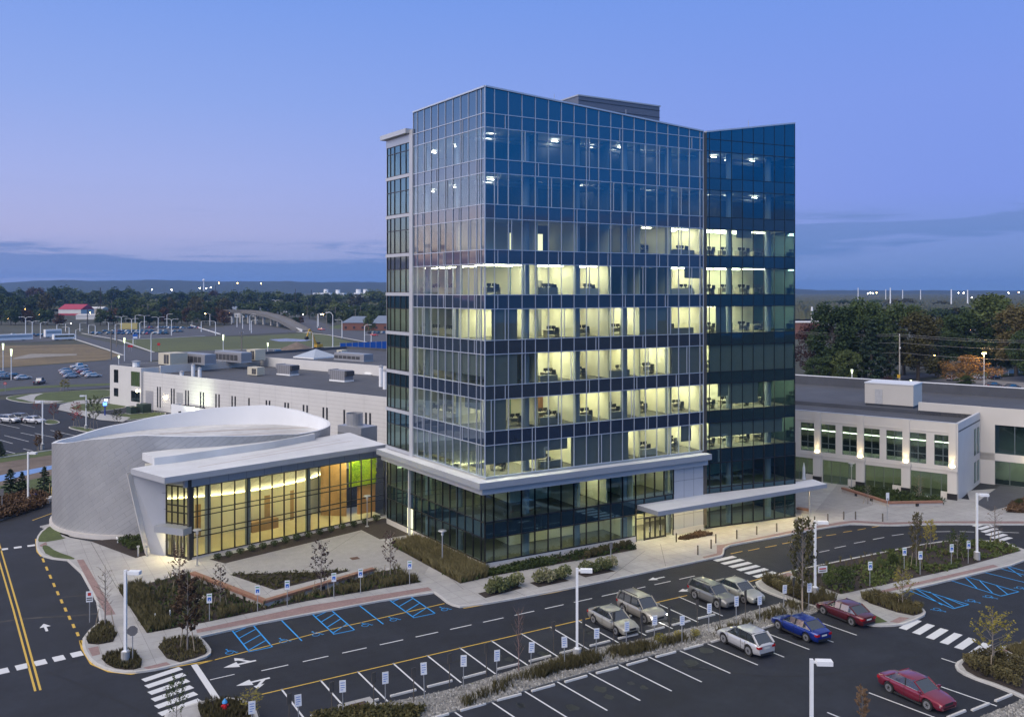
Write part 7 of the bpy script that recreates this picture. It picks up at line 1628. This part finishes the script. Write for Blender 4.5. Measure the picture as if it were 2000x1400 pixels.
cover('ornamental_grass', BEDS['r2'], 330, .7, F_GRAS, 'brown grasses in the right corner bed', 13)
cover('ornamental_grass', BEDS['capend'], 900, .7, F_GRAS, 'grasses at the median end', 14, dens=lambda x, y: .35)
cover('ground_cover', BEDS['llb'], 450, .4, F_GRAS, 'brown plants round the hydrant', 15)
cover('ground_cover', BEDS['leftbed'], 1400, .8, F_BROWN, 'reddish brown shrubs in the bed at the left edge', 16, round_=True, wid=.08)
cover('ground_cover', BEDS['rp'], 800, .6, F_GREEN, 'mixed shrubs inside the right bench', 17, round_=True, wid=.06)
cover('ground_cover', BEDS['rr'], 500, .6, F_BROWN, 'red-flowered shrubs at the right edge', 18, round_=True, wid=.06)
cover('ground_cover', BEDS['r3b'], 300, .4, F_GRAS, 'low plants on the corner island', 19)
medp = PP([(900,1375),(1000,1325),(1130,1283),(1260,1262),(1330,1250),(1400,1236),(1440,1224),(1540,1180),(1585,1190),(1490,1216),(1370,1250),(1265,1274),(1150,1300),(1040,1332),(960,1362),(905,1386)], .1)
cover('ornamental_grass', medp, 2200, .6, F_GRAS, 'strip of brown grasses along the rock median', 20, dens=lambda x, y: (.9 if 33 < x < 46 else .3)*(1 if mn.noise((x*.5,y*.8,5)) > -.15 else .15))
cover('ground_cover', PP([(610,1400),(690,1385),(830,1385),(800,1420),(620,1420)], .1), 700, .4, F_OLIVE, 'low olive plants at the left end of the median', 21, round_=True, wid=.05)
# single shrubs
def shrub(name, label, cat, r0, h0, n_, mt, seed, ls=.06, stem=True):
    r = random.Random(seed); g = thing(name, label, cat, (0,0,0)); m = MB()
    for i in range(7): a = i*.9; m.tube([(0,0,0),(r0*.5*cos(a),r0*.5*sin(a),h0*.6)], [.02,.008], BARK, 4, cap=False)
    m.build('stems', g, world=False); m = MB()
    for _ in range(n_):
        d = Vector((r.gauss(0,1), r.gauss(0,1), r.gauss(0,1))).normalized()*(r.random()**.4); leaf(m, (d.x*r0, d.y*r0, h0*.55+d.z*h0*.45), ls*r.uniform(.6,1.4), mt, r)
    m.build('foliage', g, world=False); return g
sh1 = shrub('shrub', '', 'shrub', .42, .7, 300, F_GREEN, 1); sh2 = shrub('grass_clump', '', 'grass clump', .36, .85, 300, F_GRAS, 2, .07); sh3 = shrub('hydrangea', '', 'hydrangea', .5, .95, 320, F_HYD, 3, .085); sh4 = shrub('golden_shrub', '', 'shrub', .5, .8, 320, F_YEL, 4); sh5 = shrub('large_shrub', '', 'shrub', 1.0, 2.2, 1100, F_GREEN, 5, .09); refresh(); us = set()
def put(src, x, y, z, s_, lab, group, rz=0):
    o = src if src.name not in us else clone(src, (0,0,0)); us.add(src.name); o.location = (x,y,z); o.scale = (s_,)*3; o.rotation_euler.z = rz; o['label'] = lab; o['group'] = group
for i in range(15):
    f = i/14; u = 425+(735-425)*f; v = 1093+(1018-1093)*f; x, y = P(u, v, ZP); put(sh1, x, y, ZP, .9+.3*rt.random(), 'small round shrub before the lobby glass, %s from the left' % ordinal(i), 'shrubs before the lobby glass', i)
for i in range(8):
    f = i/7; x, y = P(1148+80*f, 1090-22*f, ZP); put(sh2, x, y, ZP, .9+.3*rt.random(), 'grass clump at the tower front, %s from the left' % ordinal(i), 'grass clumps at the tower front', i)
for i, (u, v) in enumerate([(239,1062),(247,1068),(256,1073),(268,1071),(262,1060),(276,1078),(250,1058),(272,1058)]):
    x, y = P(u, v, ZP); put(sh1, x, y, ZP, 1.25, 'dark shrub at the foot of the drum, %s from the left' % ordinal(sorted([239,247,256,268,262,276,250,272]).index(u)), 'shrubs at the drum', i)
pl3 = [('nearest the bays', [(958,1160),(968,1156),(978,1158),(988,1151),(1000,1147),(1010,1145)]), ('in the middle planter', [(1052,1139),(1062,1136),(1073,1138),(1084,1132),(1096,1131),(1103,1129)]), ('nearest the entrance', [(1143,1120),(1153,1116),(1163,1118),(1174,1113),(1185,1113),(1193,1111)])]
for lab, pts in pl3:
    for i, (u, v) in enumerate(pts): x, y = P(u, v, ZP); put(sh3, x, y, ZP, 1.0+.5*rt.random(), 'pale leafy hydrangea, %s from the left %s' % (ordinal(i), ('in the planter '+lab) if 'planter' not in lab else lab), 'hydrangeas in the pavement planters', i)
for i, (u, v) in enumerate([(1890,1297),(1904,1292),(1918,1288),(1934,1287),(1950,1291),(1964,1295),(1982,1300),(1996,1304),(1902,1308),(1920,1303),(1938,1304),(1955,1310),(1973,1316),(1992,1322),(1925,1320),(1947,1327),(1967,1334),(1986,1341)]):
    x, y = P(u, v, ZP); put(sh2, x, y, ZP, 1.0+.3*rt.random(), 'brown grass clump on the corner island, %s counted row by row from the back' % ordinal(i), 'grass clumps on the corner island', i)
for i, (u, v, s_, src, lab) in enumerate([(1290,1256,1.0,sh4,'golden shrub in the rock median'),(1325,1247,.8,sh4,'small golden shrub beside the storm drain'),(1358,1243,.8,sh4,'yellow-green shrub left of the silver crossover'),(1650,1150,.95,sh5,'large green shrub in the right bed, left one'),(1618,1146,.6,sh5,'dark shrub beside the right lamp post'),(1720,1110,.45,sh5,'low lime shrub in the right bed'),(1744,1102,.5,sh5,'low shrub behind the drain in the right bed'),(1745,975,.6,sh5,'dark round shrub in the right bench bed'),(1990,990,.5,sh5,'yellowish shrub at the right driveway')]):
    x, y = P(u, v, ZP); put(src, x, y, .12, s_, lab, 'single shrubs', i)
for i in range(9):
    u = 1496+i*9; v = 1139+i*4.2; x, y = P(u, v, ZP); put(sh2, x, y, ZP, 1.05, 'grass clump on the median end, %s from the left' % ordinal(i), 'grass clumps on the median end', i)
for i in range(7):
    u = 1690+i*17; v = 1174+i*3+rt.uniform(-3,3); x, y = P(u, v, ZP); put(sh2, x, y, ZP, 1.0, 'grass clump in the right corner bed, %s from the left' % ordinal(i), 'grass clumps in the right corner bed', i)
# ================================================================ FAR BUILDINGS AND STRUCTURES
ROOFB = mat('blue_grey_roof', (.16,.20,.27), .6, var=.08, scale=.2); ROOFR = mat('red_metal_roof', (.34,.03,.06), .5, var=.06, scale=.2); BRK = mat('red_brick', (.20,.085,.06), .85, var=.15, scale=.5); OFFW = mat('offwhite_siding', (.55,.55,.55), .8, var=.06, scale=.1)
def house(name, u, vb, Wp, dep, wall_h, roof_h, wmt, rmt, label, rz=None, hip=0, win=True):
    x, y = P(u, vb); d = D(x, y); w = Wp/FPX*d; g = thing(name, label, 'building', (x,y,0), YAW-pi/2 if rz is None else rz); m = MB(); m.box(-w/2,w/2,0,dep,0,wall_h,wmt); m.build('wall', g, world=False)
    m = MB(); o = .4; hp = w*hip; a = (-w/2-o,-o,wall_h); b = (w/2+o,-o,wall_h); c = (w/2+o,dep+o,wall_h); e = (-w/2-o,dep+o,wall_h); r1_ = (-w/2-o+hp,dep/2,wall_h+roof_h); r2_ = (w/2+o-hp,dep/2,wall_h+roof_h)
    for f in ([a,b,r2_,r1_],[c,e,r1_,r2_],[b,c,r2_],[e,a,r1_],[a,e,c,b]): m.face(f, rmt)
    m.build('roof', g, world=False)
    if win:
        n_ = max(2, int(w/5))
        for i in range(n_): q = -w/2+w*(i+.5)/n_; m = MB(); m.box(q-.7,q+.7,-.06,-.004,1.0,min(wall_h-.4,2.6),SLIT); m.build('window', g, world=False)
    return g
bn = house('barn', 136, 616, 52, 20, 6.5, 5.5, OFFW, ROOFR, 'large barn with a bright red roof and white and red walls', rz=YAW-pi/2-.25, win=False)
m = MB(); w = 52/FPX*960; m.box(-w/2+.1,w/2-.1,-.3,-.01,.1,2.0,ROOFR); m.build('red_wall_band', bn, world=False)
house('shed', 181, 614, 38, 14, 6.5, 2, mat('tan_siding', (.42,.38,.33), .8, var=.05), OFFW, 'tan shed right of the red-roofed barn', win=False)
house('low_building', 168, 624, 40, 12, 4, 1, OFFW, OFFW, 'low white building before the red-roofed barn', win=False)
house('cottage', 210, 625, 26, 10, 5, 3, OFFW, ROOFR, 'small house with a red roof right of the barn', hip=.25)
house('brick_house', 700, 645, 66, 16, 5, 4.2, BRK, ROOFB, 'brick house with a blue-grey hipped roof beside the highway', hip=.28)
house('brick_annex', 752, 645, 50, 14, 4.6, 5, BRK, ROOFB, 'brick annex with a blue-grey roof at the tower edge', hip=.2)
for u, vb, Wp, lab in ((462,620,34,'grey-blue roofed house left of the overpass crest'),(500,618,48,'long grey-blue roofed house behind the overpass'),(556,614,20,'pale gabled house behind the overpass ramp'),(672,616,22,'pale house among the trees by the highway'),(715,612,26,'low pale house among the trees near the tower')): house('house', u, vb, Wp, 12, 5, 6, OFFW, ROOFB, lab, hip=.2)
house('school_building', 1578, 662, 60, 20, 9, .6, BRK, OFFW, 'long brick building with a flat white roof edge beside the tower', win=False); 
x, y = P(1586,640); m = MB(); m.tube([(x,y,0),(x,y,15)], .7, WHITEM, 10); tag(m.build('chimney_stack'), 'white chimney stack of the brick building', 'chimney')
house('house', 1838, 664, 40, 12, 7, 5, BRK, mat('dark_slate', (.06,.07,.09), .7, var=.1), 'brick house with a dark slate roof among the right trees')
def lab_block(u, vb, Wp, hh, dom, label):
    x, y = P(u, vb); d = D(x,y); w = Wp/FPX*d; g = thing('laboratory_block', label, 'building', (x,y,0), YAW-pi/2); m = MB(); m.box(-w/2,w/2,0,30,0,hh,WHITEM); m.build('wall', g, world=False); m = MB(); m.box(-w/2+2,w/2-2,-.3,-.02,hh-5,hh-2.5,MATS['blue_grey_roof']); m.build('window', g, world=False)
    for q in dom: m = MB(); m.tube([(q*w,10,hh),(q*w,10,hh+8)], w*.13, WHITEM, 12); m.build('roof_tank', g, world=False)
lab_block(628, 592, 34, 22, (.2,), 'distant white block with one roof tank, left one'); lab_block(655, 590, 34, 21, (.1,), 'distant white block with one roof tank, middle one'); lab_block(709, 591, 36, 22, (-.3,.1), 'distant white block with two roof tanks')
x, y = at_depth(398, 4450); g = thing('water_tower', 'tiny white water tower on the wooded skyline', 'water tower', (x,y,0)); m = MB(); m.tube([(0,0,0),(0,0,76)], 3, WHITEM, 8); m.build('stem', g, world=False); m = MB(); m.tube([(0,0,72),(0,0,77),(0,0,82),(0,0,86)], [3,7.5,7,2], WHITEM, 12); m.build('tank', g, world=False)
# overpass
g = thing('overpass', 'curving concrete overpass on pale round piers', 'bridge', (*P(520,640),0)); dk_ = [(P(u, v, z), z) for u, v, z in ((430,607,10),(447,607,10),(480,607.5,9.8),(510,611,9),(535,617,7.5),(560,627,4.6),(585,641,1.2),(592,646,.1))]
m = MB(); rows_ = []
for i, ((x, y), z) in enumerate(dk_):
    a = dk_[max(0,i-1)][0]; b = dk_[min(len(dk_)-1,i+1)][0]; t = Vector((b[0]-a[0], b[1]-a[1])).normalized(); nn = Vector((-t.y, t.x))*4.5
    rows_.append([(x+nn.x,y+nn.y,z-1.6),(x+nn.x,y+nn.y,z+.9),(x+nn.x*.94,y+nn.y*.94,z+.9),(x+nn.x*.94,y+nn.y*.94,z),(x-nn.x*.94,y-nn.y*.94,z),(x-nn.x*.94,y-nn.y*.94,z+.9),(x-nn.x,y-nn.y,z+.9),(x-nn.x,y-nn.y,z-1.6)])
m.grid(rows_, mat('bridge_concrete', (.15,.145,.14), .85, var=.1, scale=.1), True); m.build('deck', g)
for u, z in ((455,8.2),(470,8.2),(485,8),(500,7.7),(515,7),(530,6),(543,5)):
    v = lerp_tab([(447,607),(480,607.5),(510,611),(535,617),(560,627)], u); x, y = P(u, v, z+1.7); m = MB(); m.tube([(x,y,-.1),(x,y,z)], 1.0, mat('pier_concrete', (.48,.46,.43), .85, var=.08), 10); m.build('pier', g)
# excavator, mound, fence, container
x, y = P(622,682); g = thing('excavator', 'yellow excavator with a raised arm beside the earth mound', 'excavator', (x,y,0), .3); YE = mat('machine_yellow', (.5,.30,.03), .5, var=.1)
m = MB(); m.box(-1.6,1.6,-1.1,1.1,1.0,2.4,YE); m.box(-.9,.3,-1.0,0,2.4,3.3,CGLASS); m.build('cab', g, world=False); m = MB(); m.box(-2,2,-1.4,-.8,0,.9,TRIM); m.box(-2,2,.8,1.4,0,.9,TRIM); m.build('tracks', g, world=False); m = MB(); m.tube([(-1.2,0,2),(-3.2,0,7),(-5,0,9.2)], .45, YE, 6); m.tube([(-5,0,9.2),(-6.4,0,5.5)], .35, YE, 6); m.build('boom', g, world=False); m = MB(); m.tube([(-6.4,-.6,5.3),(-6.4,.6,5.3)], .8, TRIM, 7); m.build('bucket', g, world=False)
x, y = P(580,688); m = MB(); rows_ = []; rr = random.Random(4)
for j in range(6): f = j/5; rows_.append([(x+9*(1-f)*cos(2*pi*q/16)*rr.uniform(.9,1.1), y+9*(1-f)*sin(2*pi*q/16), 4.5*f**.8+.0) for q in range(16)])
m.grid(rows_, EARTH, True); tag(m.build('earth_mound', smooth=True), 'brown mound of loose earth left of the excavator', 'earth mound')
FB1, FB2 = P(664,690), P(790,684); g = thing('site_fence', 'bright blue screened site fence beside the highway', 'fence', (*FB1,0)); m = MB(); m.strip([FB1, FB2], .1, .3, 4.3, mat('blue_screen', (.01,.10,.42), .7, var=.12, scale=.3)); m.build('screen', g)
for i in range(12): f = i/11; x, y = FB1[0]+(FB2[0]-FB1[0])*f, FB1[1]+(FB2[1]-FB1[1])*f; m = MB(); m.tube([(x,y,0),(x,y,4.5)], .12, STEEL, 6); m.build('fence_post', g)
x, y = P(252,643); g = thing('shipping_container', 'pale yellow container behind the far car park', 'container', (x,y,0), YAW-pi/2+.1); m = MB(); m.box(-6,6,0,3,.1,4.2,mat('container_yellow', (.45,.38,.14), .6, var=.05)); m.build('body', g, world=False); m = MB(); m.box(5.5,5.9,-.06,-.004,.3,4.0,DARKM); m.build('door_bar', g, world=False)
# railings of the far path and barrier
for k_, (px0, px1, lab) in enumerate([((372,637),(430,655),'pale guard rail down the bank beside the empty lot'),((555,636),(590,648),'white barrier wall under the reddish trees'),((1935,735),(2030,728),'low wire fence round the lawn at the right edge')]):
    a, b = P(*px0), P(*px1); g = thing('guard_rail', lab, 'fence', (*a,0)); m = MB(); m.strip([a,b], .25, .5 if k_ != 1 else 0, 1.1 if k_ == 0 else 1.6, WHITEM if k_ < 2 else STEEL); m.build('rail', g)
    for i in range(7): f = i/6; m = MB(); m.tube([(a[0]+(b[0]-a[0])*f,a[1]+(b[1]-a[1])*f-.3,0),(a[0]+(b[0]-a[0])*f,a[1]+(b[1]-a[1])*f-.3,1.4)], .09, WHITEM, 5); m.build('rail_post', g)
# utility poles
WOODP = mat('pole_wood', (.20,.175,.15), .9, var=.2, scale=2); POLED = mat('dark_pole', (.05,.04,.04), .8, var=.1)
def upole(u, vb, vt, label, mtp, arm=True, rad=.16, name='utility_pole'):
    x, y = P(u, vb); d = D(x,y); hh = (vb-vt)/FPX*d; g = thing(name, label, 'utility pole', (x,y,0), .6, 'utility poles'); m = MB(); m.tube([(0,0,0),(0,0,hh)], [rad*1.3,rad], mtp, 8); m.build('pole', g, world=False)
    if arm:
        for z in (hh-.5, hh-2.2): m = MB(); m.box(-1.2,1.2,-.07,.07,z-.07,z+.07,mtp); m.build('crossarm', g, world=False)
        m = MB(); [m.tube([(a,0,hh-.42),(a,0,hh-.1)], .06, WHITEM, 6) for a in (-1.1,0,1.1)]; m.build('insulator', g, world=False)
    return g, x, y, hh
gp, px_, py_, ph = upole(1757, 750, 652, 'tall pale utility pole with wires and a street light behind the stair head', mat('pale_pole', (.42,.39,.34), .85, var=.1))
m = MB(); m.tube([(0,0,ph*.62),(-2.4,-.2,ph*.74),(-3.0,-.2,ph*.74)], .06, STEEL, 6); m.box(-3.6,-2.9,-.35,-.05,ph*.72,ph*.75,WHITEM); m.build('lamp_arm', gp, world=False)
for i, (dz, sag) in enumerate([(0,1.0),(-.5,1.1),(-2.4,1.0),(-5.2,1.2)]):
    m = MB(); pa = Vector((px_,py_,ph+dz-.1)); pb = Vector((*at_depth(2060, D(px_,py_)-14), ph+dz-1.2)); pc = Vector((*at_depth(1540, D(px_,py_)+8), ph+dz+.6))
    for a, b in ((pa,pb),(pa,pc)): m.tube([a.lerp(b, f)+Vector((0,0,-sag*4*f*(1-f)*.5)) for f in [j/8 for j in range(9)]], .035, mat('cable', (.25,.25,.26), .6, var=0), 4, cap=False)
    tag(m.build('overhead_cable'), 'overhead cable on the pale utility pole, %s from the top' % ordinal(i), 'cable', 'overhead cables')
for i, (u, vb, vt, mt_) in enumerate([(48,625,597,WOODP),(196,625,562,POLED),(217,703,645,WOODP),(228,678,628,WOODP),(218,622,586,WOODP),(223,622,597,WOODP),(171,640,605,POLED),(279,635,595,WOODP),(289,635,593,WOODP),(238,614,590,WOODP),(394,607,561,POLED),(421,607,557,POLED),(487,612,588,WOODP),(506,616,598,WOODP),(562,618,598,WOODP),(566,622,605,WOODP),(589,620,596,WOODP),(600,624,597,WOODP),(617,622,595,WOODP),(638,640,604,WOODP),(642,630,608,WOODP),(655,628,600,WOODP),(673,622,596,WOODP),(694,640,604,WOODP),(704,622,597,WOODP),(608,612,566,POLED),(472,690,648,WOODP),(577,612,564,POLED)]):
    upole(u, vb, vt, '%s pole, %s in the scattered poles of the left distance' % ('tall dark' if mt_ is POLED else 'grey wooden', ordinal(i)), mt_, rad=.28 if mt_ is POLED else .2)
for i, (u, vt, vb) in enumerate([(1676,562,583),(1739,562,593),(1763,566,581),(1798,566,586),(1858,565,593),(1890,566,597),(1730,565,584)]):
    d = 1150 if vb > 590 else 1700; x, y = at_depth(u, d); m = MB(); m.tube([(x,y,0),(x,y,26.5+(568-vt)/FPX*d)], [1.0,.6], WHITEM, 8); tag(m.build('transmission_pole'), 'distant white transmission pole, %s in the row beyond the right trees' % ordinal([1676,1730,1739,1763,1798,1858,1890].index(u)), 'pole', 'white transmission poles')
# far lit lamps (bulbs on short posts)
for i, (u, v, d, c_) in enumerate([(16,622,720,SOD),(49,604,850,SOD),(76,614,850,SOD),(176,611,900,SOD),(224,618,850,SOD),(297,566,1500,WHL),(335,566,1700,WHL),(390,563,1900,WHL),(403,563,1900,WHL),(412,561,1900,WHL),(427,553,4400,SOD),(464,553,4400,SOD),(509,553.5,4400,SOD),(320,620,720,SOD),(404,612,820,SOD),(406,617,800,SOD),(448,611,780,SOD),(455,617,760,SOD),(592,614,780,SOD),(627,614,780,SOD),(557,612,900,WHL),(677,633,610,SOD),(1825,694,330,SOD),(1912,671,380,SOD),(1964,684,330,SOD),(1898,684,300,SOD),(1695,573,2500,WHL),(1700,572,2500,WHL),(1705,573,2500,WHL),(1712,572,2500,SOD),(1872,572,3000,WHL),(1882,572,3000,WHL),(1898,581,2000,WHL),(1970,572,3000,WHL),(1990,571,3000,SOD),(1882,644,500,SOD),(1896,644,480,SOD)]):
    x, y = at_depth(u, d); z = CAMH-(v-568)/FPX*d; r_ = max(.2, d*.00042); g = thing('lit_lamp', '%s far lamp, %s from the start of the lamps seen across the distance' % ('orange' if c_ is SOD else 'white', ordinal(i)), 'lamp', (x,y,0), 0, 'far lit lamps'); m = MB(); m.tube([(0,0,0),(0,0,z-r_)], .08+d*.00004, POLED, 5); m.build('pole', g, world=False); m = MB(); m.tube([(0,0,z-r_),(0,0,z-r_*.5),(0,0,z+r_*.5),(0,0,z+r_)], [r_*.5,r_,r_,r_*.5], c_, 8); m.build('bulb', g, world=False)

# ================================================================ HAZE
hz = MB(); hz.box(-4500,9000,-400,8200,-1.1,140,bpy.data.materials.new('haze_air'))
hm = bpy.data.materials['haze_air']; hm.use_nodes = True; ht = NT(hm.node_tree); ht.n.clear()
pv = ht.new('ShaderNodeVolumePrincipled'); pv.inputs['Color'].default_value = (.28,.52,1,1); pv.inputs['Density'].default_value = .000095; pv.inputs['Anisotropy'].default_value = .2
ht.l.new(pv.outputs[0], ht.new('ShaderNodeOutputMaterial').inputs['Volume'])
tag(hz.build('haze'), 'thin blue evening haze over the whole place', None, None, 'stuff')
